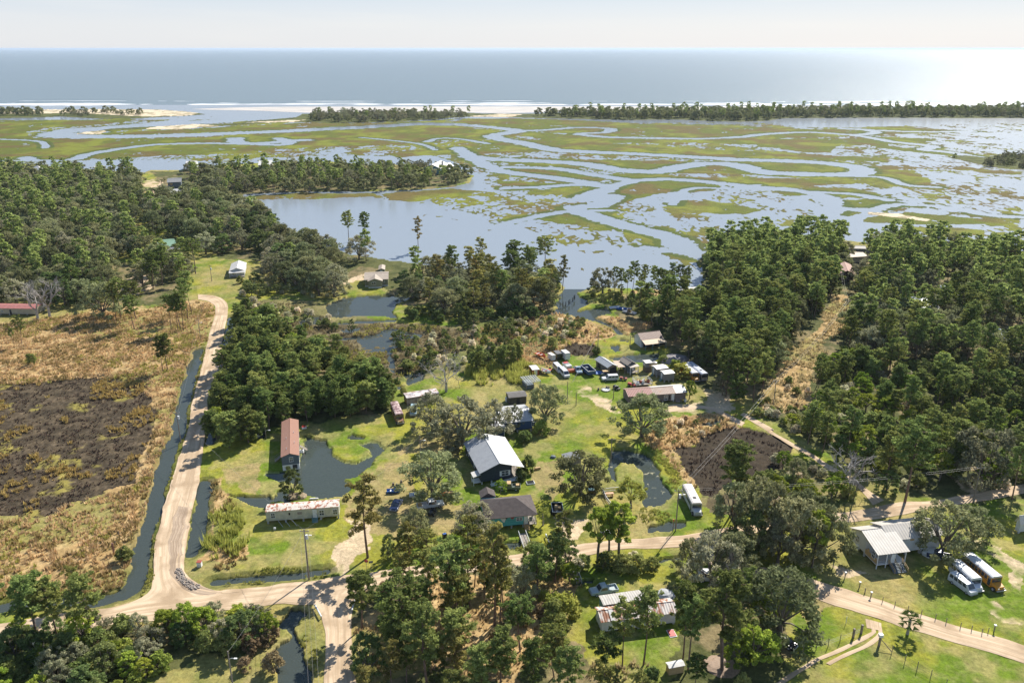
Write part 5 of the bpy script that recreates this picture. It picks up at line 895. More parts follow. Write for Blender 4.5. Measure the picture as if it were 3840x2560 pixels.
b = MB(); b.sheet([(x0 - .3, -2.9, 3.15), (x0 + 3, -2.9, 4.36), (x0 + 3, D * .4, 4.36), (x0 - .3, D * .4, 3.15)], .08); b.sheet([(x0 + 3, -2.9, 4.36), (x0 + 6.3, -2.9, 3.15), (x0 + 6.3, D * .4, 3.15), (x0 + 3, D * .4, 4.36)], .08); b.build('wing_roof', M_TANMET, t)
b = MB(); [b.box(x0 + 1.5, x0 + 3.3, -2.66, -2.602, a1, b1) for a1, b1 in ((1.4, 1.5), (2.7, 2.8))]; [b.box(c1, c1 + .1, -2.66, -2.602, 1.5, 2.7) for c1 in (x0 + 1.5, x0 + 2.35, x0 + 3.2)]; f = b.build('window', WHITE, t); MB().box(x0 + 1.6, x0 + 3.2, -2.63, -2.601, 1.5, 2.7).build('pane', GLASS, f)
house('garden_shed', 'small olive shed with a tan roof behind the tan house', 'shed', (1, 1, 1100, 262), (1, 1, 1160, 261), (1, 1, 1106, 224), 1.9, .1, .5, 'y', W_TANW, M_TANMET, [('f', .8, .15, 1, 1.5, 'door')], ov=.15, excl=False)
house('mobile_home', 'long pale mobile home with a dull red roof at the left edge under the trees', 'mobile home', (1, 0, -250, 600), (1, 0, 308, 606), (1, 0, -250, 556), 2.3, .5, .5, 'x', pm('beige_siding', (.40, .36, .27), (.34, .30, .22), 1), pm('dull_red_roof', (.38, .14, .12), (.26, .10, .09), 1.2), [('f', 11.5, 1.3, .7, .8, 'window'), ('f', 14.8, .5, .8, 1.8, 'dark_opening'), ('f', 8.6, 1.3, .7, .8, 'window')], ov=.15)
t, L, D, z = house('green_roofed_house', 'house with a green metal roof deep in the oak wood', 'house', (0, 0, 1395, 1478), (0, 0, 1560, 1462), (0, 0, 1372, 1412), 3.0, .5, 1.2, 'x', W_MAUVE, M_GREENMET, [('f', 2, 1.4, 1, 1, 'window')], ov=.5); MB().sheet([(2.5, -5, 2.6), (9.5, -5, 2.6), (9.5, -.5, 3.1), (2.5, -.5, 3.1)], .1).build('porch_roof', pm('grey_porch_roof', (.20, .20, .22)), t); post_row(t, [(2.7, -4.8), (9.3, -4.8)], 2.5, WOOD)
house('white_roofed_house', 'white roof tilted between treetops at the far left', 'house', (0, 0, 330, 808), (0, 0, 398, 795), (0, 0, 290, 770), 4.5, 1.5, 1.5, 'y', W_WHITE, M_PLAINW, [], ov=.4); house('white_roofed_house', 'white roof above the treetops left of the far lane', 'house', (0, 0, 838, 800), (0, 0, 925, 790), (0, 0, 830, 762), 4.5, 1.5, 2.0, 'x', W_WHITE, M_PLAINW, [], ov=.4)
house('white_roofed_house', 'bright roof at the root of the wooded point', 'house', (0, 0, 1632, 748), (0, 0, 1735, 738), (0, 0, 1650, 716), 4.5, 1.0, 1.5, 'x', W_WHITE, M_PLAINW, [], ov=.4); house('white_roofed_house', 'pale roof among the left trees of the wooded point', 'house', (0, 1, 40, 752), (0, 1, 155, 750), (0, 1, 62, 708), 4.5, 1.0, 1.8, 'x', W_WHITE, M_PLAINW, [], ov=.4)
t, L, D, z = house('teal_house', 'two storey blue green house with a pale roof and chimney on the wooded point', 'house', (0, 1, 1492, 775), (0, 1, 1625, 792), (0, 1, 1580, 738), 5.0, .6, 3.0, 'y', W_TEAL, M_PLAINW, [('f', 3, 3.6, 1.1, 1.5, 'window'), ('f', 6.4, 3.6, 1.1, 1.5, 'window'), ('f', 9.6, 3.6, 1.1, 1.5, 'window'), ('f', 3, 1, 1.1, 1.5, 'window'), ('f', 9.6, 1, 1.1, 1.5, 'window')], ov=.5)
MB().box(L * .8, L * .8 + 1.4, D * .5, D * .5 + 1.2, z, z + 4.2).build('chimney', BLOCK, t); MB().prism([(L * .5, z - 1.6), (L * 1.35, z - 1.6), (L * 1.05, z + 1.9)], D * .3, D * .95, 'y').build('wing_roof', M_PLAINW, t); MB().box(L + .02, L * 1.3, D * .35, D * .9, 0, z - 1.62).build('wing_wall', W_TEAL, t)
t, L, D, z = house('balcony_house', 'dark two storey house with a balcony beside the far lane', 'house', (0, 0, 1470, 905), (0, 0, 1600, 900), (0, 0, 1480, 866), 5.2, .5, 1.0, 'x', W_SLATE, pm('grey_shingle_roof', (.20, .20, .20), (.15, .15, .15), 1), [('l', 2, 1, 1, 1.4, 'window'), ('f', 1.2, 3.6, 2, 1.4, 'panel')], ov=.6, excl=False); MB().box(-2.0, 3.5, -2.0, -.01, 3.0, 3.2).build('balcony', WOOD, t); post_row(t, [(-1.9, -1.9), (3.4, -1.9)], 2.99, WOOD)
house('garage', 'pale roofed garage below the balcony house', 'garage', (0, 0, 1488, 992), (0, 0, 1600, 985), (0, 0, 1500, 962), 2.6, 0, .8, 'x', W_GREY, pm('pale_grey_roof', (.44, .44, .43), (.36, .36, .35), 1), [], ov=.3, excl=False)
house('grey_house', 'grey walled house nearest the bay among the right hand trees', 'house', (1, 3, 800, 72), (1, 3, 962, 76), (1, 3, 815, 52), 3.2, .8, .8, 'x', W_GREY, pm('pale_tan_roof', (.46, .42, .36), (.38, .34, .29), 1), [('f', 3, 1.6, 1, 1.3, 'window'), ('f', 9, 1.6, 1, 1.3, 'window')], ov=.4, excl=False)
t, L, D, z = house('tan_roofed_house', 'house with wide tan roof and chimney below the grey one by the bay', 'house', (1, 3, 722, 158), (1, 3, 978, 142), (1, 3, 740, 112), 3.0, .5, .9, 'x', pm('cream_wall', (.50, .44, .34)), pm('wide_tan_roof', (.50, .41, .32), (.42, .34, .26), 1), [], ov=.4, excl=False); MB().box(L * .52, L * .52 + .8, D * .5, D * .5 + .8, z, z + 2.2).build('chimney', BLOCK, t)
house('red_roofed_bungalow', 'bungalow with a faded red roof at the far end of the powerline clearing', 'house', (1, 3, 722, 292), (1, 3, 855, 278), (1, 3, 690, 205), 3.0, .6, 1.4, 'y', pm('brown_wall', (.16, .12, .10)), M_PINKR, [('f', 2, 1.2, 1, 1, 'window')], ov=.5)
house('hip_roofed_house', 'house with a shining pale hip roof deep in the right hand pines', 'house', (1, 3, 1405, 592), (1, 3, 1600, 580), (1, 3, 1352, 496), 3.0, .4, 2.4, 'x', pm('red_brick_wall', (.16, .07, .05)), pm('shining_tin', (.60, .62, .68), (.50, .52, .58), .6, .35), [], ov=.5, hip=True)
house('pale_roofed_house', 'house with whitish green roof behind the hip roofed one', 'house', (1, 3, 1640, 472), (1, 3, 1835, 448), (1, 3, 1608, 396), 3.2, .5, 1.8, 'x', pm('brown_grey_boards', (.14, .12, .10)), pm('greenish_white_roof', (.52, .58, .54), (.44, .5, .47), .6), [], ov=.5, hip=True)
house('blue_roofed_shed', 'light blue roof at the right edge beside the clearing lawn', 'shed', (1, 3, 2060, 862), (1, 3, 2222, 858), (1, 3, 2050, 790), 2.8, .2, .9, 'y', W_WHITE, M_BLUEMET, [], ov=.4)
house('small_white_cottage', 'white cottage cut off by the right edge behind the large oak', 'house', (2, 3, 2325, 1080), (2, 3, 2500, 1060), (2, 3, 2300, 1040), 2.6, .4, 1.2, 'x', W_WHITE, M_PLAINW, [], ov=.3)
# tin hut
t, L, D, z = house('tin_hut', 'small hut with a pyramid of pale tin on the lawn', 'hut', (2, 2, 508, 520), (2, 2, 668, 505), (2, 2, 484, 470), 1.9, 0, 1.0, 'x', WOOD, M_PLAINW, [('f', 1.2, .1, 1, 1.7, 'dark_opening')], ov=.25, hip=True)
# wrecked trailer under the bare tree
house('wrecked_trailer', 'wrecked old trailer with a stained peeling roof under the bare tree', 'trailer', (1, 1, 1352, 1395), (1, 1, 1640, 1348), (1, 1, 1336, 1348), 2.1, .4, .15, 'x', pm('stained_wall', (.40, .35, .30), (.2, .15, .12), 1.2, rust=(.3, .12, .05), rs=.8), pm('peeling_roof', (.62, .56, .54), (.42, .34, .32), .7, rust=(.34, .14, .06), rlo=.55, rhi=.6, rs=.7), [], ov=.1)
# white kiosk box by the corner and footbridge
t = thing('utility_box', 'small white box with a red edged lid near the road bend', 'box', gq(2, 0, 1762, 1462)); MB().box(-.45, .45, -.4, .4, 0, 1.1).build('cabinet', WHITE, t, .03); MB().box(-.5, .5, -.45, .45, 1.1, 1.2).build('lid', W_RED, t)
a, b_ = gq(3, 2, 135, 255), gq(3, 2, 185, 395); d = (b_ - a); t = thing('footbridge', 'grey timber footbridge with white rails leading over the ditch to the turquoise house', 'footbridge', (a.x, a.y, LAND), math.atan2(d.y, d.x)); Ln = d.length
b = MB(); [b.box(i * .3, i * .3 + .27, -.75, .75, .1, .18) for i in range(int(Ln / .3))]; b.build('deck_boards', WOOD, t)
for y in (-.8, .8): r = MB(); r.tube([(0, y, .95), (Ln, y, .85)], .05, 4); [r.tube([(x, y, -.4), (x, y, .93)], .045, 4) for x in np.linspace(.1, Ln - .1, 6)]; r.build('railing', TRIM, t)
a, b_ = gq(3, 2, 590, 565), gq(3, 2, 640, 690); d = (b_ - a); t = thing('footbridge', 'narrow rough plank bridge through the roadside hedge above the pickup', 'footbridge', (a.x, a.y, LAND), math.atan2(d.y, d.x)); Ln = d.length
b = MB(); [b.box(i * .34, i * .34 + .26, -.5, .5, .1, .18) for i in range(int(Ln / .34))]; b.build('deck_boards', WOOD, t)
for y in (-.5, .5): MB().tube([(0, y, .8), (Ln, y, .8)], .05, 4).tube([(0, y, 0), (0, y, .8)], .045, 4).tube([(Ln, y, 0), (Ln, y, .8)], .045, 4).build('railing', TRIM, t)
# ================================================================ VEHICLES
RUB = pm('tyre_rubber', (.02, .02, .02), (.035, .035, .035), 3, .9); RIM = pm('wheel_rim', (.45, .45, .46), (.35, .35, .36), 3, .4); LAMPM = pm('headlight_glass', (.7, .7, .68), (.6, .6, .58), 3, .2); CHROME = pm('bumper_metal', (.42, .42, .42), (.3, .3, .3), 3, .35)
C_WHITE = pm('white_car_paint', (.64, .64, .65), (.58, .58, .58), 1.5, .3); C_YEL = pm('school_bus_yellow', (.62, .27, .02), (.52, .22, .02), 1.5, .45); C_BUSROOF = pm('bus_roof_white', (.60, .61, .62), (.5, .51, .52), 1.2, .5); C_NAVY = pm('dark_blue_paint', (.02, .035, .09), (.018, .03, .08), 1.5, .25); C_BLACK = pm('black_paint', (.02, .02, .022), (.03, .03, .032), 1.5, .25)
C_GREEN = pm('olive_green_paint', (.10, .13, .10), (.08, .10, .08), 1.5, .4); C_SILVER = pm('pale_green_silver_paint', (.42, .48, .48), (.36, .42, .42), 1.5, .35); C_RUSTBUS = pm('rusting_bus_paint', (.52, .33, .12), (.40, .24, .12), .8, .7, rust=(.26, .10, .05), rlo=.46, rhi=.53, rs=.9); C_RUSTROOF = pm('peeling_bus_roof', (.55, .42, .38), (.40, .30, .30), .9, .8, rust=(.22, .11, .12), rlo=.47, rhi=.53, rs=.8)
C_GREYROOF = pm('grey_bus_roof', (.40, .43, .50), (.30, .32, .38), .8, .5, rust=(.25, .18, .15), rlo=.6, rhi=.66, rs=.8); C_ORANGE = pm('orange_paint', (.60, .14, .03), (.48, .10, .02), 2, .5); C_BLUE = pm('bright_blue_paint', (.04, .14, .42), (.03, .10, .32), 2, .5); C_REDP = pm('red_paint', (.45, .03, .02), (.36, .025, .02), 2, .45)
def at2(rear, front, z=0, L=None):
    a, b = G(*pt(rear), LAND + z), G(*pt(front), LAND + z); d = b - a; Ln = L or d.length; c = a + d.normalized() * Ln / 2
    return Vector((c.x, c.y, LAND)), math.atan2(d.y, d.x), Ln
def wheels(root, xs, y, r=.38, w=.24):
    for x in xs:
        for s_ in (-1, 1):
            wl = MB().tube([(x, s_ * (y - w), r), (x, s_ * y, r)], r, 14).build('wheel', RUB, root); MB().tube([(x, s_ * (y - .02), r), (x, s_ * (y + .015), r)], r * .55, 10).build('rim', RIM, wl)
def bus(name, label, rear, front, z, body, roof, hood=1.5, W=2.4, H=2.85, L=None, group=None, stripe=True, hatch=True):
    loc, rz, Lr = at2(rear, front, z, L); root = thing(name, label, 'bus' if 'bus' in name else 'van', loc, rz, group); x0, x1 = -Lr / 2, Lr / 2; h = W / 2; zf = .45
    MB().prism([(-h, zf), (h, zf), (h, H - .38), (-h, H - .38)], x0, x1, 'x').build('body', body, root)
    MB().prism([(-h, H - .378), (h, H - .378), (h * .92, H - .16), (h * .6, H), (-h * .6, H), (-h * .92, H - .16)], x0, x1, 'x').build('roof', roof, root)
    if hood: MB().add([(x1 + .002, -h * .86, zf), (x1 + hood, -h * .72, zf), (x1 + hood, h * .72, zf), (x1 + .002, h * .86, zf), (x1 + .002, -h * .8, 1.5), (x1 + hood * .92, -h * .62, 1.25), (x1 + hood * .92, h * .62, 1.25), (x1 + .002, h * .8, 1.5)], [(0, 1, 5, 4), (1, 2, 6, 5), (2, 3, 7, 6), (4, 5, 6, 7), (3, 0, 4, 7), (3, 2, 1, 0)]).build('hood', body, root, .06)
    MB().box(x1 + .004, x1 + .03, -h * .86, h * .86, 1.52, H - .5).build('windshield', GLASS, root); MB().box(x0 - .03, x0 - .004, -h * .6, h * .6, 1.45, H - .55).build('rear_window', GLASS, root)
    n = max(3, int((Lr - .9) / .78)); wz0, wz1 = 1.5, H - .5
    for s_ in (-1, 1):
        for i in range(n):
            if s_ == -1 and i == n - 1: continue
            a = x0 + .25 + i * (Lr - .4) / n; MB().box(a, a + (Lr - .4) / n - .14, s_ * h - .012 if s_ > 0 else -h - .012, s_ * h + .012, wz0, wz1).build('window', GLASS, root)
        if stripe: MB().box(x0 + .1, x1 - .1, s_ * h - .02, s_ * h + .018, 1.28, 1.34).build('stripe', C_BLACK, root)
        MB().box(x1 + hood - .04, x1 + hood + .03, s_ * h * .5 - .13, s_ * h * .5 + .13, .85, 1.1).build('headlight', LAMPM, root)
    MB().box(x1 - .85, x1 - .15, -h - .016, -h + .01, .6, H - .5).build('door', GLASS, root); MB().box(x1 + hood + .02, x1 + hood + .16, -h * .85, h * .85, .45, .68).build('bumper', CHROME, root)
    if hatch:
        for x in (x0 + Lr * .25, x0 + Lr * .7): MB().box(x, x + .7, -.35, .35, H + .002, H + .07).build('roof_hatch', TRIM if hatch != 'open' or x < 0 else DARKV, root)
    wheels(root, (x0 + Lr * .2, x1 + hood * .45 if hood else x1 - .9), h - .02, .46); return root
def car(name, label, cat, rear, front, kind, paint, L=None, z=0, W=1.9, group=None, roof=None, cargo=None):
    loc, rz, Ln = at2(rear, front, z, L); root = thing(name, label, cat, loc, rz, group); h = W / 2; x0, x1 = -Ln / 2, Ln / 2; P_ = dict(sedan=(.28, .78, 1.4, (-.36, -.22, .10, .28), 1.0), suv=(.35, 1.05, 1.85, (-.5, -.46, .14, .26), 1.15), van=(.35, 1.15, 2.1, (-.5, -.48, .27, .40), 1.2), pickup=(.42, 1.05, 1.85, (-.12, -.08, .12, .24), 1.1))[kind]
    zf, zb, zr, (a, b, c, d), hd = P_; a, b, c, d = (Ln * k for k in (a, b, c, d))
    prof = [(x0, zf), (x1, zf), (x1, zb * .82), (x1 - .12, zb * .92), (d, zb), (x0, zb)] if kind != 'sedan' else [(x0, zf), (x1, zf), (x1, zb * .75), (x1 - .2, zb * .92), (d, zb), (a, zb), (x0 + .1, zb * .95), (x0, zb * .8)]
    if kind == 'pickup':
        MB().prism([(a, zf), (x1, zf), (x1, zb * .82), (x1 - .12, zb * .92), (d, zb), (a, zb)], -h, h, 'y').build('body', paint, root, .05)
        bd = MB(); bd.box(x0, a - .03, -h, h, zf, zf + .25); bd.box(x0, a - .03, -h, -h + .1, zf + .25, zb); bd.box(x0, a - .03, h - .1, h, zf + .25, zb); bd.box(x0, x0 + .1, -h + .1, h - .1, zf + .25, zb); bd.box(a - .13, a - .03, -h + .1, h - .1, zf + .25, zb); bd.build('cargo_bed', paint, root)
        if cargo: MB().box(x0 + .3, x0 + 1.1, -h * .6, h * .4, zf + .26, zb + .25).build('load', cargo, root)
    else: MB().prism(prof, -h, h, 'y').build('body', paint, root, .06)
    t_ = h * .86; V = [(a, -h * .98, zb), (d, -h * .98, zb), (d, h * .98, zb), (a, h * .98, zb), (b, -t_, zr), (c, -t_, zr), (c, t_, zr), (b, t_, zr)]
    MB().add(V, [(0, 1, 5, 4), (1, 2, 6, 5), (2, 3, 7, 6), (3, 0, 4, 7), (4, 5, 6, 7)]).build('cabin', paint, root); MB().box(b + .05, c - .05, -t_ + .04, t_ - .04, zr + .002, zr + .035).build('roof', roof or paint, root, .015)
    def pane(p4, nm): MB().add(p4, [(0, 1, 2, 3)]).build(nm, GLASS, root)
    def lerp(u, v, t): return tuple(u[i] * (1 - t) + v[i] * t for i in range(3))
    def face(i0, i1, i2, i3, u0, u1, v0, v1, off, nm):
        A, B, Cc, D_ = V[i0], V[i1], V[i2], V[i3]; pts = [lerp(lerp(A, B, u), lerp(D_, Cc, u), v) for u, v in ((u0, v0), (u1, v0), (u1, v1), (u0, v1))]; pane([(p[0] + off[0], p[1] + off[1], p[2] + off[2]) for p in pts], nm)
    face(1, 2, 6, 5, .08, .92, .1, .9, (.02, 0, .012), 'windshield'); face(3, 0, 4, 7, .1, .9, .15, .85, (-.02, 0, .012), 'rear_window')
    nw = {'sedan': 2, 'suv': 3, 'van': 4, 'pickup': 1}[kind]
    for k in range(nw):
        u0, u1 = .06 + .88 * k / nw, .06 + .88 * (k + 1) / nw - .04
        face(0, 1, 5, 4, u0, u1, .15, .85, (0, -.015, .004), 'side_window'); face(2, 3, 7, 6, 1 - u1, 1 - u0, .15, .85, (0, .015, .004), 'side_window')
    for s_ in (-1, 1): MB().box(x1 - .05, x1 + .03, s_ * h * .72 - .16, s_ * h * .72 + .16, zb * .58, zb * .76).build('headlight', LAMPM, root)
    MB().box(x1 + .005, x1 + .1, -h * .9, h * .9, zf + .02, zf + .2).build('bumper', CHROME, root); wheels(root, (x0 + Ln * .2, x1 - Ln * .18), h, .36); return root
c8 = lambda x, y: ((2200 + x / 2.8) / DS, (1780 + y / 2.8) / DS); c4 = lambda x, y: ((3520 + x / 4.2) / DS, (2040 + y / 4.2) / DS)
bus('white_bus', 'old white bus standing in the reeds between the lily pond and the burnt marsh', c8(1058, 92), c8(1160, 292), 2.85, C_WHITE, pm('dirty_white_roof', (.66, .62, .58), (.5, .46, .43), 1.0, .6), hatch='open', stripe=False)
bus('school_bus', 'yellow school bus with a white roof, rightmost vehicle in front of the white house', c4(468, 125), c4(930, 500), 2.85, C_YEL, C_BUSROOF)
bus('minibus', 'white minibus with dark windows between the van and the yellow school bus', c4(270, 240), c4(605, 530), 2.8, C_WHITE, C_BUSROOF, hood=1.15, stripe=False, hatch=False)
car('passenger_van', 'white passenger van parked left of the white minibus', 'van', c4(188, 558), c4(455, 752), 'van', C_WHITE, L=5.5)
bus('school_bus', 'derelict rust streaked bus beside the wrecked trailer under the bare tree', (1450, 1450, 92, 180), (1450, 1450, 160, 338), 2.85, C_RUSTBUS, C_RUSTROOF, stripe=False, hatch=False)
car('old_van', 'old pale blue van parked right of the derelict bus', 'van', (1450, 1450, 345, 290), (1450, 1450, 335, 370), 'van', pm('pale_blue_paint', (.30, .42, .46), (.24, .34, .38), 1.5, .5), L=4.8)
bus('school_bus', 'yellow nosed bus with a white roof by the bright bush behind the grey sheds', (2300, 1220, 888, 480), (2300, 1220, 1035, 592), 2.85, C_YEL, C_BUSROOF, stripe=False)
bus('school_bus', 'grey roofed bus standing rearmost against the pine wood', (2300, 1220, 960, 455), (2300, 1220, 1155, 602), 2.85, pm('faded_bus_paint', (.36, .27, .20), (.26, .2, .15), 1), C_GREYROOF, hood=0, stripe=False, hatch='open')
car('passenger_van', 'rear one of two white vans parked nose to tail in the yard', 'van', (1950, 1280, 440, 330), (1950, 1280, 520, 410), 'van', C_WHITE, L=5.6, group=None); car('passenger_van', 'front one of two white vans parked nose to tail in the yard', 'van', (1950, 1280, 515, 385), (1950, 1280, 590, 462), 'van', C_WHITE, L=5.8)
car('suv', 'white station wagon with a pink tinged roof on the yard lawn', 'car', (1950, 1280, 1234, 482), (1950, 1280, 1035, 492), 'suv', C_WHITE, L=5.3)
car('pickup_truck', 'blue pickup truck between the vans and the blue open trailer', 'pickup', (1950, 1280, 705, 345), (1950, 1280, 760, 430), 'pickup', pm('faded_blue_paint', (.20, .30, .38)), L=5.2, cargo=TAN)
car('blue_car', 'dark blue car under the edge of the spreading oak', 'car', (1430, 1790, 228, 300), (1430, 1790, 160, 415), 'sedan', C_NAVY, L=4.6)
car('pickup_truck', 'white pickup truck with a loaded bed in the shade of the spreading oak', 'pickup', (1430, 1790, 450, 395), (1430, 1790, 790, 345), 'pickup', C_WHITE, L=6.2, W=2.0, cargo=TAN)
car('pickup_truck', 'olive green pickup with a tan cap behind the shingle roofed house', 'pickup', (1700, 1580, 845, 850), (1700, 1580, 640, 850), 'pickup', C_GREEN, L=5.4, roof=TAN, cargo=TAN)
car('pickup_truck', 'silver pickup with a faded red hood beside the rusty roofed house', 'pickup', q(3, 2, (972, 752))[0], q(3, 2, (745, 790))[0], 'pickup', C_SILVER, L=5.5)
car('passenger_van', 'white van behind the mossy oak trunk on the lower sand road', 'van', q(3, 2, (1672, 655))[0], q(3, 2, (1910, 660))[0], 'van', C_WHITE, L=5.8)
car('black_car', 'black car parked under the wide oak below the junction', 'car', q(3, 3, (120, 1160))[0], q(3, 3, (285, 1250))[0], 'sedan', C_BLACK, L=4.7)
car('dark_pickup', 'dark pickup in the shade of the large oak behind the parked buses', 'pickup', q(3, 3, (1720, 490))[0], q(3, 3, (1610, 470))[0], 'pickup', C_NAVY, L=5.0)
def box_trailer(label, NL, NR, BL, h, m, rm, group):
    a, ax, ay, L, D = foot(NL, NR, BL, h); t = thing('enclosed_trailer', label, 'trailer', (a.x, a.y, LAND), math.atan2(ax.y, ax.x), group)
    MB().box(0, L, 0, D, .45, h - .06).build('box_body', m, t, .05); MB().box(-.03, L + .03, -.03, D + .03, h - .058, h + .02).build('roof', rm, t)
    MB().box(.15, L - .15, -.03, -.003, .6, h - .3).build('rear_door', m, t); MB().tube([(L / 2, D, .5), (L / 2, D + 1.1, .5)], .06, 5).build('tow_bar', CHROME, t)
    for x in (-.02, L - .2):
        w = MB().tube([(x, D * .5, .35), (x + .22, D * .5, .35)], .34, 12).build('wheel', RUB, t)
TG = None
box_trailer('left white box trailer of three standing side by side by the marsh edge', (1950, 1280, 404, 178), (1950, 1280, 444, 166), (1950, 1280, 346, 144), 2.3, C_WHITE, M_PLAINW, TG); box_trailer('black box trailer between the two white ones by the marsh edge', (1950, 1280, 466, 158), (1950, 1280, 533, 150), (1950, 1280, 420, 118), 2.4, C_BLACK, pm('black_trailer_roof', (.10, .10, .11)), TG); box_trailer('right and tallest white box trailer of three by the marsh edge', (1950, 1280, 572, 152), (1950, 1280, 632, 142), (1950, 1280, 513, 108), 2.8, C_WHITE, M_PLAINW, TG)
def open_trailer(label, NL, NR, BL, h, m, tongue=1, load=None):
    a, ax, ay, L, D = foot(NL, NR, BL, h); t = thing('dump_trailer', label, 'trailer', (a.x, a.y, LAND), math.atan2(ax.y, ax.x)); b = MB(); b.box(0, L, 0, D, .6, .7)
    for c in ((0, L, 0, .08), (0, L, D - .08, D), (0, .08, .08, D - .08), (L - .08, L, .08, D - .08)): b.box(*c, .7, h)
    b.build('trailer_box', m, t); r = MB(); [r.tube([p, q_], .06, 4) for p, q_ in (((0, 0, h + .03), (L, 0, h + .03)), ((0, D, h + .03), (L, D, h + .03)), ((0, 0, h + .03), (0, D, h + .03)), ((L, 0, h + .03), (L, D, h + .03)))]; r.build('rim_rail', TRIM, t)
    y = -1.8 if tongue < 0 else D + 1.5; e = 0 if tongue < 0 else D; tb = MB(); tb.tube([(.2, e, .6), (L / 2, y, .55)], .06, 4); tb.tube([(L - .2, e, .6), (L / 2, y, .55)], .06, 4); tb.build('tow_bar', C_BLACK, t)
    for x in (-.24, L + .02):
        for yy in (D * .38, D * .62): MB().tube([(x, yy, .38), (x + .22, yy, .38)], .38, 12).build('wheel', RUB, t)
    rnd = random.Random(4)
    if load:
        for i in range(5): x, y = rnd.uniform(.3, L - 1), rnd.uniform(.3, D - 1.2); MB().box(x, x + rnd.uniform(.4, .9), y, y + rnd.uniform(.4, 1.2), .71, rnd.uniform(.9, h + .2)).build('scrap', load[i % len(load)], t)
open_trailer('dark blue open trailer full of scrap beside the workshop', (1950, 1280, 860, 380), (1950, 1280, 942, 355), (1950, 1280, 764, 296), 1.8, pm('dark_blue_trailer', (.05, .10, .19), (.04, .08, .15), 1.5), 1, [C_BLACK, W_SLATE, WOOD]); open_trailer('black open trailer with wooden scrap right of the turquoise house', q(2, 2, (405, 985))[0], q(2, 2, (500, 972))[0], q(2, 2, (392, 902))[0], 1.5, C_BLACK, -1, [TAN, W_RED, WOOD, TAN])
def buggy(name, label, cat, p, rz, m, roof=None, L=2.4):
    loc = G(*pt(p)); t = thing(name, label, cat, loc, rz); MB().box(-L / 2, L / 2, -.55, .55, .4, .75).box(L * .1, L / 2, -.45, .45, .75, 1.05).build('body', m, t, .05); MB().box(-.5, 0, -.4, .4, .76, .95).box(-.55, -.42, -.4, .4, .95, 1.35).build('seat', C_BLACK, t, .03)
    wheels(t, (-L * .3, L * .32), .68, .34, .25); MB().tube([(L * .12, 0, 1.0), (.05, 0, 1.3)], .03, 5).build('steering_wheel', C_BLACK, t)
    if roof: MB().box(-1.0, .8, -.65, .65, 1.9, 1.97).build('roof', roof, t, .02); [MB().tube([(x, y, .75), (x * .95, y, 1.9)], .03, 4).build('post', C_BLACK, t) for x in (-.9, .7) for y in (-.58, .58)]
buggy('golf_cart', 'golf cart with a tan roof behind the white station wagon', 'golf cart', (1950, 1280, 1065, 440), 3.4, C_GREEN, TAN); buggy('lawn_tractor', 'dull red lawn tractor right of the white station wagon', 'tractor', (2300, 1220, 125, 685), 3.0, pm('dull_red', (.32, .08, .06)), None); buggy('lawn_tractor', 'bright red tractor beside the timber deck', 'tractor', (2300, 1220, 235, 765), 2.6, C_REDP, None, 2.8); buggy('tractor', 'orange tractor right of the small red shed', 'tractor', (1950, 1280, 370, 378), 4.3, C_ORANGE, None); buggy('quad_bike', 'dark quad bike with bags in front of the white pickup under the oak', 'quad bike', (1430, 1790, 640, 455), 4.5, C_BLACK, None, 2.6)
buggy('quad_bike', 'black quad bike at the left end of the red roofed house', 'quad bike', (1950, 1280, 1215, 600), 2.2, C_BLACK); buggy('tractor', 'orange backed machine behind the white pickup under the oak', 'tractor', (1430, 1790, 755, 240), .4, C_ORANGE); 
def boat(name, label, p, rz, L, m, inner, trailer=False):
    loc = G(*pt(p)); t = thing(name, label, 'boat', loc, rz); n = 9; v = []; f = []; zo = .5 if trailer else 0
    for i in range(n):
        u = i / (n - 1); x = -L / 2 + L * u; w = L * .19 * (1 - max(0, (u - .45) / .55) ** 2.2) + .01; hh = .62 + .2 * u
        v += [(x, -w, hh + zo), (x * .96, -w * .75, .12 + zo), (x * .94, 0, zo), (x * .96, w * .75, .12 + zo), (x, w, hh + zo), (x, w * .86, hh - .05 + zo), (x * .95, w * .6, .25 + zo), (x * .95, -w * .6, .25 + zo), (x, -w * .86, hh - .05 + zo)]
    for i in range(n - 1):
        for k in range(9): f.append((i * 9 + k, i * 9 + (k + 1) % 9, (i + 1) * 9 + (k + 1) % 9, (i + 1) * 9 + k))
    f += [tuple(range(9)), tuple((n - 1) * 9 + k for k in range(9))[::-1]]; MB().add(v, f).build('hull', m, t); 
    for x in (-L * .25, L * .05): MB().box(x, x + .3, -L * .14, L * .14, .45 + zo, .5 + zo).build('seat', inner, t)
    if trailer: MB().tube([(-L * .4, 0, .4), (L * .75, 0, .45)], .06, 4).build('trailer_frame', CHROME, t); wheels(t, (-L * .15,), L * .2, .3)
boat('boat', 'left white motor boat lying by the scrub near the inlet', q(1, 2, (975, 602))[0], .2, 6.5, C_WHITE, TRIM); boat('boat', 'middle blue and white boat lying by the scrub near the inlet', q(1, 2, (1032, 615))[0], 2.9, 6, C_BLUE, WHITE); boat('boat', 'right white boat lying by the scrub near the inlet', q(1, 2, (1078, 645))[0], 2.6, 6, C_WHITE, DARKV)
boat('boat', 'orange and white boat on a trailer left of the box trailers', (1950, 1280, 255, 195), 5.4, 5.5, C_ORANGE, WHITE, True); boat('boat', 'pale boat on a trailer right of the small red shed', (1950, 1280, 310, 400), 5.6, 5, TRIM, C_REDP, True); boat('boat', 'blue skiff under the left edge of the spreading oak', (1430, 1790, 158, 185), .05, 3.6, C_BLUE, TRIM); boat('boat', 'white skiff in the deep shade behind the blue car', (1430, 1790, 460, 235), .1, 4.2, TRIM, C_BLUE)
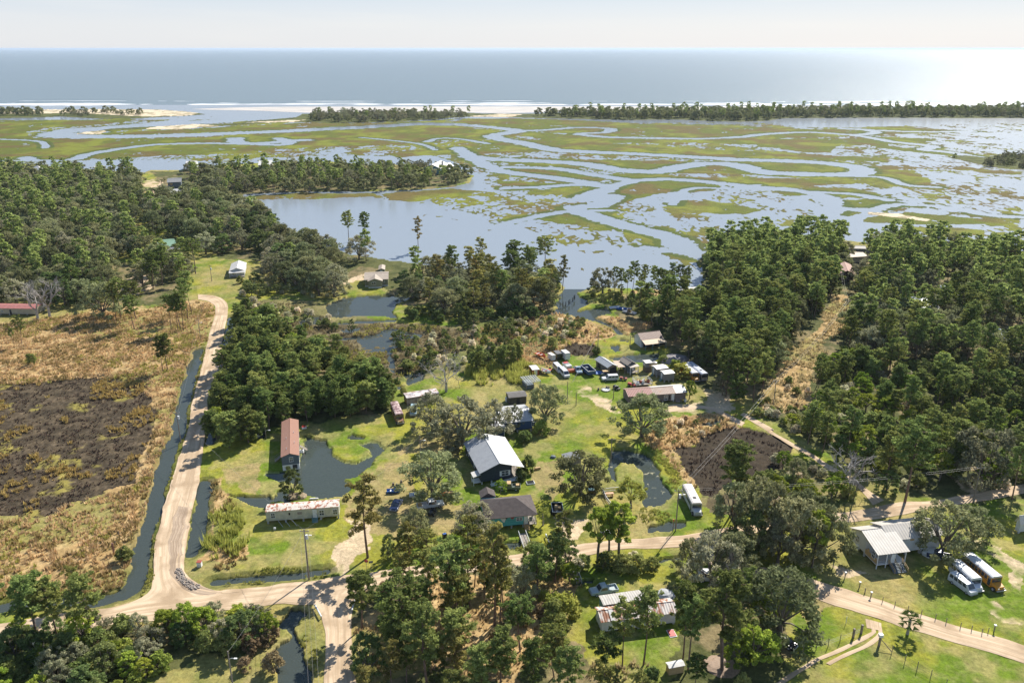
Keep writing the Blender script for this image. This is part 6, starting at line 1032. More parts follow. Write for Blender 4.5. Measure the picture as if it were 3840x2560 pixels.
# scrap and small items
def clutter(name, label, cat, p, m, w=1.2, d=.9, h=.7, rz=0, m2=None):
    t = thing(name, label, cat, G(*pt(p)), rz); MB().box(-w / 2, w / 2, -d / 2, d / 2, 0, h).build('body', m, t, .06); MB().box(-w * .42, w * .42, -d * .42, d * .42, h + .002, h + .08).build('lid', m2 or m, t, .02)
clutter('orange_crate', 'orange crates between the vans and the blue pickup', 'crate', (1950, 1280, 645, 380), C_ORANGE, 2.4, 1.6, .8, .3, W_RED); clutter('pallet_stack', 'stack of pale boards behind the orange crates', 'pallets', (1950, 1280, 575, 300), TRIM, 2, 1.6, 1.0, .5, C_REDP); clutter('appliance', 'white appliance beside the stack of pale boards', 'appliance', (1950, 1280, 610, 330), WHITE, 2.0, 1.4, .9, .4)
clutter('wheeled_bin', 'rear one of two black bins right of the oak by the tin roofed hut', 'bin', q(2, 2, (750, 770))[0], C_BLACK, 1.8, 1.3, 1.1, .1); clutter('wheeled_bin', 'front one of two black bins right of the oak by the tin roofed hut', 'bin', q(2, 2, (748, 825))[0], C_BLACK, 1.8, 1.3, 1.2, .1, W_TEAL)
clutter('pallet_stack', 'black and white striped pallets right of the metal roofed house', 'pallets', (1700, 1580, 970, 775), WHITE, 2, 1.5, .3, .2, C_BLACK); clutter('bench', 'brown topped bench on the lawn left of the pallets', 'bench', (1700, 1580, 1060, 600), TAN, 1.6, .6, .5, .4); clutter('crate', 'tan crates right of the orange backed machine', 'crate', (1430, 1790, 855, 235), TAN, 1.8, 1.3, 1.2, .2); clutter('hose_box', 'small dark box on the lawn above the road left of the shingle roofed house', 'box', (1430, 1790, 797, 755), C_BLACK, .9, .7, 1.0, .6, C_BLUE)
clutter('white_float', 'red and white float lying right of the brown roofed mobile home', 'float', (980, 1560, 538, 150), WHITE, 1.3, 1.3, .5, .3, C_REDP); clutter('white_board', 'white board propped on the lawn right of the wooden porch bench in the yard', 'board', q(3, 2, (890, 240))[0], TRIM, 3.2, 1.4, .25, .2); clutter('blanket', 'white patterned mat on the lawn below the rusty roofed house', 'mat', q(3, 2, (1455, 1130))[0], WHITE, 1.4, 2.0, .06, .2, C_REDP)
clutter('garden_ornament', 'tiny white statue on the lawn below the old cream mobile home', 'ornament', q(2, 1, (190, 1140))[0], WHITE, .5, .4, .5); clutter('plank', 'white plank behind the old cream mobile home', 'plank', q(2, 1, (535, 872))[0], WHITE, 2.0, .3, .25, .1)
def dome(name, label, cat, p, m, r, h, seed=1):
    rng = np.random.default_rng(seed); t = MB(); n = 10; rings = []
    for j in range(4): rr = r * math.cos(j * .45); rings.append([(math.cos(2 * math.pi * k / n) * rr * (1 + rng.normal(0, .12)), math.sin(2 * math.pi * k / n) * rr * .75 * (1 + rng.normal(0, .12)), h * math.sin(j * .5) / 1.0) for k in range(n)])
    v = [p_ for r_ in rings for p_ in r_]; f = [(j * n + k, j * n + (k + 1) % n, (j + 1) * n + (k + 1) % n, (j + 1) * n + k) for j in range(3) for k in range(n)] + [tuple(3 * n + k for k in range(n))]
    o = t.add(v, f).build(name, m); o.location = G(*pt(p)); tag(o, label, cat)
dome('tarp_pile', 'heap under crumpled white tarps by the stilts of the big white house', 'tarp', q(3, 3, (1555, 440))[0], TRIM, 2.4, 1.3); dome('covered_boat', 'boat under a grey cover behind the rusty roofed house', 'boat', q(3, 2, (1388, 800))[0], pm('grey_cover', (.36, .37, .38)), 2.2, 1.1, 2); dome('blue_tarp', 'bright blue tarp on the ground at the workshop corner', 'tarp', (1950, 1280, 975, 395), C_BLUE, 2.2, .5, 3); dome('brush_pile', 'heap of grey brush beside the puddle behind the sheds', 'brush pile', (2300, 1220, 770, 440), pm('brush_heap', (.12, .105, .10), (.26, .23, .22), 2.5), 5.5, 1.8, 4)
dome('earth_mound', 'low brown mound at the foot of the green tree in the flooded lawn', 'mound', q(2, 1, (385, 850))[0], pm('dry_earth', (.26, .19, .11), (.18, .14, .07), 2), 2.6, .5, 5); dome('leaf_pile', 'pile of dry pine straw at the foot of the biggest bright pine', 'leaf pile', q(3, 2, (1890, 1420))[0], pm('pine_straw', (.30, .20, .13), (.2, .13, .08), 3), 3.2, .5, 6); dome('tarp_pile', 'grey bundles lying on the lawn left of the tin roofed hut', 'bundle', q(2, 2, (410, 505))[0], W_SLATE, .9, .6, 7)
for i, (x, y, l) in enumerate(((985, 612, 'left dark stump beside the fire pit'), (1090, 590, 'dark stump behind the fire pit'), (1115, 592, 'right dark stump behind the fire pit'), (150, 100, None), (195, 110, None), (250, 70, None))):
    k = (1950, 1280, x, y) if i < 3 else (1430, 1790, x, y); l = l or ('left', 'middle', 'right')[i - 3] + ' dark stump near the blue skiff'; o = MB().tube([(0, 0, -.1), (0, 0, .4), (.03, 0, .75)], [.32, .27, .25], 9).build('stump', BARK); o.location = G(*pt(k)); tag(o, l, 'stump')
t = thing('fire_pit', 'round stone fire pit on the worn yard lawn', 'fire pit', G(*pt((1950, 1280, 1080, 612)))); b = MB()
for i in range(14): a = i / 14 * 6.283; b.tube([(math.cos(a) * 1.2, math.sin(a) * 1.2, 0), (math.cos(a) * 1.2, math.sin(a) * 1.2, .3)], .24, 6)
b.build('stone_ring', BLOCK, t); MB().tube([(0, 0, 0), (0, 0, .12)], 1.0, 12).build('ash', TRIM, t)
t = thing('picnic_table', 'orange topped picnic table inside the picket fence', 'table', G(*q(2, 2, (905, 842))[0]), .1, None); MB().box(-1, 1, -.4, .4, .7, .76).build('tabletop', pm('orange_wood', (.60, .34, .20)), t); [MB().box(-1, 1, y, y + .25, .42, .47).build('bench_seat', TAN, t) for y in (-.85, .6)]; [MB().box(x, x + .08, -.7, .7, 0, .69).build('leg', TAN, t) for x in (-.8, .7)]
# ================================================================ POLES, WIRES, FENCES
POLE = pm('weathered_pole', (.27, .23, .19), (.18, .15, .12), 3, .9); WIRE = pm('wire', (.20, .19, .18), (.16, .15, .14), 3, .5); TOPS = {}
def pole(key, p, h, label, arm=True, trans=False, lamp=False, r=.15, name='utility_pole', lean=(0, 0)):
    g = G(*p); t = thing(name, label, 'utility pole' if name == 'utility_pole' else 'post', g); t.rotation_euler = (lean[1], lean[0], 0)
    MB().tube([(0, 0, -.3), (0, 0, h * .5), (0, 0, h)], [r, r * .85, r * .65], 8).build('pole', POLE, t)
    if arm: MB().box(-.9, .9, -.06, .06, h - .5, h - .38).build('crossarm', POLE, t); [MB().tube([(x, 0, h - .38), (x, 0, h - .2)], .05, 6).build('insulator', TRIM, t) for x in (-.8, .8)]
    if trans: MB().tube([(.38, 0, h - 2.2), (.38, 0, h - 1.3)], .26, 10).build('transformer', TRIM, t)
    if lamp: l = MB().tube([(0, 0, h - 1.6), (.5, -.2, h - 1.2), (1.1, -.3, h - 1.15)], .035, 5).build('lamp_arm', TRIM, t); MB().box(.95, 1.45, -.42, -.18, h - 1.24, h - 1.1).build('lamp_head', WHITE, l)
    TOPS[key] = Vector((g.x, g.y, LAND + h - .2)); return t
pole('A', q(3, 1, (492, 652))[0], 11.6, 'tall pale utility pole beside the sand road junction', trans=True, lamp=True, r=.19); pole('B', q(2, 0, (1595, 368))[0], 9, 'utility pole standing at the ditch left of the lane', trans=True); pole('C', q(1, 0, (1770, 882))[0], 8, 'utility pole at the far end of the ditch left of the lane', lamp=True); pole('D', q(1, 0, (1868, 362))[0], 7.5, 'utility pole with a transformer on the lawn left of the little white house', trans=True)
pole('E', (((980 + 62 / 3.355) / DS, (1560 + 288 / 3.355) / DS)), 4, 'short lamp post left of the brown roofed mobile home', arm=False, lamp=True, r=.09); pole('F', q(2, 1, (1480, 610))[0], 9.5, 'utility pole with a lamp behind the spreading oak', lamp=True, arm=False); pole('Gp', q(2, 2, (918, 548))[0], 7, 'utility pole at the left tip of the lily pond'); pole('H', q(2, 2, (1488, 1152))[0], 10.5, 'utility pole on the road bank left of the old white bus', trans=True, lamp=True)
pole('I', ((1950 + 595 / 3.355) / DS, (1280 + 716 / 3.355) / DS), 5.6, 'left bare pole on the yard lawn', arm=False, r=.12); pole('J', ((1950 + 705 / 3.355) / DS, (1280 + 806 / 3.355) / DS), 4.2, 'middle bare pole on the yard lawn', arm=False, r=.12); pole('K', ((1950 + 1176 / 3.355) / DS, (1280 + 722 / 3.355) / DS), 3.8, 'bare pole with meter box left of the red roofed house', arm=False, r=.13)
pole('L', q(1, 2, (803, 962))[0], 6.5, 'utility pole beside the dark marsh patch in the yard', arm=False); pole('M', q(1, 2, (1086, 946))[0], 4.6, 'short pole left of the barn', arm=False); pole('N', q(1, 3, (775, 692))[0], 7.5, 'utility pole halfway along the powerline clearing'); pole('O', q(1, 3, (135, 1492))[0], 9.5, 'utility pole at the near end of the powerline clearing'); pole('Pp', q(2, 3, (848, 872))[0], 10, 'leaning dark pole beside the sand track', arm=False, lean=(.12, 0))
pole('Q', q(3, 0, (2070, 1700))[0], 9.5, 'pole with a lamp at the bottom edge in the lawn', lamp=True, arm=False); pole('Rr', q(3, 2, (1530, 762))[0], 8, 'thin pale mast left of the white van', arm=False, r=.06); pole('S', q(2, 3, (1900, 900))[0], 9.5, 'utility pole behind the road right of the junction')
def wire(a, b, n=1, sag=.03, label='overhead wire', ends=None, r=.018):
    A, B = (TOPS[a] if isinstance(a, str) else a), (TOPS[b] if isinstance(b, str) else b); d = (B - A); s_ = Vector((-d.y, d.x, 0)).normalized()
    for k in range(n):
        off = s_ * ((k - (n - 1) / 2) * .75); pts = [A.lerp(B, i / 14) + off - Vector((0, 0, 4 * sag * d.length * (i / 14) * (1 - i / 14))) for i in range(15)]
        tag(MB().tube(pts, r, 4).build('overhead_wire', WIRE), label, 'wire', 'wires ' + label.split('wire ', 1)[-1] if n > 1 else None)
below = G(*q(3, 1, (600, 2300))[0]); below.z = LAND + 11; wire('A', below, 3, .01, 'wire running from the tall pale pole to the bottom edge', r=.02); wire('A', 'Q', 1, .03, 'wire from the tall pale pole to the pole at the bottom edge', r=.022); wire('A', 'B', 1, .02, 'wire from the tall pale pole along the lane'); wire('B', 'C', 2, .02, 'wire beside the lane above the ditch'); wire('C', 'D', 2, .02, 'wire from the lane to the lawn of the little white house'); wire('A', 'F', 1, .03, 'wire from the tall pale pole to the pole behind the oak')
wire('H', 'O', 2, .012, 'wire crossing the burnt marsh patch towards the clearing', r=.02); wire('O', 'N', 2, .02, 'wire along the powerline clearing'); wire('H', 'S', 2, .015, 'wire above the sand road towards the right'); e = G(*q(1, 3, (715, 330))[0]); e.z = LAND + 7; wire('N', e, 2, .02, 'wire at the far end of the clearing'); wire('L', ((lambda g: Vector((g.x, g.y, LAND + .1)))(G(*pt((1950, 1280, 660, 515))))), 1, .005, 'slanting guy wire over the blue open trailer', r=.05)
def small_post(p, h, label, m=POLE, r=.08, group=None, name='fence_post', cap=None, cat='post'):
    o = MB().tube([(0, 0, -.2), (0, 0, h * .6), (.01, 0, h)], [r, r, r * .9], 7).build(name, m); o.location = G(*p); tag(o, label, cat, group)
    if cap: c = MB().box(-r * 1.8, r * 1.8, -r * 1.8, r * 1.8, h, h + .18).build('cap', cap, o)
    return o
for i, (x, y) in enumerate(((900, 722), (948, 772), (1000, 812), (1103, 852), (1212, 888), (1328, 925), (1445, 965), (1570, 1003), (1664, 1037), (1790, 1078), (1888, 1103), (1980, 1130), (2034, 1122))): small_post(q(3, 3, (x, y))[0], 1.1, 'thin fence post in the row between the lower road and the lawn', r=.07 if i > 2 else .1, group='posts along the lower road', cap=WHITE if i in (0, 2) else None)
small_post(q(3, 3, (2086, 1112))[0], 1.3, 'thick white capped post ending the row along the lower road', r=.11, cap=WHITE); small_post(q(3, 3, (772, 640))[0], 1.2, 'white capped post at the left corner of the white house lawn', r=.1, cap=WHITE); small_post(q(3, 3, (668, 545))[0], 1.6, 'dark leaning post left of the white house', r=.1); small_post(q(3, 3, (722, 570))[0], .9, 'short dark post left of the white house', r=.08)
def wire_fence(name, label, pts, posts, h=1.3, thick=(), m=POLE):
    P_ = [G(*p) for p in pts]; o = P_[0]; t = thing(name, label, 'fence', o)
    for i, p in enumerate(P_): rr = .22 if i in thick else .06; MB().tube([p - o + Vector((0, 0, -.2)), p - o + Vector((0, 0, h * (1.15 if i in thick else 1)))], rr, 7).build('post', m, t)
    for zz in (.5, .9, 1.2): w = MB(); [w.tube([a - o + Vector((0, 0, zz)), b - o + Vector((0, 0, zz))], .015, 3) for a, b in zip(P_[:-1], P_[1:])]; w.build('strand', WIRE, t)
    return t, P_
wire_fence('wire_fence', 'old wire fence left of the curved drive with two thick posts', q(3, 3, (400, 1300), (520, 1265), (625, 1240), (728, 1203), (845, 1162), (915, 1128)), None, 1.6, (4, 5)); tf, PF = wire_fence('wire_fence', 'old wire fence right of the curved drive starting at a thick gatepost', q(3, 3, (1072, 1236), (1185, 1303), (1300, 1385), (1408, 1443), (1528, 1518), (1662, 1600)), None, 1.6, (0,)); MB().tube([Vector((0, 0, 1.6)), PF[1] - PF[0] + Vector((0, 0, .2))], .07, 5).build('brace', POLE, tf)
t = thing('mailbox', 'white box standing on the thick gatepost of the drive', 'box', G(*q(3, 3, (1072, 1236))[0]) + Vector((0, 0, 1.9))); MB().box(-.35, .35, -.3, .3, 0, .55).build('box_body', WHITE, t, .04); MB().box(-.37, .37, -.32, .32, .552, .6).build('lid', WHITE, t)
small_post(q(3, 3, (780, 1045))[0], 1.6, 'thin slanting pole on the grass above the wire fence', WHITE, .05); small_post(q(2, 0, (1005, 1345))[0], 2.4, 'stout reddish post standing in the dry meadow', pm('reddish_post', (.25, .12, .09)), .2); small_post(q(2, 0, (1020, 1280))[0], 1.2, 'thin dark post behind the stout reddish one', POLE, .07)
for i, (x, y, l) in enumerate(((1130, 905, 'upper'), (1112, 945, 'middle'), (1090, 1030, 'lower'), (1050, 1200, 'lowest'))): small_post(q(2, 0, (x, y))[0], 1.3, l + ' weathered stake in the dry meadow left of the ditch', POLE, .09)
for i, (x, y) in enumerate(((470, 590), (495, 585), (520, 582), (545, 568), (556, 560), (578, 545), (592, 528), (600, 520))): small_post(q(1, 2, (x, y))[0], 1.9, 'dark piling in the curved row standing in the inlet', C_BLACK, .16, 'pilings in the inlet', 'piling', cat='piling')
def log_rail(label, a, b, h=.6, m=TRIM, r=.14):
    A, B = G(*a), G(*b); d = B - A; t = thing('guard_log', label, 'barrier', A, math.atan2(d.y, d.x)); Ln = d.length; MB().tube([(0, 0, h), (Ln, 0, h)], r, 7).build('log', m, t); [MB().tube([(x, 0, -.1), (x, 0, h - .02)], r * .8, 6).build('support', POLE, t) for x in (.2, Ln - .2)]
log_rail('pale guard log on the left side of the side road mouth', q(3, 1, (545, 900))[0], q(3, 1, (602, 1005))[0]); log_rail('upper pale guard log on the right side of the side road mouth', q(3, 1, (930, 802))[0], q(3, 1, (1052, 735))[0]); log_rail('lower pale guard log on the right side of the side road mouth', q(3, 1, (906, 832))[0], q(3, 1, (872, 945))[0]); log_rail('pale log on the ditch bank right of the footbridge', q(3, 2, (345, 275))[0], q(3, 2, (380, 365))[0])
t = thing('stop_sign', 'red octagonal stop sign seen from the side by the driveway mouth', 'sign', G(*q(3, 1, (1000, 560))[0]), 0); MB().tube([(0, 0, -.2), (0, 0, 2.1)], .04, 6).build('sign_post', CHROME, t); MB().tube([(0, .02, 1.85), (0, -.02, 1.85)], .40, 8).build('sign_plate', C_REDP, t)
t = thing('road_sign', 'grey blue back of a sign right of the stop sign', 'sign', G(*q(3, 1, (1040, 560))[0]), .2); MB().tube([(0, 0, -.2), (0, 0, 1.9)], .04, 6).build('sign_post', CHROME, t); MB().box(-.4, .4, -.02, .02, 1.35, 1.85).build('sign_plate', W_SLATE, t)
t = thing('marker_post', 'short post with an orange red top at the ditch by the road', 'post', G(*q(2, 2, (1465, 1155))[0]), 0); MB().tube([(0, 0, -.2), (0, 0, 2.6)], .09, 6).build('shaft', POLE, t); MB().tube([(0, 0, 2.6), (0, 0, 3.1)], .14, 6).build('top', C_ORANGE, t)
# picket fence
def picket(label, pts):
    P_ = [G(*p) for p in pts]; o = P_[0]; t = thing('picket_fence', label, 'fence', o)
    for a, b in zip(P_[:-1], P_[1:]):
        n = max(2, int((b - a).length / .3)); pb = MB(); d = (b - a).normalized()
        for i in range(n): p = a.lerp(b, i / n) - o; pb.tube([p, p + Vector((0, 0, 1.05))], .05, 4)
        pb.build('pickets', WOOD, t); r = MB(); [r.tube([a - o + Vector((0, 0, k)), b - o + Vector((0, 0, k))], .06, 4) for k in (.35, 1.06)]; r.build('rail', TRIM if k_ else WOOD, t)
k_ = 1
picket('weathered picket fence on the left side of the lily pond garden', q(2, 2, (985, 800), (920, 805), (845, 815), (880, 890), (940, 965), (1020, 968), (1098, 950)))
# bare trees, palm
for r_, c_, x, y, h, R_, l, sd_ in ((1, 1, 1700, 1335, 13, 8, 'big bare grey tree spreading over the wrecked trailer', 3), (1, 0, 335, 695, 16, 4, 'dead pale tree with broken limbs beside the red roofed mobile home', 5), (1, 0, 440, 680, 17, 3, 'second dead pale tree right of the red roofed mobile home', 6), (2, 3, 800, 820, 13, 3, 'dead forked tree beside the sand track', 7), (2, 3, 760, 790, 8, 2, 'thin dead snag left of the dead forked tree', 8)):
    b = make_dead(sd_, h, R_, 4 if sd_ == 3 else 3); o = b.build('bare_tree', BARKG); o.location = gq(r_, c_, x, y); tag(o, l, 'bare tree')
b, l = make_palm(2.6); t = thing('palm_tree', 'small fan palm between the lower road and the wire fence', 'palm', gq(3, 3, 1322, 1135)); t.scale = (1.35, 1.35, 1.2); b.build('trunk', BARKG, t); l.build('fronds', L_PINE, t)
b, l = make_palm(3); t = thing('palm_tree', 'small palm by the porch of the turquoise house', 'palm', gq(2, 2, 320, 1100)); b.build('trunk', BARKG, t); l.build('fronds', L_YEL, t)
for (x, y, la) in ((1430, 940, 'left'), (1455, 925, 'right')): b, l = make_palm(4); t = thing('palm_tree', la + ' dark palm on the far lane lawn', 'palm', gq(0, 0, x, y)); b.build('trunk', BARKG, t); l.build('fronds', L_DARK, t)
EXCL += [(g.x, g.y, 4) for g in (gq(2, 2, 1640, 900), gq(1, 2, 1620, 1180), gq(1, 2, 1700, 1180), gq(1, 2, 500, 1150))]
# ================================================================ GRASS AND REEDS (nobody could count them)
def tufts(name, label, polys, n, h, w, m, seed, blades=5, clear=(), lean=.35, z=LAND, thresh=None, dens=1.3):
    rng = np.random.default_rng(seed); C = []
    for poly in polys:
        W_ = [G(*p) for p in poly]; xs = [p.x for p in W_]; ys = [p.y for p in W_]; k = int(min(400000, dens * (max(xs) - min(xs)) * (max(ys) - min(ys))))
        X = rng.uniform(min(xs), max(xs), k); Y = rng.uniform(min(ys), max(ys), k); dx, dy = P(X, Y, LAND); wv = fbm(X, Y, 5, 3, seed + 3) - .5; wu = fbm(X, Y, 5, 3, seed + 9) - .5; px_ = FPX / (Y * CP + CAMH * SP) / DS * 4.5; ok = inpoly(poly, dx + wv * px_ * 2, dy + wu * px_) & (fbm(X, Y, 2.5, 2, seed + 5) > .40) & (dx > -60) & (dx < 2420) & (dy < 1620)
        for rp in ROADPOLY + list(clear) + ponds: ok &= ~inpoly(rp, dx, dy)
        for w_, pts_ in ditches: ok &= dline(smooth_line(pts_, 3), X, Y, 8) > w_ / 2 + .3
        if thresh: ok &= fbm(X, Y, thresh[0], 3, seed) > thresh[1]
        C.append(np.stack([X[ok], Y[ok]], 1)[:n])
    C = np.concatenate(C); N_ = len(C); s = rng.uniform(.6, 1.4, N_); hh = h * s * rng.uniform(.7, 1.2, N_); V = []
    for b in range(blades):
        a = rng.uniform(0, 6.283, N_); r = rng.uniform(0, w, N_) * s; bx = C[:, 0] + np.cos(a) * r; by = C[:, 1] + np.sin(a) * r; wd = w * .42 * s; a2 = a + rng.normal(0, .8, N_)
        tx = bx + np.cos(a) * hh * lean * rng.uniform(.2, 1.3, N_); ty = by + np.sin(a) * hh * lean * rng.uniform(.2, 1.3, N_); z0 = np.full(N_, z - .08)
        V.append(np.stack([np.stack([bx - np.sin(a2) * wd, by + np.cos(a2) * wd, z0], 1), np.stack([bx + np.sin(a2) * wd, by - np.cos(a2) * wd, z0], 1), np.stack([tx, ty, z + hh * rng.uniform(.7, 1.1, N_)], 1)], 1))
    V = np.concatenate(V).reshape(-1, 3); me = npmesh(name, V, np.arange(len(V)).reshape(-1, 3), m); o = bpy.data.objects.new(name, me); COL.objects.link(o); tag(o, label, 'grass', kind='stuff')
G_DRY = leafmat('dry_grass', (.46, .34, .155), (.64, .50, .27), .35, .3); G_DRY2 = leafmat('straw', (.30, .22, .09), (.48, .34, .16), .35, .3); G_REED = leafmat('reed', (.22, .27, .05), (.38, .38, .10), .35, .4); G_GREEN = leafmat('lush_grass', (.18, .24, .04), (.32, .33, .09), .35, .35); G_BURN = leafmat('burnt_stubble', (.045, .035, .024), (.11, .085, .055), .5, .1); G_TUSS = leafmat('yellow_tussock', (.36, .33, .08), (.48, .40, .14), .3, .3)
tufts('dry_meadow_grass', 'tall reddish straw coloured grass of the dry meadows', dry[:4] + dry[5:7], 26000, .75, .42, G_DRY, 1, 5, burned); tufts('dry_meadow_grass', 'yellowish straw grass mixed into the meadows', [dry[0], dry[3], dry[5], dry[6], dry[7]], 9000, .8, .4, G_DRY2, 2, 5, burned, thresh=(7, .5))
tufts('reed_bed', 'tall yellow green reeds left of the mobile home lawn and beside the young trees', [q(2, 0, (1870, 960), (2100, 930), (2230, 1000), (2200, 1250), (2100, 1370), (1900, 1400), (1860, 1200)), q(1, 1, (1880, 1110), (2100, 1090), (2500, 1100), (2560, 1200), (2351, 1260), (1960, 1280), (1900, 1220)), q(1, 2, (0, 1080), (180, 1080), (210, 1180), (130, 1230), (0, 1260))], 3400, 1.7, .3, G_REED, 3, 6, lean=.28, dens=3)
tufts('bank_grass', 'green grass growing along the ditch banks', [[(395, 1060), (415, 1060), (345, 1380), (310, 1400)], [(455, 800), (480, 800), (430, 1060), (405, 1060)], q(3, 0, (1880, 640), (2351, 560), (2351, 690), (1900, 720)), q(3, 1, (0, 560), (640, 540), (680, 600), (400, 640), (0, 640)), q(2, 0, (1690, 700), (1790, 700), (1700, 1350), (1610, 1300)), q(3, 1, (430, 1120), (530, 1080), (560, 1500), (470, 1500)), q(3, 2, (0, 330), (420, 320), (380, 400), (0, 420)), q(2, 2, (1200, 940), (1500, 1000), (1560, 1080), (1200, 1100)), q(2, 2, (1300, 380), (1420, 420), (1600, 700), (1540, 860), (1450, 700), (1280, 480))], 1100, .42, .28, G_GREEN, 4, 5, dens=4)
tufts('wild_grass', 'rough green and yellow grass clumps on the damp ground', [dry[0], dry[1], darkmarsh[0], q(2, 0, (1250, 60), (1560, 60), (1450, 650), (1300, 1100), (1180, 1400), (1180, 700)), q(1, 0, (1560, 740), (1900, 620), (1750, 1000), (1650, 1300), (1500, 1300))], 2600, .7, .4, G_GREEN, 5, 5, burned, thresh=(9, .56))
tufts('burnt_stubble', 'dark stubble covering the burnt marsh', burned, 12000, .4, .3, G_BURN, 6, 4, dens=1, lean=.6, z=LAND - .2); tufts('tussock_grass', 'yellow tussocks scattered over the burnt marsh', burned[1:2], 1400, .7, .5, G_TUSS, 7, 7, thresh=(8, .60), z=LAND - .1)
tufts('marsh_reeds', 'brown reeds in the wet marsh around the two ponds', [darkmarsh[0], [(560, 690), (700, 700), (700, 745), (560, 745)]], 9000, .7, .35, leafmat('brown_reed', (.16, .12, .07), (.30, .24, .13), .4, .3), 8, 4); tufts('forest_litter_grass', 'tan undergrowth on the floor of the bottom pine wood', [q(3, 1, (1500, 620), (2351, 700), (2351, 1560), (1500, 1500), (1000, 1560), (900, 1100)), q(3, 2, (0, 600), (700, 700), (500, 880), (250, 900), (500, 1300), (0, 1560))], 8000, .5, .35, G_DRY, 9, 5); tufts('clearing_grass', 'reddish grass and brush in the powerline clearing', [dry[4], q(3, 2, (700, 1330), (1350, 1400), (1300, 1568), (700, 1568))], 5000, .8, .45, leafmat('tan_brush', (.34, .28, .13), (.50, .42, .24), .4, .3), 10, 5)
# ---------------------------------------------------------------- single trees read off the photograph
T('pineb', 2, 1, 1010, 1385, 19, 'tall slender tree with brown tinged crown on the lawn by the driveway')
T('oak', 2, 1, 1580, 850, 12, 'broad spreading oak shading the parked cars left of the dark walled house', 1.15)
T('moss', 2, 1, 1850, 380, 13, 'huge oak hung with grey moss behind the dark walled house', 1.25); T('moss', 2, 1, 1580, 270, 11.5, 'grey mossy oak left of the hugest one behind the dark walled house', .95); T('moss', 2, 1, 2120, 330, 11, 'mossy oak leaning over the blue house', .85)
T('oak', 2, 2, 340, 200, 11.5, 'rounded oak right of the blue house', .9); T('moss', 2, 2, 70, 270, 8, 'small mossy tree in front of the blue house', .55)
T('bushy', 2, 2, 310, 290, 4, 'yellow green bush under the oak right of the blue house', 1.1); T('bush', 2, 2, 160, 360, 3.4, 'round green bush on the lawn below the blue house', 1.1)
T('oak', 2, 2, 650, 830, 11.5, 'dense oak standing over the tin roofed hut', 1.05); T('oak', 2, 2, 1190, 320, 13, 'large oak in front of the red roofed house', 1.05)
T('sparse', 2, 2, 1095, 935, 8, 'thin yellow green tree inside the picket fence', 1.05); T('pine', 2, 2, 1980, 1000, 17.5, 'tall green pine at the edge of the burnt marsh patch by the white bus', .95); T('pined', 2, 2, 2000, 1005, 15, 'shorter pine close behind the tall one by the white bus', .7)
T('slim', 3, 2, 800, 510, 13.5, 'left one of three roadside trees below the picket fence', 1.0); T('slim', 3, 2, 895, 505, 13.5, 'middle one of three roadside trees below the picket fence', .85); T('slim', 3, 2, 985, 500, 14, 'right one of three roadside trees below the picket fence', 1.05)
T('moss', 3, 2, 1800, 715, 12.5, 'mossy oak whose trunk stands in front of the white van', .8); T('oak', 3, 2, 1600, 590, 8, 'small oak left of the white van', .7); T('oak', 3, 2, 1980, 640, 11, 'oak behind the white van on the sand', .8)
T('pine', 3, 2, 1020, 1425, 13, 'pine in front of the left end of the rusty roofed house', .75); T('pine', 3, 2, 1205, 1405, 15, 'pine in front of the middle of the rusty roofed house', .8); T('pine', 3, 2, 1555, 1350, 15, 'straight pine at the right end of the rusty roofed house', .7); T('pine', 3, 2, 1600, 1445, 14.5, 'leaning pine right of the rusty roofed house', .8); T('pine', 3, 2, 1900, 1465, 19, 'biggest bright pine at the bottom between the rusty roofed house and the black car', 1.15)
T('moss', 3, 2, 140, 860, 8.5, 'small grey oak at the left edge of the thicket by the rusty roofed house', .7)
T('oak', 3, 3, 200, 1110, 13, 'wide oak shading the black car', 1.1); T('oak', 3, 3, 1620, 440, 12.5, 'large oak beside the white house over the parked buses', 1.0); T('oak', 3, 3, 1890, 350, 9.5, 'lower oak joined to the large one over the buses', .95)
for i, (x, y, h, k) in enumerate(((30, 1300, 16, 'oak'), (300, 1400, 15, 'oak'), (480, 1470, 13.5, 'slim'), (560, 1390, 13, 'oak'), (120, 1150, 14, 'slim'), (-200, 1180, 13, 'oak'), (-90, 1380, 12, 'dark'), (380, 1240, 13, 'oak'), (180, 1430, 11, 'moss'))): T(k, 2, 3, x, y, h, ('rearmost left', 'front middle', 'frontmost', 'right front', 'rear middle', 'leftmost', 'low far left', 'inner right', 'grey mossy front')[i] + ' tree of the clump between the sand road and the white house', .78, 'trees in the clump left of the white house')
T('oak', 2, 3, 330, 760, 8, 'small tree between the burnt marsh patch and the sand track', .7); T('pine', 2, 3, 1300, 900, 20, 'very tall tree where the sand track meets the road', 1.1); T('moss', 2, 3, 1960, 760, 17, 'tall mossy tree behind the road right of the track', .8)
T('moss', 2, 1, 1790, 440, 6.5, 'small pale tree beside the metal roofed house', 1.0); T('dark', 2, 1, 350, 850, 8, 'compact green tree rising from a mound in the flooded lawn', .75)
T('oak', 2, 1, 1450, 1260, 9, 'small oak on the lawn edge above the road', .65); T('dark', 2, 1, 1190, 1400, 6.5, 'dark green bushy tree by the stop sign', .55); T('moss', 2, 1, 1950, 1190, 8.5, 'pale grey willowy tree in front of the shingle roofed house', .95); T('bright', 2, 1, 2180, 830, 4, 'bright green little tree behind the shingle roofed house', .9)
T('pine', 3, 1, 1680, 1030, 17, 'bright bluish green pine overhanging the sand road', .9); T('pineb', 3, 1, 1300, 690, 12, 'brown tinged pine on the road bank', .7); T('pineb', 3, 1, 1370, 645, 13, 'second brown tinged pine on the road bank', .7); T('pineb', 3, 1, 1790, 1010, 14, 'thin brownish pine beside the bluish green one', .6)
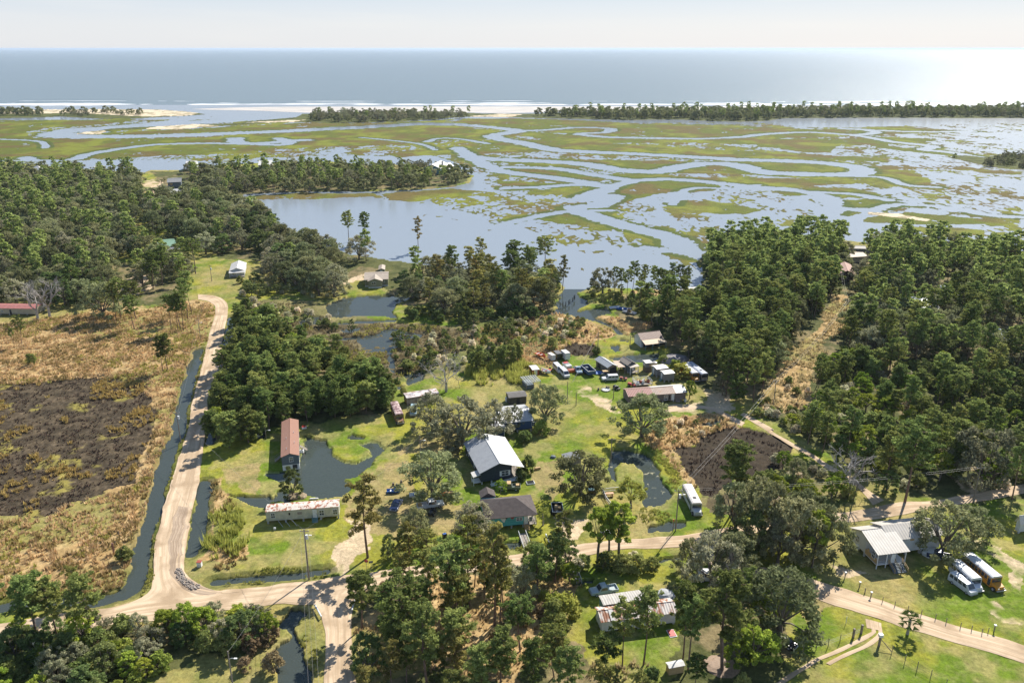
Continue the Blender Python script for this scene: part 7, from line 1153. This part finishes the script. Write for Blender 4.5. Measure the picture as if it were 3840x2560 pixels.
T('pineb', 3, 1, 1905, 885, 19, 'tall thin pine with a brown green crown before the shingle roofed house', .75); T('pineb', 3, 1, 2125, 1060, 21, 'tallest leaning brown pine in front of the footbridge', .7); T('pineb', 3, 1, 2175, 1030, 18, 'slim pine right of the tallest leaning one', .6); T('pineb', 3, 1, 2205, 970, 16, 'thin pine trunk behind the slim pine pair', .55); T('pineb', 3, 1, 2035, 870, 14, 'thin pine left of the tallest leaning one', .5)
T('pine', 3, 1, 1265, 1345, 16, 'wide bright pine in the bottom wood near the side road', 1.15); T('pine', 3, 1, 1535, 1600, 16, 'pine in the bottom wood with its bare trunk in view', 1.0); T('dark', 3, 1, 1010, 1500, 9, 'dark tree shading the side road', .8); T('pine', 3, 1, 1350, 1560, 9, 'low bright pine top near the bottom of the side road', 1.0); T('pine', 3, 1, 1800, 1500, 13, 'bright green pine crown low in the bottom wood', 1.0)
T('pine', 1, 0, 1437, 1155, 12, 'left pine of the pair standing in the dry field', .8); T('pine', 1, 0, 1480, 1155, 12.5, 'right pine of the pair standing in the dry field', .9)
T('pined', 1, 0, 128, 930, 6.5, 'small thin pine at the far left of the dry field', .7); T('pined', 1, 0, 190, 930, 11, 'taller pine at the far left of the dry field', .8); T('young', 1, 0, 262, 1095, 3.6, 'left tiny pine in the dry field', .8); T('young', 1, 0, 300, 1100, 3.8, 'right tiny pine in the dry field', .8); T('bush', 2, 0, 1105, 1405, 3.2, 'lone bright green bush in the dry field', 1.1)
T('oak', 1, 0, 915, 685, 15, 'dark spreading oak at the edge of the dry field', 1.0); T('pined', 1, 0, 1025, 705, 15, 'pine right of the dark oak at the field edge', .7); T('pine', 1, 0, 1065, 690, 16, 'second pine right of the dark oak at the field edge', .8); T('pine', 1, 0, 1200, 695, 15, 'full pine in the middle of the field edge', 1.1); T('pine', 1, 0, 1185, 785, 13, 'pine with a dark trunk standing forward in the dry field', 1.0)
for i, (x, y, h, l) in enumerate(((1510, 800, 14, 'leftmost'), (1568, 800, 14, 'second'), (1600, 800, 15, 'third'), (1617, 797, 14, 'fourth'), (1655, 697, 16, 'fifth'), (1692, 650, 17, 'rightmost'))): T('pined', 1, 0, x, y, h, l + ' slender pine in the row beside the sandy lane', .75, 'slender pines beside the sandy lane')
T('pine', 3, 0, 815, 1235, 14, 'pine with a reddish trunk overhanging the road at bottom left', 1.0); T('pine', 3, 0, 370, 1260, 15, 'pine overhanging the road in the bottom left corner', 1.15); T('pine', 3, 0, 520, 1230, 13, 'pine between the two others over the road at bottom left', 1.0); T('pineb', 3, 0, 700, 840, 7.5, 'small brownish pine at the ditch bend', 1.3)
T('dark', 1, 1, 866, 810, 5.2, 'round cedar on the low dike by the pond', .62); T('bush', 1, 1, 645, 765, 3.6, 'dark round bush left of the round cedar', 1.0); T('bush', 1, 1, 713, 790, 3, 'small bush close left of the round cedar', 1.0); T('bush', 1, 1, 1355, 1140, 3.5, 'low spreading bush left of the bare grey tree', 1.5); T('dark', 1, 1, 1730, 965, 5.5, 'dark cedar in the scrub above the bare tree', .6)
T('pine', 0, 1, 840, 1420, 16, 'leftmost lone pine standing up against the bay', .9); T('pine', 0, 1, 985, 1430, 16, 'second lone pine standing up against the bay', .9); T('pineb', 0, 1, 1455, 1500, 17, 'tall ragged pine standing up against the bay', .8); T('pine', 1, 2, 60, 380, 19, 'tall green pine on the point left of the inlet', 1.0); T('pine', 1, 2, 330, 300, 17, 'rightmost green pine on the point by the inlet', 1.1); T('pine', 1, 2, 200, 330, 14, 'pine between the two tall ones on the point by the inlet', .9)
T('moss', 1, 2, 845, 470, 12.5, 'spreading tree alone right of the inlet', .85)
for i, x in enumerate((950, 1010, 1060, 1105, 1190, 1205, 1290, 1330, 1385, 1420, 1450, 1510, 1560, 1590)): T('pined', 1, 2, x, 455 + (i * 37) % 90, 11 + (i * 5) % 4, 'slim pine in the open row along the bay shore right of the inlet', .75, 'slim pines along the bay shore')
for i, (x, y) in enumerate(((1920, 1140), (1990, 1150), (2010, 1100), (2110, 1080), (2160, 1100), (2200, 1090), (2250, 1060), (2290, 1080), (2330, 1040))): T('young', 1, 1, x, y + (i % 3) * 14, 5.5 + i % 3, 'young tree planted in the open rows beside the reed bed', .8, 'young trees beside the reed bed')
T('young', 1, 2, 120, 1070, 6, 'young pine at the right end of the planted rows', .7); T('bush', 1, 2, 400, 960, 4.5, 'small tree standing behind the enclosed trailers', .9); T('bright', 1, 2, 1610, 1400, 6, 'bright bushy tree at the right end of the red roofed house', .8); T('bushy', 1, 2, 1540, 1200, 4.5, 'bright yellow green bush by the two parked school buses', 1.6); T('bushy', 1, 2, 1480, 1140, 3.5, 'yellow green bush behind the grey sheds', 1.2)
T('moss', 1, 2, 1900, 1370, 7.5, 'grey leafless looking tree right of the school buses', .7); T('bush', 1, 2, 790, 1010, 3, 'bush beside the dark marsh patch near the barn', 1.1); T('bush', 1, 2, 1380, 1070, 2.6, 'low bush right of the puddle behind the sheds', 1.2)
T('bush', 2, 2, 190, 640, 5, 'green shrub at the right corner of the metal roofed house', .7); T('bushd', 2, 2, 120, 700, 3.2, 'silvery bush at the ramp of the metal roofed house', .9)
# ---------------------------------------------------------------- woods
PB = [(0, 0)]
mixW = [(3.4, 'oak', 9, 13), (1.5, 'moss', 9, 12), (2.6, 'pine', 12, 17), (1.8, 'dark', 8, 12)]
west = [(-900, 384), (325, 400), (322, 455), (306, 540), (340, 585), (440, 590), (458, 615), (440, 655), (330, 670), (230, 700), (120, 712), (-900, 745)]
fill(west, 8.2, mixW, 'in the dense wood left of the sandy lane', 'in the wood left of the sandy lane', 1, clear=([(322, 395), (420, 395), (400, 440), (385, 452), (310, 470)], q(1, 0, (1000, 130), (1180, 150), (1330, 250), (1300, 330), (1180, 330), (1100, 540), (1000, 500)), q(1, 0, (1370, 60), (1560, 60), (1560, 160), (1400, 180)), q(1, 0, (-300, 560), (480, 620), (480, 720), (-300, 760))))
fill([(430, 395), (700, 385), (1060, 396), (1084, 410), (1040, 428), (940, 434), (780, 438), (560, 444), (520, 462), (440, 430)], 9.5, [(3, 'oak', 8, 12), (1.6, 'dark', 8, 11), (1.6, 'pine', 11, 16), (1, 'moss', 9, 12)], 'on the wooded point reaching into the bay', 'on the wooded point in the bay', 2, clear=(q(0, 1, (1380, 720), (1720, 760), (1720, 880), (1380, 840)), q(0, 1, (-100, 700), (160, 700), (200, 800), (-100, 820))))
fill([(860, 382), (960, 374), (1040, 384), (1050, 392), (960, 392)], 9, [(1, 'moss', 4, 6)], 'in the low thicket behind the house on the wooded point', 'in the low thicket on the point', 22)
fill([(400, 455), (520, 470), (590, 495), (650, 535), (720, 565), (800, 590), (890, 606), (880, 618), (845, 630), (825, 668), (760, 684), (660, 672), (612, 650), (600, 610), (560, 590), (480, 590), (430, 560), (350, 560), (330, 470)], 9.0, [(3.4, 'oak', 10, 14), (1.8, 'moss', 10, 13), (1.2, 'dark', 9, 12), (.6, 'pine', 13, 16)], 'in the oak wood between the little white house and the bay', 'in the oak wood by the bay', 3, clear=(q(1, 0, (1360, -40), (1560, -40), (1600, 170), (1360, 180)), q(1, 1, (-200, 100), (110, 100), (110, 270), (-200, 300)), q(1, 0, (1950, 150), (2351, 150), (2351, 420), (1950, 420)), q(1, 1, (780, 200), (1300, 200), (1300, 480), (780, 480))))
fill([(898, 612), (1000, 618), (1120, 628), (1262, 648), (1292, 660), (1290, 690), (1262, 714), (1180, 726), (1060, 726), (980, 716), (930, 690), (905, 650), (930, 640)], 8.0, [(2.0, 'oak', 9, 13), (1.3, 'moss', 9, 12), (2.0, 'pineb', 12, 17), (1.3, 'pine', 12, 17), (1.4, 'dark', 6, 9)], 'in the mixed wood between the tan house and the inlet', 'in the mixed wood left of the inlet', 4)
fill([(920, 715), (1060, 722), (1250, 722), (1200, 738), (1040, 744), (930, 738)], 5, [(2, 'bushd', 3, 5), (2, 'bush', 3, 5), (1, 'dark', 4, 6)], 'in the hedge below the mixed wood', 'in the hedge below the mixed wood', 41)
fill([(545, 745), (620, 735), (680, 780), (740, 830), (820, 868), (895, 895), (900, 940), (790, 962), (700, 975), (610, 998), (560, 1030), (490, 1040), (480, 1000), (498, 900), (530, 810)], 4.3, [(4, 'young', 7, 11), (1.6, 'pine', 9, 12.5), (1.2, 'dark', 4, 7), (.5, 'bright', 5, 8)], 'in the pine thicket right of the sandy lane', 'in the pine thicket by the sandy lane', 5)
fill([(560, 690), (640, 700), (760, 730), (740, 760), (640, 750), (560, 740)], 3.2, [(3, 'bush', 1.2, 2.4), (2, 'bloom', 1.8, 3.2), (1, 'bushr', 1.2, 2.4)], 'in the scrub left of the pond', 'in the scrub left of the pond', 51, .8)
fill([(540, 640), (600, 650), (640, 672), (600, 690), (545, 685)], 5, [(3, 'dark', 4, 7), (2, 'bloom', 2, 3), (2, 'bush', 2, 4)], 'below the little white house', 'below the little white house', 52)
fill([(880, 770), (1300, 725), (1350, 745), (1300, 790), (1160, 800), (1180, 850), (1080, 850), (960, 850), (900, 820)], 3.5, [(4, 'bush', 1.2, 2.6), (2, 'bloom', 1.2, 2.6), (1.4, 'bushy', 1.2, 2.2), (1.0, 'bushr', 1.0, 2.0), (.5, 'dark', 3.5, 6)], 'in the wet scrub between the pond and the trailers', 'in the wet scrub above the yard', 53, .85)
fill([(850, 870), (950, 880), (930, 930), (880, 950), (840, 920)], 4, [(3, 'bush', 2, 4), (2, 'bloom', 2, 3.5)], 'between the pine thicket and the old trailer', 'beside the pine thicket', 54)
east1 = [(1630, 572), (1690, 560), (1860, 552), (1945, 560), (1935, 620), (1916, 680), (1888, 716), (1818, 782), (1776, 860), (1738, 925), (1700, 940), (1640, 890), (1600, 838), (1545, 805), (1525, 765), (1460, 740), (1440, 712), (1500, 715), (1640, 705), (1650, 680), (1612, 640)]
fill(east1, 5.6, [(4.2, 'pine', 11, 16), (.8, 'young', 8, 11), (1.2, 'oak', 8, 11), (.9, 'dark', 7, 10)], 'in the pine wood between the yard and the powerline clearing', 'in the pine wood left of the clearing', 6, clear=(q(1, 2, (1370, 440), (1800, 440), (1800, 620), (1380, 600)), q(1, 2, (1400, 850), (1480, 850), (1480, 1000), (1400, 1000))))
east2 = [(1985, 575), (2060, 560), (2352, 598), (2900, 640), (2900, 905), (2352, 865), (2200, 850), (2000, 830), (1915, 806), (1958, 765), (1965, 700), (1975, 640), (1990, 610)]
clE = (q(1, 3, (690, 60), (1000, 60), (1000, 160), (850, 300), (850, 420), (690, 420)), q(1, 3, (1340, 470), (1620, 470), (1680, 640), (1340, 660)), q(1, 3, (1600, 370), (1860, 370), (1860, 520), (1600, 540)), q(1, 3, (2120, 760), (2700, 760), (2700, 950), (2120, 920)))
fill(east2, 6.2, [(4.2, 'pine', 11, 16.5), (1.7, 'oak', 8, 12), (1.0, 'moss', 8, 11), (.6, 'dark', 7, 10)], 'in the tall pine wood right of the powerline clearing', 'in the tall pine wood right of the clearing', 7, clear=clE)
fill([(1888, 836), (1905, 812), (2000, 835), (2200, 852), (2352, 870), (2900, 905), (2900, 1140), (2352, 1125), (2160, 1120), (2040, 1125), (1985, 1100), (1892, 1042), (1795, 985), (1800, 976), (1862, 958), (1872, 900)], 4.5, [(2.4, 'young', 5, 9), (1.0, 'pine', 10, 14), (2.2, 'bush', 2, 4.5), (2.0, 'bloom', 2, 3.6), (1.6, 'bright', 4, 8), (.6, 'dark', 5, 8), (1.0, 'bushy', 2, 4)], 'in the green thicket right of the sand track', 'in the thicket right of the sand track', 8)
fill([(1940, 1060), (2030, 1120), (2160, 1125), (2900, 1150), (2900, 1180), (2352, 1150), (2110, 1150), (2020, 1140)], 7, [(2, 'oak', 9, 13), (1, 'pine', 12, 16), (1, 'dark', 5, 8)], 'behind the sand road right of the track junction', 'behind the road right of the track junction', 81)
fill([(820, 1385), (850, 1345), (930, 1325), (1040, 1300), (1190, 1290), (1290, 1300), (1290, 1340), (1240, 1400), (1290, 1470), (1330, 1520), (1430, 1568), (1520, 1640), (1520, 1800), (840, 1800), (830, 1500)], 5.8, [(4.0, 'pine', 8, 14), (1.2, 'pineb', 9, 14), (1, 'young', 5, 9), (1.6, 'bush', 1.6, 3.5), (.8, 'bushr', 1.2, 2.4), (.8, 'dark', 3.5, 6)], 'in the open pine wood at the bottom', 'in the bottom pine wood', 9, .95, clear=(q(3, 2, (560, 650), (2200, 600), (2200, 1568), (900, 1500), (600, 1300), (520, 900)),))
fill(q(3, 2, (-60, 520), (560, 500), (640, 540), (1000, 500), (1300, 470), (1300, 600), (1000, 640), (640, 660), (560, 680), (0, 700)), 3.6, [(3, 'bush', 2.5, 4.5), (1.2, 'dark', 4, 6), (1, 'bushd', 2.5, 4), (1, 'bloom', 2, 3), (.5, 'bright', 4, 6)], 'in the roadside hedge below the sand road', 'in the roadside hedge', 91)
fill(q(3, 1, (1080, 720), (1500, 650), (2351, 560), (2351, 640), (1500, 720), (1100, 780)), 4.2, [(3, 'bush', 1.8, 3.4), (1, 'dark', 3, 5), (1, 'bushr', 1.5, 3)], 'on the bank below the sand road', 'on the bank below the sand road', 92, .7)
fill(q(3, 2, (250, 850), (500, 800), (600, 1000), (590, 1280), (450, 1300), (300, 1100)), 2.6, [(3, 'bushy', 2.4, 5), (1.4, 'bushr', 2, 3.5), (.7, 'bush', 2, 3)], 'in the yellow green thicket left of the rusty roofed house', 'in the yellow green thicket', 93, .7)
fill([(-260, 1475), (0, 1470), (240, 1448), (420, 1436), (600, 1418), (640, 1432), (600, 1480), (520, 1495), (450, 1500), (400, 1510), (340, 1560), (240, 1620), (-260, 1800)], 3.1, [(3, 'bush', 2.5, 5), (1.8, 'dark', 4, 7.5), (1.8, 'bright', 4, 7), (1, 'bushy', 2, 3.5), (.7, 'moss', 4, 6)], 'in the thicket below the road at bottom left', 'in the bottom left thicket', 94, 1)
fill(q(3, 1, (-40, 960), (160, 930), (240, 1100), (330, 1180), (250, 1280), (150, 1560), (-40, 1560), (-200, 1400)), 4, [(2, 'bushr', 2.5, 4.5), (1, 'bush', 2, 4)], 'on the bank of the muddy pool', 'on the bank of the muddy pool', 95, .6)
fill(q(3, 2, (800, 1350), (1350, 1400), (1600, 1500), (1750, 1330), (2351, 1250), (2500, 1700), (700, 1800)), 5, [(2.5, 'pine', 7, 12), (2, 'bush', 2, 4), (1, 'bright', 4, 7), (1, 'bushd', 2, 4)], 'along the bottom edge below the rusty roofed house', 'along the bottom edge', 96, .62, clear=(q(3, 2, (1340, 1320), (1600, 1320), (1600, 1450), (1340, 1450)),))
fill(q(3, 3, (-150, 900), (20, 950), (80, 1250), (160, 1400), (160, 1568), (-200, 1600)), 4.5, [(1, 'bright', 5, 8), (1, 'pine', 7, 11)], 'below the black car', 'below the black car', 97)
fill(q(2, 2, (1740, 900), (2100, 880), (2351, 780), (2500, 700), (2600, 1000), (2351, 1000), (1950, 980), (1750, 960)), 4.6, [(4, 'bush', 1.6, 3.2), (1.4, 'bloom', 1.6, 2.8), (.7, 'bright', 4, 7)], 'between the burnt patch and the sand road', 'between the burnt patch and the road', 98, .8)
fill(q(2, 3, (0, 600), (280, 500), (600, 640), (740, 800), (900, 880), (760, 960), (500, 940), (0, 960)), 4.6, [(3, 'bush', 2, 4), (1, 'bloom', 2, 3), (.6, 'bright', 4, 7), (.5, 'oak', 6, 9)], 'between the burnt patch and the sand track', 'between the burnt patch and the track', 99, .85)
fill(q(2, 2, (1280, 230), (1500, 150), (1720, 160), (1960, 200), (1700, 330), (1560, 420), (1300, 380)), 3.4, [(2, 'bush', 1.0, 2), (2, 'bloom', 1, 2), (2, 'bushr', .9, 1.6)], 'on the rough ground above the lily pond', 'above the lily pond', 100, .7)
fill(q(1, 3, (0, 1250), (480, 1250), (470, 1500), (0, 1600)), 4.5, [(2, 'bush', 1.5, 3), (1, 'bloom', 1.5, 2.6), (1, 'bushr', 1, 2)], 'at the near end of the powerline clearing', 'in the clearing', 101, .7)
fill(q(1, 2, (0, 700), (600, 680), (760, 800), (700, 880), (300, 900), (0, 930)), 3.4, [(3, 'bush', 1.2, 2.4), (1, 'bloom', 1.2, 2.4), (1.4, 'bushr', 1, 2)], 'in the marsh scrub left of the barn', 'in the scrub left of the barn', 102, .6)
fill(q(1, 2, (600, 440), (1100, 430), (1400, 560), (1450, 720), (1200, 700), (900, 600), (700, 520)), 4.6, [(3, 'bush', 1.6, 3.4), (1, 'dark', 3, 6), (1, 'bushr', 1.4, 2.4)], 'in the scrub by the stranded boats', 'in the scrub by the boats', 103, .8)
fill(q(1, 2, (200, 350), (540, 330), (460, 480), (400, 600), (240, 640), (0, 640), (0, 480)), 5.5, [(3, 'moss', 5, 9), (2, 'bush', 2, 4), (1, 'pineb', 9, 13)], 'on the bank left of the inlet', 'on the bank left of the inlet', 104, .8)
fill(q(1, 1, (0, 400), (420, 420), (640, 470), (600, 520), (300, 520), (0, 480)), 5, [(2, 'bush', 1.5, 3), (1, 'bloom', 1.5, 2.6)], 'by the lawn above the pond', 'by the lawn above the pond', 105, .5)
fill([(2030, 1190), (1950, 1120), (1970, 1100), (2010, 1150)], 4, [(1, 'bush', 2, 3)], 'at the corner of the track junction', 'at the track junction', 106)
fill([(1715, 948), (1850, 938), (1864, 960), (1800, 977), (1790, 984)], 3.6, [(2, 'bush', 1.4, 2.8), (1.4, 'bloom', 1.4, 2.6)], 'where the powerline clearing meets the sand track', 'where the clearing meets the track', 107)
# barrier islands
fill([(-500, 268), (0, 268), (95, 267), (95, 258), (-500, 258)], 11, [(3, 'oak', 9, 12), (1, 'dark', 9, 12)], 'at the left end of the barrier island', 'on the left barrier island', 11)
fill([(138, 268), (205, 270), (215, 262), (250, 262), (280, 266), (330, 266), (350, 262), (260, 256), (150, 257)], 12, [(2, 'oak', 6, 12), (2, 'moss', 4, 8)], 'in the clump behind the sand spit', 'behind the sand spit', 12)
fill([(700, 278), (820, 282), (930, 278), (1075, 272), (1085, 266), (900, 264), (720, 266)], 11, [(3, 'moss', 9, 13), (1.5, 'oak', 9, 13), (1, 'pine', 13, 17)], 'on the middle strip of the barrier island', 'on the middle barrier island', 13)
fill([(1230, 266), (1340, 272), (1440, 274), (1560, 273), (1640, 277), (1700, 278), (1760, 276), (1800, 270), (2000, 269), (2600, 270), (2600, 256), (2352, 255), (1900, 256), (1700, 258), (1500, 260), (1300, 263)], 8.6, [(3.6, 'oak', 10, 14), (1.6, 'dark', 9, 13), (1.4, 'pine', 13, 18), (1, 'moss', 9, 12)], 'in the dark tree line of the barrier island', 'in the barrier island tree line', 14)
fill([(2255, 380), (2352, 388), (2500, 390), (2500, 362), (2352, 358), (2300, 360)], 9, [(1, 'moss', 5, 8), (1, 'oak', 5, 8)], 'on the small marsh island at the right edge', 'on the small marsh island', 15); fill([(2180, 361), (2212, 357), (2220, 362), (2200, 364)], 8, [(1, 'bush', 3, 5)], 'on the tip of the small marsh island', 'on the islet tip', 16)
plant_all()
# ================================================================ AIR
def haze():
    m = bpy.data.materials.new('air'); m.use_nodes = True; t = m.node_tree; t.nodes.clear(); out = N(t, 'ShaderNodeOutputMaterial'); v = N(t, 'ShaderNodeVolumePrincipled')
    v.inputs['Color'].default_value = (.70, .84, 1, 1); v.inputs['Density'].default_value = .00003; v.inputs['Anisotropy'].default_value = .2; t.links.new(v.outputs[0], out.inputs['Volume'])
    b = MB().box(-130000, 130000, -200, 165000, -3, 103); o = b.build('haze', m); tag(o, 'thin pale sea air that softens the far shore', 'haze', kind='stuff')
haze()
